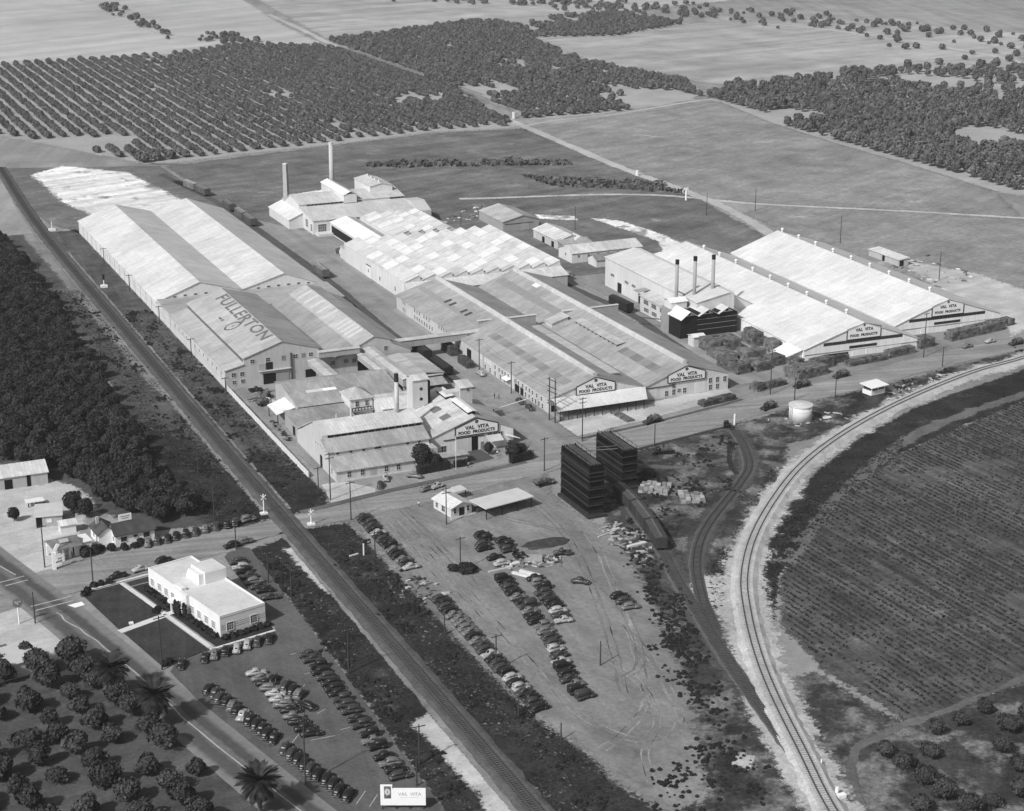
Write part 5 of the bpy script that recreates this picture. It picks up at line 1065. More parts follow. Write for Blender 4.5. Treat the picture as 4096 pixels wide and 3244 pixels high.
m = MB(); m.prism_y([(53.6,4.4),(54.6,4.4),(55.7,6.2),(55.0,6.4),(54.1,5.0),(53.2,6.4),(52.5,6.2)], 383.75, 384.05); m.build('sign_top', plain(.82,.7,.04), t)
t = thing('round_sign', 'round grey disc sign on a white post at the highway', 'sign', (41.9, 357.6, 0))
MB().cyl(41.9,357.6,0,4.0,.16,.14,8).build('post', plain(.8), t); m = MB(); m.cyl(0,0,-.08,.08,1.05,n=24); m.v = [(41.9+a,357.6+c,5.0+b) for a,b,c in m.v]; m.build('disc', plain(.16,.6,.3,1.5), t)
m = MB(); m.v = []; m.quad((41.2,357.48,5.35),(42.0,357.48,4.5),(42.2,357.48,4.75),(41.4,357.48,5.6)); m.quad((41.8,357.47,5.1),(42.7,357.47,5.15),(42.7,357.47,5.45),(41.8,357.47,5.4)); m.build('emblem', plain(.4), t)
# --- sheds in the pale yard, corner building
t = shed_x('machine_shed', 'pale-roofed machine shed cut by the left edge', 40, 62.5, 441, 449, 446, 3.5, 5.2, .42, .74)
door(t, '-y', 52.4, 441, .05, 2.0, 2.6, M_blk); door(t, '-y', 57.6, 441, .05, 1.0, 3.1, M_blk)
t = thing('yard_shed', 'flat pale shed with a dark open side below the machine shed', 'shed', (58, 411, 0), R(-10))
MB().slab((54.2,410.4,3.0),(61.0,410.4,3.0),(61.0,418.6,3.3),(54.2,418.6,3.3),.16).build('roof', plain(.52,.8,.1,.4), t); MB().box(56,60.8,410.8,418.3,0,2.9).build('wall', wallm(.38), t); MB().box(54.5,55.95,411,418,0,2.7).build('open_bay', M_blk, t)
window(t, '-y', 57.6, 410.8, 1.7, 1.2, .9, dark=.7, frame=.6, mull=0, trans=0)
t = shed_x('privy_shed', 'small white gabled shed beside the flat pale shed', 59.2, 63.0, 404.6, 407.6, 406.1, 2.4, 3.2, .70, .72)
t = thing('work_table', 'pale table-like platform on dark legs in the yard', 'platform', (57, 427, 0)); MB().box(54.4,59,425.6,428.4,1.3,1.45).build('top', plain(.75), t)
for x in (55,57,58.8): MB().box(x-.12,x+.12,425.7,425.95,0,1.3).build('leg', M_dark, t)
t = thing('corner_store', 'pale flat-roofed store cut by the left edge above the grove', 'building', (36, 337, 0), R(13))
MB().box(26,41.2,331.6,340.4,0,3.2).build('wall', wallm(.62), t); MB().box(25.8,41.4,331.4,340.6,3.203,3.35).build('roof', plain(.5,.8,.08,.3), t); MB().box(28,36,341,347,0,3.6).build('rear_wall', wallm(.75), t); MB().box(27.8,36.2,340.8,347.2,3.603,3.75).build('rear_roof', plain(.3), t)
# ------------------------------------------------------------------ railways
M_rail = plain(.075,.55,.2,1.0,.4); M_tie = plain(.27,.95,.3,1.5); M_tie_d = plain(.045,.95,.3,1.5)
M_ballast_l = groundm('pale_ballast', .44, .10, .16, .22, .04, .2, 1.4, patches=[(.16, .60, .72, .6)], fade=False); M_ballast_d = groundm('dark_ballast', .105, .12, .2, .25, .04, .2, 1.4, fade=False); M_gravel = groundm('spilled_gravel', .40, .12, .2, .25, .04, .2, 1.2); M_cinder = groundm('cinder_strip', .08, .15, .25, .25, .04, .2, 1.2)
def track(label, pts, top, shoulder, mat, tiem, h=.35, gauge=1.5, ties=True, wob=.4, tie_gap=.75, rail_w=.12):
    P = [Vector(p[:2]) for p in smooth_path(pts, 2.0)]; N = normals2(P)
    t = thing('railway_track', label, 'railway', (P[0].x, P[0].y, 0)); L = t.location
    V = []; F = []
    for i, p in enumerate(P):
        wa = shoulder+wob*(mnoise.noise((p.x*.25, p.y*.25, 2))+.8*mnoise.noise((p.x*.9, p.y*.9, 4))); wb = shoulder+wob*(mnoise.noise((p.x*.25, p.y*.25, 8))+.8*mnoise.noise((p.x*.9, p.y*.9, 6)))
        for s, z in ((-wb, .1), (-top, h), (top, h), (wa, .1)): q = p+N[i]*s; V.append((q.x-L.x, q.y-L.y, z))
    for i in range(len(P)-1):
        for k in range(3): F.append((i*4+k+1, i*4+k, (i+1)*4+k, (i+1)*4+k+1))
    me = bpy.data.meshes.new('ballast'); me.from_pydata(V, [], F); me.materials.append(mat)
    bm = bmesh.new(); bm.from_mesh(me)
    if sum(f.normal.z for f in bm.faces) < 0: bmesh.ops.reverse_faces(bm, faces=bm.faces)
    bm.to_mesh(me); bm.free(); obj('ballast', me, t)
    for s in (-gauge/2, gauge/2):
        m = MB(); m.loft([[(P[i].x+N[i].x*(s+a)-L.x, P[i].y+N[i].y*(s+a)-L.y, z) for a, z in ((-rail_w, h+.03), (rail_w, h+.03), (rail_w*.7, h+.24), (-rail_w*.7, h+.24))] for i in range(len(P))])
        me = m.mesh('rail', M_rail); obj('rail', me, t)
    if ties:
        m = MB(); d = 0; acc = 0
        for i in range(len(P)-1):
            seg = (P[i+1]-P[i]).length; tt = (P[i+1]-P[i]).normalized(); nn = Vector((-tt.y, tt.x))
            while acc < seg:
                c = P[i]+tt*acc-Vector((L.x, L.y)); a = nn*1.3; b = tt*.12; vs = [c-a-b, c+a-b, c+a+b, c-a+b]
                m.add([(v.x, v.y, h-.05) for v in vs]+[(v.x, v.y, h+.07) for v in vs], [(4,5,6,7),(0,1,5,4),(1,2,6,5),(2,3,7,6),(3,0,4,7)]); acc += tie_gap
            acc -= seg
        o = obj('ties', m.mesh('ties', tiem), t); o['kind'] = 'stuff'
    return t
track('straight main railway line running along the dense grove', [(118,900),(113.5,790),(112,708),(112,600),(112,500),(112,392),(112.6,300),(112.9,244),(113,215)], 2.0, 3.0, M_ballast_d, M_tie_d, .3, 1.5)
track('curved railway line on pale ballast sweeping round the right field', [(440,446),(400,436),(369.8,426),(343.7,419.6),(307.6,405.1),(276.2,388.7),(250.3,371),(229.4,352),(211.4,332.6),(197.9,314.2),(188.9,298),(180.4,280),(173.4,262.3),(166.3,241.1),(160.5,223.8),(156,206)], 2.0, 3.2, M_ballast_l, M_tie, .8, 1.5, wob=.6)
track('siding from the cooling towers joining the curved line', [(195,364),(191.5,349),(188.2,335),(183.2,318.5),(178.2,299),(173.2,279.5),(169.6,263.5),(166.4,248),(163.4,234),(159,218)], 1.5, 1.9, M_ballast_d, M_tie_d, .22, 1.5, wob=.5, rail_w=.08)
track('sunken siding curving inside the pale embankment', [(249,404),(246,395),(238,378),(228,366.5),(206,345),(193.5,328.5),(184,309.5),(178.8,295)], 1.4, 1.8, M_ballast_d, M_tie_d, .2, 1.5, wob=.4, rail_w=.07)
track('factory siding through the yard past the boxcars', [(188,850),(193,800),(196,770),(197,720),(197,640),(196.6,600),(194.5,560),(193.5,520),(194.2,488),(195,470)], 1.5, 1.9, M_ballast_d, M_tie_d, .12, 1.5, False, .3)
track('siding between the packing house and the boiler house', [(276,600),(277.6,560),(279.4,540),(279.6,520),(277,500),(275,480),(273.5,462)], 1.5, 1.9, M_ballast_d, M_tie_d, .12, 1.5, False, .3)
# pale fan of ballast spilled beside the curve
curve_c = [p for p in smooth_path([(440,446),(400,436),(369.8,426),(343.7,419.6),(307.6,405.1),(276.2,388.7),(250.3,371),(229.4,352),(211.4,332.6),(197.9,314.2),(188.9,298),(180.4,280),(173.4,262.3),(166.3,241.1),(160.5,223.8),(156,206)], 1.2)]
ribbon('gravel_shoulder', curve_c, [8.5 if p.y > 330 else 10.5 for p in curve_c], .12, M_gravel, 1.8, seed=4)
sheet('spilled_ballast', [(197,318),(190,300),(184,288),(181.5,296),(183.0,304),(181.0,309),(184,315),(190,320)], .16, M_gravel, 1.2, 1)
ribbon('cinder_strip', smooth_path([(195,364),(191.5,349),(188.2,335),(183.2,318.5),(178.2,299),(173.2,279.5),(169.6,263.5),(166.4,248)], 2), 6.5, .105, M_cinder, 1.2)
ribbon('cinder_strip', smooth_path([(249,404),(246,395),(238,378),(228,366.5),(206,345),(193.5,328.5),(184,309.5),(178.8,295)], 2), 6.0, .104, M_cinder, 1.2)
ribbon('dirt_shoulder', smooth_path([(115.5,880),(110.6,790),(108.9,700),(108.8,600),(108.8,500),(108.8,400)], 4), 1.8, .10, M_dirt, .6, seed=3)
ribbon('dirt_shoulder', smooth_path([(109.0,384),(109.3,300),(109.6,215)], 4), 1.6, .10, M_dirt, .5, seed=6)
ribbon('dirt_shoulder', smooth_path([(115.4,700),(115.2,500),(115.2,398)], 4), .9, .10, M_dirt, .4, seed=9)
sheet('spilled_ballast', [(170,252),(166,240),(160,222),(156,226),(159.5,238),(163.4,250),(166,262),(170,268)], .15, M_gravel, .8, 1)
sheet('spilled_ballast', [(152.5,243),(156,246.5),(157.4,244),(154.6,240.4)], .14, M_gravel, .6, 1)
# ------------------------------------------------------------------ boxcars
def make_boxcar(name, label, L, x, y, rz, v, hh=3.9):
    t = thing(name, label, 'boxcar', (x, y, 0), rz, 'boxcars on the sidings')
    m = MB(); m.box(-L/2,L/2,-1.5,1.5,1.05,hh-.25); obj('body', m.mesh('body', wallm(v,.2)), t)
    m = MB(); m.prism_x([(-1.55,hh-.25),(1.55,hh-.25),(0,hh+.15)], -L/2-.05, L/2+.05); obj('roof', m.mesh('roof', plain(v*1.5,.8,.2)), t)
    m = MB(); m.box(-L/2,L/2,-.25,.25,hh+.1,hh+.22); obj('running_board', m.mesh('running_board', plain(v*2.4,.9,.2)), t)
    for s in (-1,1):
        m = MB(); m.box(-1.1,1.1,s*1.5-.04,s*1.5+.06*s+.04,1.1,hh-.4); obj('sliding_door', m.mesh('door', wallm(v*1.3,.2)), t)
        for k in (-1,0,1): 
            pass
    for s in (-1,1):
        for w_ in (-.85,.85):
            m = MB(); m.cyl(0,0,-.75,.75,.42,n=10); m.v = [(a+s*(L/2-1.9)+w_, c, .52+b) for a,b,c in m.v]; obj('wheelset', m.mesh('wheelset', M_dark), t)
    return t
make_boxcar('boxcar', 'weathered boxcar standing alone beside the long white warehouse', 10.8, 197, 623, R(90), .13, 4.0)
for lab, y, v, L in (('boxcar nearest the long white warehouse corner in the rear string',722,.09,12),('second boxcar of the rear string behind the warehouse',736,.12,11.5),('third boxcar of the rear string, half hidden',755,.08,11.5)): make_boxcar('boxcar', lab, L, 196.9 if y < 745 else 196.6, y, R(90), v)
make_boxcar('boxcar', 'dark boxcar in the rear string beside the white spoil bank', 12, 194.3, 793, R(98), .09); make_boxcar('boxcar', 'pale boxcar farthest back on the factory siding', 12, 192.3, 806.8, R(100), .16)
t = thing('flatcar', 'empty dark flatcar with one end post at the far end of the siding', 'flatcar', (190.2, 820, 0), R(100), 'boxcars on the sidings')
m = MB(); m.box(-6,6,-1.4,1.4,.9,1.15); obj('deck', m.mesh('deck', M_dark), t); m = MB(); m.box(-6,-5.8,-1.3,1.3,1.15,3.4); obj('end_post', m.mesh('end_post', M_dark), t)
make_boxcar('boxcar', 'black boxcar half under the covered bridge in the alley', 10.5, 193.3, 507.2, R(90), .025, 4.0)
make_boxcar('boxcar', 'long dark boxcar row end in the alley beside the lean shed', 12, 193.7, 491, R(91), .022, 3.2)
make_boxcar('boxcar', 'black boxcar beside the two-storey wing', 13, 279.5, 533.5, R(92), .02, 4.0)
make_boxcar('boxcar', 'brown-black boxcar nearest the viewer on the cooling tower siding', 11.6, 189.6, 341.2, R(74), .045, 3.9)
make_boxcar('boxcar', 'dark boxcar second from the viewer on the cooling tower siding', 11.6, 192.6, 353.6, R(78), .05, 3.9)
make_boxcar('boxcar', 'dark boxcar tucked behind the tall cooling tower', 11.6, 194.6, 366.2, R(84), .05, 3.9)
# ------------------------------------------------------------------ crate stacks
CRATE_V = {}
def crate_stack(label, x, y, lx, ly, h, rz=0, v=.12, ragged_top=.16, cw=1.3, cd=1.0, ch=.8, seed=0, hollow=True):
    t = thing('crate_stack', label, 'crate stack', (x, y, 0), rz, 'stacked fruit crates')
    rg = random.Random(seed+int(x*3+y)); m = MB(); nx, ny = max(1, int(lx/cw)), max(1, int(ly/cd)); nz = max(1, int(h/ch))
    for i in range(nx):
        for j in range(ny):
            top = nz-(rg.randint(0, 2) if rg.random() < ragged_top*.6 else 0); top = max(1, top)
            edge = i in (0, nx-1) or j in (0, ny-1)
            for k in range(top):
                if edge or k >= top-2:
                    cx = (i-(nx-1)/2)*cw+rg.uniform(-.06,.06); cy = (j-(ny-1)/2)*cd+rg.uniform(-.05,.05); z = k*ch; m.cur = rg.choice((0,0,0,1,2))
                    m.box(cx-cw*.45,cx+cw*.45,cy-cd*.44,cy+cd*.44,z+.02,z+ch*.92)
    o = obj('crates', m.mesh('crates', [plain(v*1.35,.9,.2,2), plain(v*.85,.9,.2,2), plain(v*1.9,.9,.2,2)]), t); o['kind'] = 'stuff'
    return t
for lab, x, y, lx, ly, h, rz, v in (
    ('broad crate stack in front of the boiler house', 287, 477, 12, 8, 4.2, 0, .10), ('lower crate stack sloping toward the packing house', 282.5, 468, 7, 9, 3.0, 0, .11),
    ('square crate stack against the left big warehouse wall', 300, 478, 4.6, 8, 5.4, 0, .09), ('pale-topped crate stack under the warehouse eave', 301.5, 467.5, 5, 6, 4.6, 0, .12),
    ('crate stack in the middle of the crate yard', 291, 464, 9, 6, 3.2, 8, .11), ('long crate stack at the yard corner nearest the packing house', 279, 455, 6, 11, 3.2, 8, .08), ('crate stack right of the yard corner', 286.4, 452.6, 6, 6, 3.4, 8, .10),
    ('crate stack behind the tall pole in the yard', 294, 455, 6, 5.5, 3.4, 8, .08), ('narrow crate stack beside the white lean-to', 299, 449.6, 3, 5, 3.2, 10, .09),
    ('large crate block along the road left of the left big warehouse', 297, 441, 13, 7, 3.8, 12, .10), ('tall crate block at the road edge beside the large one', 306, 446, 8, 4.5, 3.6, 10, .08),
    ('small round-cornered crate stack alone at the road', 274.6, 434, 3.2, 4.0, 3.0, 8, .10), ('low crate row beside the lone road stack', 282, 435.4, 8, 3.6, 2.2, 12, .07), ('dark crate stub between road stacks', 277.6, 435, 2, 3, 2.4, 8, .05),
    ('long crate row in front of the left big warehouse', 322, 444.6, 16, 3.2, 2.4, 6, .08), ('dark crate row end nearest the tall white pole', 337, 447.2, 12, 3.0, 2.6, 9, .09), ('crate heap left of the hedge row', 314.5, 448.4, 7, 2.6, 3.0, 4, .06),
    ('crate block between the two big warehouses', 350, 452.4, 7, 5.5, 3.6, 8, .09), ('longest crate row in front of the right big warehouse', 374.5, 456.6, 27, 4.2, 3.2, 10, .10), ('crate stub at the right end of that row', 392.5, 462, 5, 4, 2.8, 10, .08),
    ('crate row on the pale apron before the second gable', 257.6, 428.6, 13.4, 3.2, 2.4, 11, .06), ('crate lot in the middle of the pale apron', 225.2, 427.4, 3.4, 9.5, 1.4, 4, .10), ('dark crate heap by the alley door of the packing house', 203.2, 494, 3.4, 8, 2.6, 0, .05), ('crate heap under the covered bridge', 203.6, 509, 3.6, 9, 3.4, 0, .05),
    ('rows of pallets in the yard behind the packing house', 280.6, 592, 3, 4, 1.8, 0, .2), ('second pallet heap beside the rear track', 283.6, 586, 3, 4, 1.6, 0, .22)):
    crate_stack(lab, x, y, lx, ly, h, R(rz), v)
crate_stack('untidy crate heap right of the lower cooling tower', 206, 372, 9, 6, 1.6, R(-40), .22, 1.6, seed=3); crate_stack('second untidy crate heap nearer the sunken siding', 211.6, 362.6, 7, 6, 2.0, R(-20), .22, 1.6, seed=5)
# ------------------------------------------------------------------ utility poles
POLES = [(52.2,386,10.7,'at the filling station corner',1,12),(60.7,372.3,8.2,'at the street corner of the office lawn',0,12),(45.1,356.4,7.5,'beside the highway crossing lines',0,14),(65.2,323.6,12.2,'at the lower corner of the office lawn',1,14),
 (95.9,378.5,7.5,'where the office drive meets the street',1,12),(97.4,356.4,7.8,'behind the parked cars at the office back',1,0),(100,347.1,8.3,'in the weeds behind the office',1,0),(78.5,268.6,13.5,'rising over the slanted car row near the bottom',1,14),
 (99.6,306.4,10.2,'in the weeds beside the right office car row',1,0),(124.2,315.1,4.6,'short, at the back of the dirt lot car row',0,0),(127.7,295.5,8.2,'among the lower cars of the dirt lot left row',1,8),(99.8,266.7,8.4,'in the weeds near the billboard',1,0),(123.8,275.5,4.8,'short, at the end of the dirt lot car row',0,0),(96.6,259.8,5.6,'right behind the billboard',0,0),(148.2,288.8,5.6,'alone at the right of the dirt lot',0,0),(127.5,264.2,3.8,'stubby, at the lower dirt lot corner',0,0),
 (140.1,344.9,8.6,'standing in a bush in the middle of the dirt lot',1,8),(127,384.7,10.4,'at the street end of the dirt lot car row',1,8),(126.6,399.7,13,'tall, two crossarms, before the canning shed',2,8),(125,404.6,7.8,'short, at the end of the white fence',1,8),(147.6,372.3,10,'in front of the gate house',2,8),(124.3,359.4,7.2,'in the weeds left of the dirt lot cars',1,0),
 (205,487.1,10.5,'beside the alley wall nearest the covered bridge',1,8),(204.7,461.4,10.2,'in the alley midway along the packing house',1,8),(205.4,413.8,13,'tall, on the road edge before the loading canopy',2,10),(185.6,396.5,9.6,'at the road left of the tall cooling tower',1,10),
 (276.2,428.5,14.2,'thick and dark at the crate yard corner',1,10),(279.9,420.8,7.4,'on the near road edge above the tank',0,12),(290.6,415.2,7.8,'on the near road edge right of the tank',0,12),(342.1,441.1,15.2,'tallest, in front of the gap between the big warehouses',1,12),(341.6,430.6,6.8,'on the near road edge under the tallest one',0,12),(222.2,402.3,6.4,'on the near road edge right of the cooling towers',0,12),
 (408.7,521.3,11.4,'in the dirt right of the big warehouses',0,0),(409.7,588.6,11.6,'behind the big warehouses',0,0),(411,657.4,10.3,'in the dark meadow by the pale track',0,0),(386,657.4,10.1,'left of the far white post',0,0),(278.1,680.2,6.1,'behind the small sawtooth block',0,0),(320.8,656,10.2,'beside the white spoil strip',0,0),
 (124.8,676.3,6.6,'farthest along the long white warehouse wall',1,0),(124.8,629.8,6.6,'second farthest along the long white warehouse wall',1,0),(124.6,580.8,6.9,'where the two left buildings meet',1,0),(124.9,537.4,6.8,'midway along the lettered block wall',1,0),(125.2,496.3,5.4,'at the upper end of the white fence',1,0),
 (98,549.5,8.2,'in the weeds midway along the dense grove',0,0),(99.9,430.4,7.4,'in the weeds near the lower grove end',0,0),(95.9,398.6,10.4,'at the lowest corner of the dense grove',0,0),(97,660.8,8.3,'far up the grove edge',0,0)]
Mp = plain(.055,.9,.25,1.2)
for x, y, h, where, arms, rz in POLES:
    t = thing('utility_pole', 'wooden utility pole '+where, 'utility pole', (x, y, 0), R(rz), 'utility poles')
    m = MB(); m.cyl(0,0,0,h,.17,.12,8); obj('pole', m.mesh('pole', Mp), t)
    for a in range(arms):
        z = h-.4-1.1*a; m = MB(); m.box(-1.25,1.25,-.17,-.05,z-.08,z+.08); c = obj('crossarm', m.mesh('crossarm', Mp), t)
        m = MB()
        for q in (-1.1,-.6,.6,1.1): m.cyl(q,-.11,z+.08,z+.26,.05,n=6)
        obj('insulators', m.mesh('insulators', plain(.3)), t)
t = thing('transformer_frame', 'twin-pole transformer frame with crossbars at the packing house corner', 'transformer frame', (204.9, 432.6, 0), R(-80), 'utility poles')
for s in (-1.45,1.45): m = MB(); m.cyl(s,0,0,13.2,.2,.15,8); obj('pole', m.mesh('pole', Mp), t)
for z in (12.6,10.4,9.0,6.0,5.2): m = MB(); m.box(-2.4,2.4,-.25,-.1,z-.1,z+.1); obj('crossarm', m.mesh('crossarm', Mp), t)
for k in (-.8,.1,.9): m = MB(); m.cyl(k,-.5,5.3,6.6,.33,n=10); obj('transformer', m.mesh('transformer', plain(.15)), t)
def post(name, label, cat, x, y, h, r, v, extra=None):
    t = thing(name, label, cat, (x, y, 0)); MB().cyl(x,y,0,h,r,r,8).build('post', plain(v,.7,.05), t)
    if extra: extra(t)
    return t
def xbuck(x, y, z): 
    def f(t): m = MB(); m.bar((x-.7,y-.2,z-.6),(x+.7,y-.2,z+.6),.1,4).bar((x-.7,y-.2,z+.6),(x+.7,y-.2,z-.6),.1,4); m.build('crossbuck', plain(.8), t); MB().box(x-.9,x+.9,y-.7,y+.7,0,.5).build('base', plain(.75), t)
    return f
post('crossing_signal', 'white railway crossing signal on the far side of the street', 'signal', 108.3, 397.4, 5.4, .16, .8, xbuck(108.3,397.4,4.6)); post('crossing_signal', 'white railway crossing signal on the near side of the street', 'signal', 117, 385.8, 4.2, .16, .8, xbuck(117,385.8,3.4))
post('flagpole', 'thin white flagpole before the lettered front gable', 'flagpole', 164.4, 407.2, 9.6, .07, .75)
post('white_post', 'white marker post with a notched top in the far meadow', 'post', 394, 690, 5.0, .45, .8, lambda t: MB().box(393.0,395.0,689.8,690.2,5.003,5.9).build('cap', plain(.8), t))
post('valve_box', 'squat white post at the far dirt road bend', 'post', 401.5, 752, 2.6, .8, .7); post('standpipe', 'round white standpipe where the far dirt roads meet', 'post', 417, 936, 3.6, 1.1, .62); post('hydrant_post', 'white banded post at the head of the ditch', 'post', 251.6, 408.4, 3.4, .3, .75)
post('switch_signal', 'white block signal beside the main line', 'signal', 117.4, 640, 4.6, .2, .7, lambda t: (MB().box(116.2,118.6,639,641,0,.9).build('base', plain(.75), t), MB().box(117.0,117.8,639.7,640.3,3.0,4.9).build('lamp_case', M_dark, t)))
post('switch_signal', 'second white block signal farther up the main line', 'signal', 116.6, 745, 4.0, .2, .7, lambda t: MB().box(115.2,118,744,746,0,.8).build('base', plain(.75), t))
post('switch_stand', 'white switch stand at the bottom of the curved line', 'switch stand', 164.2, 226.6, 1.5, .35, .8, lambda t: MB().box(163.6,165.2,225.0,226.0,0,.7).build('box', plain(.8), t)); post('switch_stand', 'low white switch stand where the siding joins', 'switch stand', 167.4, 236.4, 1.3, .14, .8, lambda t: MB().box(166.0,167.4,236.2,236.7,0,.5).build('box', plain(.8), t))
post('white_stake', 'upright white stake in the weeds beside the dirt lot cars', 'stake', 122.6, 362.6, 3.0, .2, .7)
# street barrier boom
t = thing('barrier_boom', 'long pale barrier boom across the alley', 'barrier', (191, 443.4, 0)); MB().bar((191,443.4,2.2),(205.8,446,3.6),.16).build('boom', plain(.66), t); MB().cyl(191,443.4,0,2.4,.14,n=8).build('post', M_dark, t); MB().bar((190.6,441,.2),(191,443.4,2.2),.08).build('brace', M_dark, t)
# overhead wires
def wires(label, P):
    t = thing('overhead_wires', label, 'wires', (P[0][0], P[0][1], 0)); 
    for off in (-.9, .9):
        m = MB()
        for a, b in zip(P[:-1], P[1:]):
            a, b = Vector(a), Vector(b); d = (b-a); n = Vector((-d.y, d.x, 0)).normalized()*off; q = [a+n+d*k/8-Vector((0,0,.9*(1-(k/4-1)**2))) for k in range(9)]
            for k in range(8): m.bar(q[k], q[k+1], .022, 3)
        m.build('wire', plain(.03), t)
wires('thin wires strung along the left warehouse and fence', [(124.8,676,6.3),(124.8,630,6.3),(124.6,581,6.6),(124.9,537,6.5),(125.2,496,5.2),(125,404.6,7.5)]); wires('thin wires strung down the alley to the road', [(205,487,10.2),(204.7,461,9.9),(204.9,432,10.2),(205.4,414,12.6)]); wires('thin wires along the near edge of the road', [(185.6,396.5,9.2),(222.2,402.3,6.3),(279.9,420.8,7.2),(290.6,415.2,7.6),(341.6,430.6,6.6)]); wires('thin wires over the highway side of the office lot', [(60.7,372.3,8),(65.2,323.6,11.8),(78.5,268.6,13)]); wires('thin wires crossing above the dirt lot car row', [(127,384.7,10),(124.3,359.4,6.8),(124.2,315,4.5),(127.7,295.5,7.8)])
# billboard
t = thing('billboard', 'white billboard with a dark picture panel and faint VAL VITA lettering', 'billboard', (91.6, 253.4, 0), R(-24))
bx_, by_ = 91.6, 253.4
MB().box(bx_-3.95,bx_+4.0,by_-.15,by_+.15,1.0,4.3).build('panel', plain(.86,.6,.03), t)
MB().box(bx_-3.95,bx_-1.85,by_-.15,by_+.15,4.303,5.0).build('panel_top', plain(.86,.6,.03), t)
m = MB(); m.box(bx_-3.3,bx_-2.1,by_-.2,by_-.152,2.4,4.8); m.build('picture', plain(.12,.7,.4,2), t)
m = MB()
for k in range(7): a = k*2*math.pi/7; m.cyl(0,0,0,.02,.24,n=8); m.v[-16:] = [(bx_-2.7+q[0]+.3*math.cos(a), by_-.21-q[2], 3.7+q[1]+.45*math.sin(a)) for q in m.v[-16:]]
m.build('picture_blooms', plain(.6), t)
for wd, dx in (('VAL',-.05),('VITA',2.25)): lettering(t, wd, .85, plain(.5,.8,.1), (bx_+dx,by_-.17,3.25), (math.pi/2,0,0), .02, 1.1)
MB().box(bx_-.6,bx_+2.8,by_-.17,by_-.152,2.55,2.62).build('sign_line', plain(.6), t)
for x in (-3.6,-1.2,1.2,3.6): MB().box(bx_+x-.09,bx_+x+.09,by_+.16,by_+.34,0,4.2).build('post', M_dark, t)
# ------------------------------------------------------------------ cars
def ring(x, w, zb, zt, rnd=.25): return [(x,-w*.92,zb),(x,-w,zb+(zt-zb)*.45),(x,-w*(1-rnd*.5),zt-(zt-zb)*.18),(x,-w*(1-rnd*2),zt),(x,w*(1-rnd*2),zt),(x,w*(1-rnd*.5),zt-(zt-zb)*.18),(x,w,zb+(zt-zb)*.45),(x,w*.92,zb)]
def arch(x0, x1, y, w, zb, zt):
    m = MB(); n = 6; R_ = []
    for i in range(n+1):
        a = math.pi*i/n; x = (x0+x1)/2-math.cos(a)*(x1-x0)/2; z = zb+math.sin(a)**.7*(zt-zb) if 0 < i < n else zb+.05
        R_.append([(x,y-w/2,zb-.05),(x,y-w*.45,max(zb,z-.08)),(x,y,z+.04),(x,y+w*.45,max(zb,z-.08)),(x,y+w/2,zb-.05)])
    m.loft(R_); return m
CARM = {}
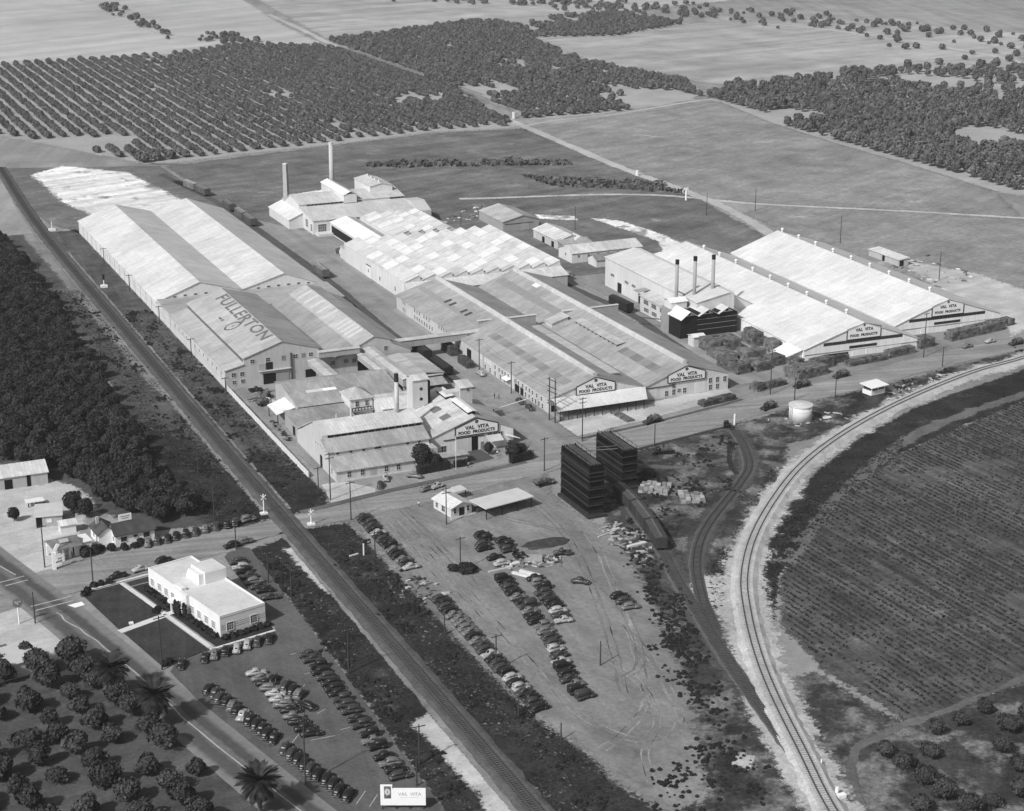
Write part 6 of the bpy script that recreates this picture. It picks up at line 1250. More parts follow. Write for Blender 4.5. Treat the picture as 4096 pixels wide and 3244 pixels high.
def car_parts(kind):
    if kind in CARM: return CARM[kind]
    P = []; PM = None
    def add(name, m, mat, smooth=False, loc=(0,0,0)): P.append((name, m.mesh(name, mat or paint(.1), smooth=smooth), mat is None, loc))
    G_ = glass(.02); K = plain(.025,.8,.2); C_ = plain(.35,.3,.1,1,.5,.6)
    b = MB()
    if kind == 'sedan':
        b.loft([ring(x,w,zb,zt) for x,w,zb,zt in ((-2.25,.42,.45,.72),(-2.0,.60,.36,.95),(-1.2,.74,.32,1.06),(.5,.74,.32,1.06),(1.15,.56,.36,1.08),(1.95,.38,.42,1.02),(2.12,.30,.46,.86))])
        c = MB().loft([ring(x,w,zb,zt,.22) for x,w,zb,zt in ((-1.95,.45,.9,.98),(-1.55,.58,.95,1.36),(-.8,.66,1.0,1.64),(.1,.66,1.0,1.68),(.55,.62,1.0,1.58),(1.02,.55,1.0,1.08))])
        win = ((-.95,-.35),(-.25,.35)); wz = (1.13,1.48); ws = .665
    elif kind == 'coupe':
        b.loft([ring(x,w,zb,zt) for x,w,zb,zt in ((-2.2,.40,.45,.70),(-1.8,.62,.36,.98),(-1.0,.74,.32,1.08),(.5,.74,.32,1.06),(1.15,.56,.36,1.06),(1.95,.38,.42,1.0),(2.12,.30,.46,.84))])
        c = MB().loft([ring(x,w,zb,zt,.22) for x,w,zb,zt in ((-1.15,.56,.98,1.05),(-.75,.64,1.0,1.5),(-.2,.66,1.0,1.62),(.3,.64,1.0,1.56),(.85,.56,1.0,1.08))])
        win = ((-.5,.3),); wz = (1.12,1.46); ws = .66
    elif kind == 'box sedan':
        b.loft([ring(x,w,zb,zt,.12) for x,w,zb,zt in ((-1.95,.60,.45,.9),(-1.7,.70,.4,1.08),(.45,.70,.4,1.08),(1.0,.46,.45,1.14),(1.75,.40,.48,1.10),(1.85,.36,.5,1.0))])
        c = MB().loft([ring(x,w,zb,zt,.10) for x,w,zb,zt in ((-1.8,.62,1.0,1.3),(-1.65,.66,1.02,1.72),(-.6,.68,1.02,1.80),(.35,.66,1.02,1.76),(.55,.62,1.02,1.15))])
        win = ((-1.45,-.85),(-.75,-.2),(-.1,.3)); wz = (1.22,1.6); ws = .69
    elif kind == 'pickup truck':
        b.loft([ring(x,w,zb,zt,.15) for x,w,zb,zt in ((-.25,.72,.42,1.1),(.55,.70,.42,1.12),(1.1,.50,.45,1.14),(1.85,.38,.48,1.06),(1.98,.34,.5,.9))])
        c = MB().loft([ring(x,w,zb,zt,.14) for x,w,zb,zt in ((-.35,.64,1.0,1.55),(-.2,.68,1.02,1.72),(.35,.66,1.02,1.7),(.7,.60,1.02,1.14))])
        win = ((-.1,.45),); wz = (1.2,1.55); ws = .68
        m = MB(); m.box(-2.3,-.42,-.72,.72,.55,.65).box(-2.3,-.42,-.76,-.70,.65,1.05).box(-2.3,-.42,.70,.76,.65,1.05).box(-.48,-.42,-.7,.7,.65,1.05).box(-2.3,-2.24,-.7,.7,.65,1.05); add('bed', m, None)
    elif kind == 'delivery van':
        b.loft([ring(x,w,zb,zt,.12) for x,w,zb,zt in ((-2.3,.74,.42,1.05),(.5,.76,.4,1.1),(1.1,.54,.45,1.12),(1.9,.38,.48,1.04),(2.05,.34,.5,.88))])
        c = MB().loft([ring(x,w,zb,zt,.09) for x,w,zb,zt in ((-2.35,.74,.95,1.95),(-2.2,.78,.95,2.1),(.2,.76,1.0,2.08),(.55,.70,1.02,1.85),(.9,.60,1.02,1.12))])
        win = ((-.25,.4),); wz = (1.25,1.7); ws = .78
    else:  # stake truck
        b.loft([ring(x,w,zb,zt,.12) for x,w,zb,zt in ((.5,.85,.6,1.3),(1.2,.84,.6,1.32),(1.8,.58,.62,1.32),(2.8,.46,.66,1.22),(2.95,.40,.7,1.05))])
        c = MB().loft([ring(x,w,zb,zt,.12) for x,w,zb,zt in ((.45,.78,1.2,1.9),(.6,.82,1.2,2.1),(1.1,.80,1.2,2.06),(1.45,.74,1.2,1.35))])
        win = ((.7,1.15),); wz = (1.45,1.85); ws = .82
        m = MB(); m.box(-3.1,.3,-1.05,1.05,.95,1.1); add('bed', m, K)
        m = MB()
        for i in range(7):
            for s in (-1.03,.97): m.box(-3.08+.55*i,-3.0+.55*i,s,s+.06,1.1,2.0)
        for z in (1.35,1.7):
            for s in (-1.06,1.0): m.box(-3.1,.3,s,s+.06,z,z+.12)
        add('stake_rails', m, plain(.12,.9,.2,2))
        m = MB(); rg = random.Random(4)
        for i in range(4):
            for j in range(3):
                for k in range(rg.choice((1,2,2,3))): m.box(-2.95+.8*i,-2.25+.8*i,-.9+.6*j,-.35+.6*j,1.12+.42*k,1.5+.42*k)
        add('crates', m, plain(.13,.9,.3,2))
    add('body', b, None, True); add('cabin', c, None, True)
    bigw = kind == 'stake truck'; wr = .44 if bigw else .34; wx = (2.2,-2.1) if bigw else ((1.45,-1.42) if kind not in ('box sedan',) else (1.3,-1.3)); wy = .82 if bigw else .66
    for s in (-1, 1):
        for a, q in win:
            m = MB(); m.add([(a+.03,s*(ws+.01),wz[0]),(q-.02,s*(ws+.01),wz[0]),(q-.08,s*(ws-.06),wz[1]),(a+.08,s*(ws-.06),wz[1])], [(0,1,2,3) if s < 0 else (3,2,1,0)]); add('side_window', m, G_)
        for x in wx:
            m = MB(); m.cyl(0,0,-.09,.09,wr,n=12); m.v = [(x+p,s*wy+r,wr+q) for p,q,r in m.v]; add('wheel', m, K)
            if kind != 'stake truck' or x > 0: add('fender', arch(x-.62,x+.66,s*(wy-.02),.34,.42 if not bigw else .6,.86 if not bigw else 1.1), None, True)
        m = MB(); m.cyl(0,0,0,.16,.13,n=8); xf = 2.7 if bigw else 1.78; m.v = [(xf+r,s*.5+p*1.0,.9+q+(.15 if bigw else 0)) for p,q,r in m.v]; add('headlight', m, C_)
    fr = c.v[-8:]; fr2 = c.v[-16:-8]
    m = MB(); e = .03; m.add([(fr[3][0]+e-.04,fr[3][1]*1.2,fr[3][2]+.06),(fr[4][0]+e-.04,fr[4][1]*1.2,fr[4][2]+.06),(fr2[4][0]+e+.03,fr2[4][1],fr2[4][2]-.05),(fr2[3][0]+e+.03,fr2[3][1],fr2[3][2]-.05)], [(0,1,2,3)]); add('windshield', m, G_)
    r0, r1 = c.v[:8], c.v[8:16]
    m = MB(); m.add([(r0[3][0]*.5+r1[3][0]*.5-.02,-.28,r0[3][2]*.55+r1[3][2]*.45+.05),(r0[3][0]*.5+r1[3][0]*.5-.02,.28,r0[3][2]*.55+r1[3][2]*.45+.05),(r1[3][0]-.02,.24,r1[3][2]+.0),(r1[3][0]-.02,-.24,r1[3][2]+.0)], [(3,2,1,0)]); add('rear_window', m, G_)
    xs = [v[0] for v in b.v]
    m = MB(); m.box(max(xs)+.03,max(xs)+.12,-.72,.72,.42,.54); add('bumper', m, C_)
    if kind not in ('stake truck','pickup truck'): m = MB(); m.box(min(xs)-.12,min(xs)-.03,-.72,.72,.42,.54); add('bumper', m, C_)
    CARM[kind] = P; return P
TONES = (('black',.016),('dark grey',.045),('mid grey',.15),('light grey',.36),('cream',.68))
def car(x, y, rz, kind, tone, label, group, z=.08, cat='car'):
    t = thing(kind.replace(' ', '_'), label, cat if kind not in ('pickup truck','stake truck','delivery van') else ('truck' if 'truck' in kind else 'van'), (x, y, z), rz, group)
    v = dict(TONES)[tone]
    for name, me, body, loc in car_parts(kind):
        o = bpy.data.objects.new(name, me); COL.objects.link(o); o.parent = t
        if body: o.material_slots[0].link = 'OBJECT'; o.material_slots[0].material = paint(v)
    return t
NCAR = 0
def row(pts, ang, phrase, group, tones, seed=1, kinds=('sedan','sedan','sedan','coupe','coupe','box sedan'), jit=.12, flip=.15, z=.09):
    global NCAR
    rg = random.Random(seed)
    for i, p in enumerate(pts):
        tn = tones[i] if isinstance(tones, (list, tuple)) and i < len(tones) else rg.choice(('black','black','black','dark grey','dark grey','mid grey','light grey'))
        tn = {'b':'black','d':'dark grey','m':'mid grey','l':'light grey','w':'cream'}.get(tn, tn)
        kd = rg.choice(kinds); a = ang(p, i) if callable(ang) else ang
        if rg.random() < flip: a += 180
        car(p[0]+rg.uniform(-jit,jit)*2, p[1]+rg.uniform(-jit,jit), R(a+rg.uniform(-3,3)), kd, tn, '%s %s, %s %s' % (tn, kd, ORD[i], phrase), group, z); NCAR += 1
def lin(a, b, n): return [(a[0]+(b[0]-a[0])*i/max(1, n-1), a[1]+(b[1]-a[1])*i/max(1, n-1)) for i in range(n)]
row([(69.2,323.4),(74.2,324.4),(76.5,325),(78.9,325.4),(81.4,326),(84,326.7),(86.4,327.1),(89,327.6)], 68, 'from the left in the row facing the office walk', 'cars facing the office walk', 'wblbmbdl', 3, flip=0)
row(lin((71.6,310.4),(77.9,286.2),12), 54, 'from the top in the slanted row by the highway', 'cars in the slanted highway row', 'mdlbmblbdll', 4, flip=0)
row(lin((78.4,281.4),(83.9,261.2),10), 54, 'from the gap in the lower slanted highway row', 'cars in the lower slanted row', 'lwwblblwb', 5, ('sedan','sedan','coupe','delivery van'), flip=0)
row(lin((82.2,313.4),(84.6,285.0),12), lambda p, i: -8 if i < 2 or i > 9 else -22, 'from the top in the middle row of the office lot', 'cars in the middle office row', 'wdbmbbdmdmdw', 6)
row([(84.6,308.9),(86.2,305.6),(87.0,303.2),(87.7,300.9)], 51, 'from the top in the office lot slanted cluster', 'cars in the slanted office cluster', 'wbbb', 7, flip=0)
row([(87.4,295.8)], 125, 'and only one askew below the slanted office cluster', 'askew car in the office lot', 'd', 8, flip=0)
row([(94.6,y) for y in (317,314.6,311.2,308.6,305.8,303,300.6,298.2,295.6,293.2,290.4,286.6,284.2,280.2,277.6,275.2,271.4,268.6,266,263.4)], 178, 'from the top in the right row of the office lot', 'cars in the right office row', 'bdllwdmlwbwdmdbmbwld', 9)
row([(94.0,369.8),(93.9,366.4),(93.8,363.8),(93.9,360.8),(94.3,357.2),(94.8,354.4),(95.0,351.8),(95.3,347.6)], 175, 'from the street in the row behind the white office', 'cars behind the office', 'bbdbwmbd', 10)
row(lin((130.0,384.2),(129.8,350.6),16), 6, 'from the street in the left row of the dirt lot', 'cars in the upper left dirt-lot row', 'bbddmbbdlmlbdbm', 11)
row(lin((129.6,331.4),(128.6,276.6),25), 8, 'below the gap in the left row of the dirt lot', 'cars in the lower left dirt-lot row', 'mdbdblwmbdlbbmdbblmbbdb', 12)
row([(152.5,361.4),(152.2,358.8),(150.8,356),(150,353.6),(149.8,347.6),(150.1,343.8)], 3, 'from the top in the middle cluster of the dirt lot', 'cars in the upper middle dirt-lot cluster', 'bdbwbb', 13)
row([(147.0,335.2),(146.6,332.6),(146.3,330.2),(146.0,327.8),(145.7,325.2),(145.7,322.6),(145.6,320),(145.4,317.4),(145.0,314.8),(144.7,312.2),(144.5,309.6),(144.3,307),(144.0,304),(143.4,301.2),(142.6,298.4),(142.0,295.6),(141.3,292.8),(140.6,290.2),(139.9,287.6),(139.4,285),(139.2,282.4),(139.0,279.8),(138.9,277.2)], 4, 'from the top in the dirt lot middle row', 'cars in the long middle dirt-lot row', 'mdmdlbdbwbdbmlbmldmmdwd', 14, ('sedan','sedan','coupe','box sedan','delivery van'))
row([(156.2,356),(155.2,353.2),(154.8,350.4)], -4, 'from the top right of the dirt lot middle row', 'cars right of the middle cluster', 'dwb', 15)
row([(153.8,333),(153.5,330.4),(153.2,327.8),(152.2,325),(151.8,322.4),(152,319.8),(151.8,317.6),(151.2,315.2),(150.4,312.6),(149.9,310.2)], -4, 'from the top in the right file of the dirt lot', 'cars in the right dirt-lot file', 'mdbmbdmb', 16)
row([(162.2,327.2)], -42, 'and only one, alone in the open dirt lot', 'lone cars of the dirt lot', 'b', 17, flip=0); row([(167.0,316.6),(166.8,313.6),(166.4,310.4)], -8, 'from the top at the right edge of the dirt lot', 'cars at the right edge of the dirt lot', 'bdb', 18)
row([(77.2,389.4),(79.6,389.9),(82,390.4),(84.4,390.9),(86.9,391.3),(89.4,391.8),(92,392.4),(94.8,393.1),(97.6,393.2),(99.8,393.6)], 72, 'from the left in the street row beside the house', 'cars in the street row', 'mdmlmdmmbd', 19, ('sedan','box sedan','sedan'), flip=0, z=.11)
row([(103.2,394.2)], 10, 'and only one parked askew by the railway crossing', 'car by the crossing', 'd', 20, z=.11)
row([(66.6,373.2),(72.2,374.8),(78.2,377.6)], 12, 'from the left at the kerb along the office lawn', 'cars at the office kerb', 'bbl', 21, z=.11)
row([(95.0,379.9),(99.0,381.0)], 12, 'from the left at the mouth of the office drive', 'cars at the office drive', 'bb', 22, z=.11)
row([(203.6,482),(203.4,451.6),(203.2,445)], 91, 'from the top in the alley along the packing house', 'cars in the alley', 'mbl', 23)
row([(152.2,405.8)], 140, 'and only one, round-backed beside the dark street tree', 'car by the street tree', 'w', 24, flip=0); row([(141.2,403.2),(144.4,407.6)], 70, 'from the left on the pale apron before the canning shed', 'cars before the canning shed', 'bb', 25); row([(151.6,395.8),(154.6,396.4)], 20, 'from the left on the street beyond the gate house', 'cars on the street', 'bb', 26, z=.11)
row([(362,444.6),(373,446.2)], 12, 'from the left on the road before the right big warehouse', 'cars on the right road', 'bb', 27, z=.11)
for x, y, a, tn, lab in ((379,440.6,190,'dark grey','stake truck loaded with crates at the right end of the road'),(305.4,434.2,192,'dark grey','stake truck loaded with crates before the left big warehouse'),(288.6,430.6,192,'black','stake truck loaded with crates at the crate yard gate'),(268.0,416.6,200,'black','stake truck parked on the near road side by the tank'),(230.6,419.6,192,'dark grey','stake truck piled with crates at the pale apron edge'),(220.6,395.6,170,'black','dark stake truck in the weeds below the near road edge'),(214.8,653.4,272,'cream','white stake truck beside the sawtooth factory'),(135,487,60,'dark grey','stake truck beside the lettered block door'),(133.4,481,20,'cream','white-topped truck beside the fence'),(181.4,387,10,'mid grey','stake truck on the street left of the cooling towers')):
    car(x, y, R(a), 'stake truck', tn, lab, 'trucks'); NCAR += 1
for x, y, a, tn, lab in ((156,345.6,-60,'black','dark pickup among scrap in the dirt lot'),(165.6,343.6,160,'dark grey','wrecked dark pickup beside the earth bank'),(249,408.6,60,'black','dark pickup at the head of the ditch'),(134.2,494.6,0,'black','dark pickup by the upper fence end'),(218.5,661,100,'black','dark pickup behind the white stake truck')):
    car(x, y, R(a), 'pickup truck', tn, lab, 'trucks'); NCAR += 1
# ------------------------------------------------------------------ people
def person(label, x, y, rz, top, low):
    t = thing('person', label, 'person', (x, y, .1), rz)
    V = [(0,0,.92),(0,0,1.2),(0,.01,1.42),(0,.0,1.52),(0,-.02,1.66),(.10,0,.88),(.13,-.06,.48),(.13,.0,.06),(.13,-.16,.03),(-.10,0,.88),(-.13,.08,.48),(-.13,.2,.08),(-.13,.06,.03),(.19,0,1.40),(.27,.02,1.12),(.24,-.08,.88),(-.19,0,1.40),(-.27,.02,1.12),(-.25,-.06,.88)]
    E_ = [(0,1),(1,2),(2,3),(3,4),(0,5),(5,6),(6,7),(7,8),(0,9),(9,10),(10,11),(11,12),(2,13),(13,14),(14,15),(2,16),(16,17),(17,18)]
    rad = [.15,.15,.14,.06,.11,.10,.07,.05,.045,.10,.07,.05,.045,.07,.05,.04,.07,.05,.04]
    me = bpy.data.meshes.new('person_body'); me.from_pydata(V, E_, []); o = obj('body', me, t)
    md = o.modifiers.new('skin', 'SKIN')
    for i, sv in enumerate(me.skin_vertices[0].data): sv.radius = (rad[i], rad[i]*.85); sv.use_root = (i == 0)
    s2 = o.modifiers.new('smooth', 'SUBSURF'); s2.levels = 1; s2.render_levels = 1
    m, nt, b = _base('clothes', .8, .2); tc = nt.nodes.new('ShaderNodeTexCoord'); sx = nt.nodes.new('ShaderNodeSeparateXYZ'); nt.links.new(tc.outputs['Object'], sx.inputs[0])
    cr = nt.nodes.new('ShaderNodeValToRGB'); cr.color_ramp.interpolation = 'CONSTANT'; e = cr.color_ramp.elements
    e[0].position = 0; e[0].color = (.02,)*3+(1,); e[1].position = .06; e[1].color = (low,)*3+(1,)
    for p_, v_ in ((.56, top), (.83, .3)): q = e.new(p_); q.color = (v_,)*3+(1,)
    nt.links.new(_map(nt, sx.outputs[2], 0, 1, 0, 1.8), cr.inputs[0]); nt.links.new(cr.outputs[0], b.inputs['Base Color']); me.materials.append(m)
    h = MB(); h.loft([[(.105*c*math.cos(a), .02+.12*c*math.sin(a), z) for a in [k*math.pi/4 for k in range(8)]] for z, c in ((1.66,1.0),(1.74,.95),(1.80,.6),(1.82,.1))]); obj('hair', h.mesh('hair', plain(.04)), t)
person('person in a white shirt and dark trousers standing in the street', 145.5, 385.8, 0, .75, .03); person('person in a white shirt standing at the driveway before the front gable', 167.9, 407.0, 1, .7, .03)
person('left one of two people in dark clothes standing in the alley', 198.0, 458.8, 2, .05, .03); person('right one of two people in dark clothes standing in the alley', 199.0, 457.7, 4, .06, .04); person('person in a white top at the porch of the front gable', 178.7, 412.2, 3, .75, .05)
# ------------------------------------------------------------------ palms, street trees, bushes
M_palm = leafm('palm_fronds', .036, .3)
def frond_mesh(seed):
    rg = random.Random(seed); m = MB(); L = 4.3; n = 9; pts = []
    for i in range(n+1):
        s = i/n; pts.append(Vector((L*s*(1-.12*s), 0, .9*s-1.9*s*s)))
    for i in range(n):
        m.bar(pts[i], pts[i+1], .035*(1-i/n)+.01, 3)
    for i in range(1, 38):
        s = i/38; p = Vector((L*s*(1-.12*s), 0, .9*s-1.9*s*s)); ll = .75*math.sin(math.pi*min(1, s*1.05+.06))**.6+.1
        for sd_ in (-1, 1):
            q = p+Vector((ll*.55, sd_*ll*.8, -.18*ll)); m.add([p+Vector((-.06,0,0)), p+Vector((.07,0,.0)), q+Vector((.02,0,0)), q-Vector((.03,0,0))], [(0,1,2,3)])
    return m.mesh('frond', M_palm)
FR = [frond_mesh(i) for i in range(2)]
for x, y, h, lab in ((53.6,315.6,6.6,'date palm nearest the office lawn, upper of the three by the highway'),(58.8,300.6,6.8,'middle one of the three date palms by the highway'),(68.3,262.6,6.4,'lowest of the three date palms by the highway')):
    t = thing('date_palm', lab, 'palm', (x, y, 0), 0, 'date palms by the highway'); m = MB(); m.cyl(0,0,0,h,.45,.36,12); obj('trunk', m.mesh('trunk', plain(.11,.95,.3,3)), t)
    rg = random.Random(int(x*10))
    for k in range(120):
        o = obj('frond', FR[k%2], t, (0,0,h)); el = [-1.15,-.75,-.35,.0,.4,.85][k%6]+rg.uniform(-.18,.18); o.rotation_euler = (rg.uniform(-.3,.3), -el, k*2.39996+rg.uniform(-.15,.15)); s_ = rg.uniform(.95,1.2); o.scale = (s_,)*3
BIG = [crown_mesh('crown', 90+i, 2.9, 3.4, 700, .30, M_leaf3, .3, 3.6) for i in range(3)]
tree('street_tree', 156.4, 411.4, BIG[0], TRUNK2, 'large dark round tree before the canning shed', sc=1.05); tree('street_tree', 159.6, 409.4, BIG[1], TRUNK2, 'lower dark bushy tree right of the large street tree', sc=.62); tree('street_tree', 181.6, 407.4, BIG[2], TRUNK2, 'dark clipped tree at the driveway right of the front gable', sc=.82); tree('street_tree', 184.2, 408.4, BIG[0], TRUNK2, 'low dark tree at the factory corner beside the clipped one', sc=.6); tree('street_tree', 177.0, 414.4, BIG[1], TRUNK2, 'small dark shrub-like tree at the porch of the front gable', sc=.5)
tree('yard_tree', 64.6, 417.2, BIG[2], TRUNK2, 'dark rounded tree between the yard sheds and the dense grove', sc=.95); tree('yard_tree', 67.2, 413.4, BIG[0], TRUNK2, 'dark tree right behind the house and below the grove', sc=.8); tree('yard_tree', 50.2, 418, BIG[1], TRUNK2, 'low dark tree left of the flat pale shed', sc=.55)
def hedge(label, x0, x1, y0, y1, h, rz, n=260):
    rg = np.random.RandomState(int(x0)); V = []; F = []; t = thing('hedge', label, 'hedge', ((x0+x1)/2, (y0+y1)/2, 0), rz); m = MB(); m.box(x0+.15,x1-.15,y0+.15,y1-.15,0,h-.15); m.build('core', M_leaf3, t)
    m = MB()
    for k in range(n):
        p = Vector((rg.uniform(x0,x1), rg.uniform(y0,y1), rg.uniform(.2,h))); ax = rg.randint(0,3)
        if ax == 0: p.z = h
        elif ax == 1: p.y = y0 if rg.rand() < .5 else y1
        else: p.x = x0 if rg.rand() < .5 else x1
        a = Vector(rg.normal(size=3)).normalized()*.2; b = Vector(rg.normal(size=3)).normalized()*.2; m.add([p-a, p-b, p+a, p+b], [(0,1,2,3)])
    o = m.build('leaves', M_leaf3, t); o['kind'] = 'stuff'
hedge('square dark hedge block at the factory street corner', 179.6, 186.6, 405.2, 407.0, 2.4, R(9)); hedge('dark hedge right of the porch by the driveway', 164.6, 168.6, 408.2, 409.6, 1.8, R(0)); hedge('dark hedge at the foot of the street tree', 153.6, 163.0, 407.4, 409.6, 2.4, R(6))
bush('dirt_lot_bush', 'dark bush at the foot of the pole in the dirt lot', 140.8, 343.4, 2.3, 2.4, 220, None, None, 1.2, R(-30)); bush('dirt_lot_bush', 'second dark bush just above it in the dirt lot', 138.6, 345.6, 1.4, 1.6, 150)
for i, (x, y, r) in enumerate(((68.5,389.6,1.3),(71.4,389.0,1.2),(74.0,389.2,1.0),(64.6,389.6,1.5),(66.2,390.6,1.0),(62.2,388.8,1.7),(75.8,390.0,1.3))): bush('garden_shrub', 'dark garden shrub between the filling station and the house front', x, y, r, r*1.4, 110, 'garden shrubs before the house')
# bare shrubs by the corner of the front gable
t = thing('bare_tree', 'leafless small tree at the street corner of the factory', 'tree', (187.4, 411.6, 0)); m = MB(); rg = random.Random(5); m.bar((187.4,411.6,0),(187.4,411.6,1.4),.12,5)
for k in range(26): a = rg.uniform(0,6.28); e_ = rg.uniform(.5,1.3); L_ = rg.uniform(1.2,2.6); q = (187.4+math.cos(a)*math.cos(e_)*L_, 411.6+math.sin(a)*math.cos(e_)*L_, 1.2+math.sin(e_)*L_); m.bar((187.4,411.6,1.2),q,.04,3,.012)
m.build('branches', M_bark, t)
# ------------------------------------------------------------------ weeds, furrow crops, rubble (nobody could count these)
CC = np.array([(p.x, p.y) for p in curve_c])
BARE = ([(103,378),(109.4,378),(109.6,342),(106.6,342)], [(102.5,286),(110,286),(110,236),(103.5,236)])
def tufts(name, label, cat, polys, dens, size, mat, hgt=.5, mask=None, seed=1, wide=1.0):
    rg = np.random.RandomState(seed); V = []; F = []
    for P in polys:
        xs = [p[0] for p in P]; ys = [p[1] for p in P]; n = int((max(xs)-min(xs))*(max(ys)-min(ys))*dens)
        for k in range(n):
            x, y = rg.uniform(min(xs), max(xs)), rg.uniform(min(ys), max(ys))
            if not inpoly(x, y, P) or any(inpoly(x, y, q) for q in BARE) or np.min((CC[:, 0]-x)**2+(CC[:, 1]-y)**2) < 20: continue
            if mask is not None and mnoise.noise((x*.09, y*.09, seed))+.5*mnoise.noise((x*.3, y*.3, 3)) < mask: continue
            s = size*rg.uniform(.5, 1.4)
            for q in range(4):
                a = rg.uniform(0, 3.14); dx, dy = math.cos(a)*s*wide, math.sin(a)*s*wide; h = s*hgt*2*rg.uniform(.6, 1.3); ox, oy = rg.normal()*s*.35, rg.normal()*s*.35; b = len(V)
                tx, ty = rg.normal()*s*.5, rg.normal()*s*.5
                V += [(x+ox-dx*.6, y+oy-dy*.6, .04), (x+ox+dx*.6, y+oy+dy*.6, .04), (x+ox+dx*.8+tx, y+oy+dy*.8+ty, h), (x+ox-dx*.8+tx, y+oy-dy*.8+ty, h*.9)]; F.append((b, b+1, b+2, b+3))
    me = bpy.data.meshes.new(name); me.from_pydata(V, [], F); me.materials.append(mat); return tag(obj(name, me), label, cat, kind='stuff')
M_weed = leafm('weeds', .050, .5); M_dry = leafm('dry_grass', .13, .5)
tufts('weed_tufts', 'weeds and dry tufts along both sides of the main railway', 'weeds', [[(98,640),(108.5,640),(108.5,400),(97,400),(95,470)],[(114.5,600),(126,600),(126,420),(114.5,398)],[(100,375),(108,378),(108,240),(99,240)],[(115.5,380),(125.5,380),(126,300),(130,240),(115.5,220)]], 1.9, .22, M_weed, .36, -.3, 2)
tufts('weed_tufts', 'dark weeds around the sidings and the bottom of the curve', 'weeds', [[(196,300),(206,322),(232,346),(256,362),(290,380),(282,370),(226,330),(205,312),(190,288)],[(180,300),(196,326),(226,356),(244,376),(240,368),(212,336),(200,322),(188,304)]], 2.2, .24, M_weed, .5, -.3, 3)
wc = []; rgw = random.Random(12)
def clump(P, n, sp=1.3):
    xs = [p[0] for p in P]; ys = [p[1] for p in P]; k = 0
    while k < n:
        cx_, cy_ = rgw.uniform(min(xs), max(xs)), rgw.uniform(min(ys), max(ys))
        if not inpoly(cx_, cy_, P): continue
        k += 1
        for q in range(rgw.randint(4, 16)):
            x, y = cx_+rgw.gauss(0, sp), cy_+rgw.gauss(0, sp*1.3)
            if np.min((CC[:, 0]-x)**2+(CC[:, 1]-y)**2) > 26: wc.append((x, y, -.1))
clump([(160,285),(172,312),(182,338),(186,336),(180,314),(170,284),(162,262),(156,262)], 60); clump([(132,240),(150,250),(158,262),(156,240),(148,222),(132,222)], 30); clump([(205,385),(245,404),(240,380),(215,352),(200,358)], 26); clump([(196,300),(206,320),(232,344),(256,360),(226,332),(206,314)], 22, .9); clump([(115.5,380),(125.5,380),(126,300),(129,240),(116,230)], 40, 1.0); clump([(100,372),(104,374),(104,250),(100,250)], 24, 1.0); clump([(98,640),(107,640),(107,400),(97,400)], 60, 1.2); clump([(115.5,600),(125,600),(125,420),(115.5,410)], 50, 1.1); clump([(292,415),(330,424),(380,436),(366,430),(310,412)], 16, 1.0); clump([(180,348),(190,360),(196,352),(188,338)], 6, .8)
refs_b = [o for o in bpy.data.objects if o.name.startswith('foundation_shrub')][:5]
mass('weed_clumps', wc, refs_b, 'dark weed clumps in the rough ground around the tracks and lots', 'weeds', (.20, .55))
tufts('dry_tufts', 'pale dry tufts scattered in the dark weeds', 'weeds', [[(100,375),(108,378),(108,240),(99,240)],[(115.5,380),(125.5,380),(126,300),(130,240),(115.5,220)],[(204,380),(246,404),(240,372),(214,344)],[(98,640),(108.5,640),(108.5,400),(97,400)]], .5, .24, M_dry, .35, .05, 4)
# crop rows in the right-hand field
PC = [(341,391),(282,369),(251,351),(226,330),(207,312),(194,290),(190,268),(193,246),(224,250),(258,252),(420,332),(420,418)]
V = []; F = []; rg = np.random.RandomState(8); cd_ = Vector((.05, -1)).normalized(); cn = Vector((-cd_.y, cd_.x))
cu = Vector((300, 330))
for i in range(-95, 95):
    for j in range(-210, 210):
        p = cu+cn*(i*1.75+rg.normal()*.12)+cd_*(j*.55+rg.normal()*.2)
        if not inpoly(p.x, p.y, PC): continue
        dn = mnoise.noise((p.x*.05, p.y*.05, 6))+.5*mnoise.noise((p.x*.2, p.y*.2, 2))
        if dn > .30+rg.uniform(-.25, .2) or mnoise.noise((p.x*1.7, p.y*.45, 5)) < -.22: continue
        s = .40*rg.uniform(.6, 1.2); b0 = len(V)
        for q in range(3):
            a = rg.uniform(0, 3.14); dx, dy = math.cos(a)*s, math.sin(a)*s; b = len(V); tz = .40*rg.uniform(.5, 1.2)
            V += [(p.x-dx, p.y-dy, .06), (p.x+dx, p.y+dy, .06), (p.x+dx*.8, p.y+dy*.8, tz), (p.x-dx*.8, p.y-dy*.8, tz)]; F.append((b, b+1, b+2, b+3))
me = bpy.data.meshes.new('crop_rows'); me.from_pydata(V, [], F); me.materials.append(leafm('crop_leaves', .050, .4)); tag(obj('crop_rows', me), 'low dark crop plants in slanting rows across the right field', 'crop', kind='stuff')
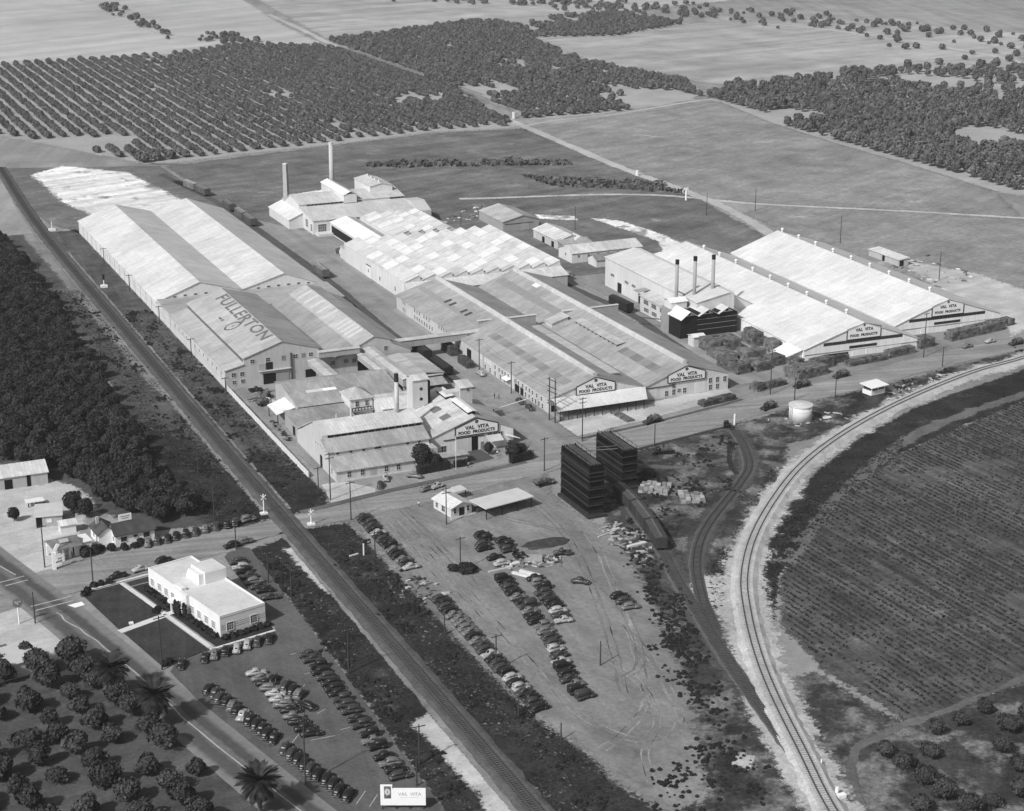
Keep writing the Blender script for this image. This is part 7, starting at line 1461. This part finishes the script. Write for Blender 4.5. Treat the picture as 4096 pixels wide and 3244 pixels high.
# rubble, boards and scrap
def board(label, x, y, L, w, rz, v, h=.25): t = MB(); t.box(-L/2,L/2,-w/2,w/2,0,h); return tag(obj('board', t.mesh('board', plain(v,.8,.12)), None, (x, y, .1), R(rz)), label, 'board', 'loose boards and beams')
board('pale thick board lying among scrap below the tall cooling tower', 184.4, 341.4, 5.2, .9, 8, .62, .5); board('pale short board above the thick one below the tower', 183.8, 352.4, 3.4, .7, 6, .55); board('long pale beam pointing into the dirt lot from the tower foot', 181.0, 350.6, 6, .35, 20, .5); board('beam lying across the tower foot', 184.2, 354.6, 7, .3, 8, .4); board('left one of a pair of pale beams in the dirt lot', 152.0, 336.4, 5.4, .7, -56, .66, .5); board('right one of a pair of pale beams in the dirt lot', 154.0, 336.6, 5.4, .8, -56, .66, .5); board('pale plank beside the upper dirt lot cars', 148.8, 341.6, 6.2, .5, 4, .5); board('fat pale block among the dirt lot scrap', 153.0, 343.0, 2.4, 1.0, 8, .66, .5); board('grey flat crate lid in the dirt lot', 158.2, 343.8, 4.2, 2.4, -25, .33, .8)
board('white slab lying near the hut by the curve', 279.4, 402.6, 2.4, .7, -8, .8, .4); board('long white plank in weeds left of the dirt lot', 120.4, 363.4, 2.4, .4, 14, .6)
# earth bank pit in the dirt lot
m = MB(); rings = []
for r, z in ((1,.05),(.9,.25),(.7,.45),(.45,.6),(.2,.5)): rings.append([(165.2+6.4*r*math.cos(a)*(1+.22*mnoise.noise((math.cos(a)*2,math.sin(a)*2,1))), 351.4+3.0*r*math.sin(a)*(1+.25*mnoise.noise((math.cos(a)*2,math.sin(a)*2,5))), z*(.6+.8*abs(mnoise.noise((math.cos(a)*3*r,math.sin(a)*3*r,7))))) for a in [2*math.pi*k/40 for k in range(40)]])
m.loft(rings); tag(m.build('earth_bank', groundm('dark_spoil', .06, .2, .3, .3, .05, .3, 1.5, patches=[(.3,.55,.7,1.8)], fade=False), None, True), 'low dark heap of earth in the dirt lot', 'earth heap')
def rubble(name, label, polys, n, s, vals, seed):
    rg = random.Random(seed); m = MB()
    for P in polys:
        xs = [p[0] for p in P]; ys = [p[1] for p in P]; k = 0
        while k < n:
            x, y = rg.uniform(min(xs), max(xs)), rg.uniform(min(ys), max(ys))
            if not inpoly(x, y, P): continue
            k += 1; m.cur = rg.randrange(len(vals)); a = rg.uniform(0, 3.14); L_, w_, h_ = s*rg.uniform(.3,1.6), s*rg.uniform(.15,.6), s*rg.uniform(.1,.5); c, q = math.cos(a), math.sin(a); b = len(m.v); m.box(-L_,L_,-w_,w_,0,h_); m.v[b:] = [(x+u*c-v*q, y+u*q+v*c, .1+z_) for u, v, z_ in m.v[b:]]
    return tag(m.build(name, [plain(v,.9,.2,1.5) for v in vals]), label, 'rubble', kind='stuff')
rubble('scrap', 'scrap, boards and rubble below the cooling tower and along the siding', [[(178,341),(181,354),(186,357),(190,346),(186,334),(181,330)]], 130, .7, (.05,.12,.25,.4), 1)
rubble('scrap', 'scrap and rubble around the dirt lot clearing and left car row', [[(148,346),(156,346),(166,346),(163,338),(151,340)],[(122,346),(131,346),(133,334),(126,332),(121,338)]], 70, .6, (.04,.1,.2,.45), 2)
rubble('scrap', 'rubble round the tank and the track hut', [[(262,408),(284,412),(286,400),(268,398)],[(300,412),(330,424),(340,424),(312,408)]], 60, .6, (.05,.12,.3,.5), 3)
rubble('scrap', 'scattered rubble behind the sheds and on the dumping ground', [[(268,690),(300,720),(320,700),(300,692)],[(385,540),(430,560),(430,520),(400,505)],[(296,575),(330,598),(340,585),(310,570)]], 70, .9, (.12,.25,.5,.7), 4)
rubble('drums', 'pipes and drums lying by the fence door of the lettered block', [[(128.5,486),(137,497),(140,494),(134,484)],[(131,446),(131.6,466),(130,466),(129.4,448)]], 40, .6, (.03,.08,.2), 5)
# scrub row in the far meadow
sc = [(330+90*random.random(), 765+random.gauss(0,7)) for k in range(60)]
bz = []
for k in range(110): tt = random.random(); bz.append((292+92*tt, 830-36*tt+random.gauss(0, 2.0)))
for k in range(130): tt = random.random(); bz.append((352+62*tt, 760-46*tt+random.gauss(0, 5.0)))
tufts('far_scrub', 'rows of piled brush in the meadow behind the works', 'brush', [[(288,838),(386,800),(384,790),(288,824)],[(350,772),(402,730),(402,705),(352,744)]], .30, 1.3, M_dry, .6, -.1, 9)
# ------------------------------------------------------------------ the air
m = MB(); m.box(-4600, 5600, -1600, 8600, -1.0, 172)
hz = m.build('haze', None); hz.data.materials.clear()
hm = bpy.data.materials.new('haze_air'); hm.use_nodes = True; n_ = hm.node_tree; n_.nodes.clear()
vo = n_.nodes.new('ShaderNodeVolumePrincipled'); out = n_.nodes.new('ShaderNodeOutputMaterial'); n_.links.new(vo.outputs[0], out.inputs['Volume'])
vo.inputs['Color'].default_value = (.92, .92, .92, 1); vo.inputs['Density'].default_value = HAZE; vo.inputs['Anisotropy'].default_value = .1
hz.data.materials.append(hm); tag(hz, 'thin pale haze lying over the whole plain', 'haze', kind='stuff')
print('cars', NCAR, 'grove', NG, 'orch', n1, n2, n3, 'objects', len(bpy.data.objects))
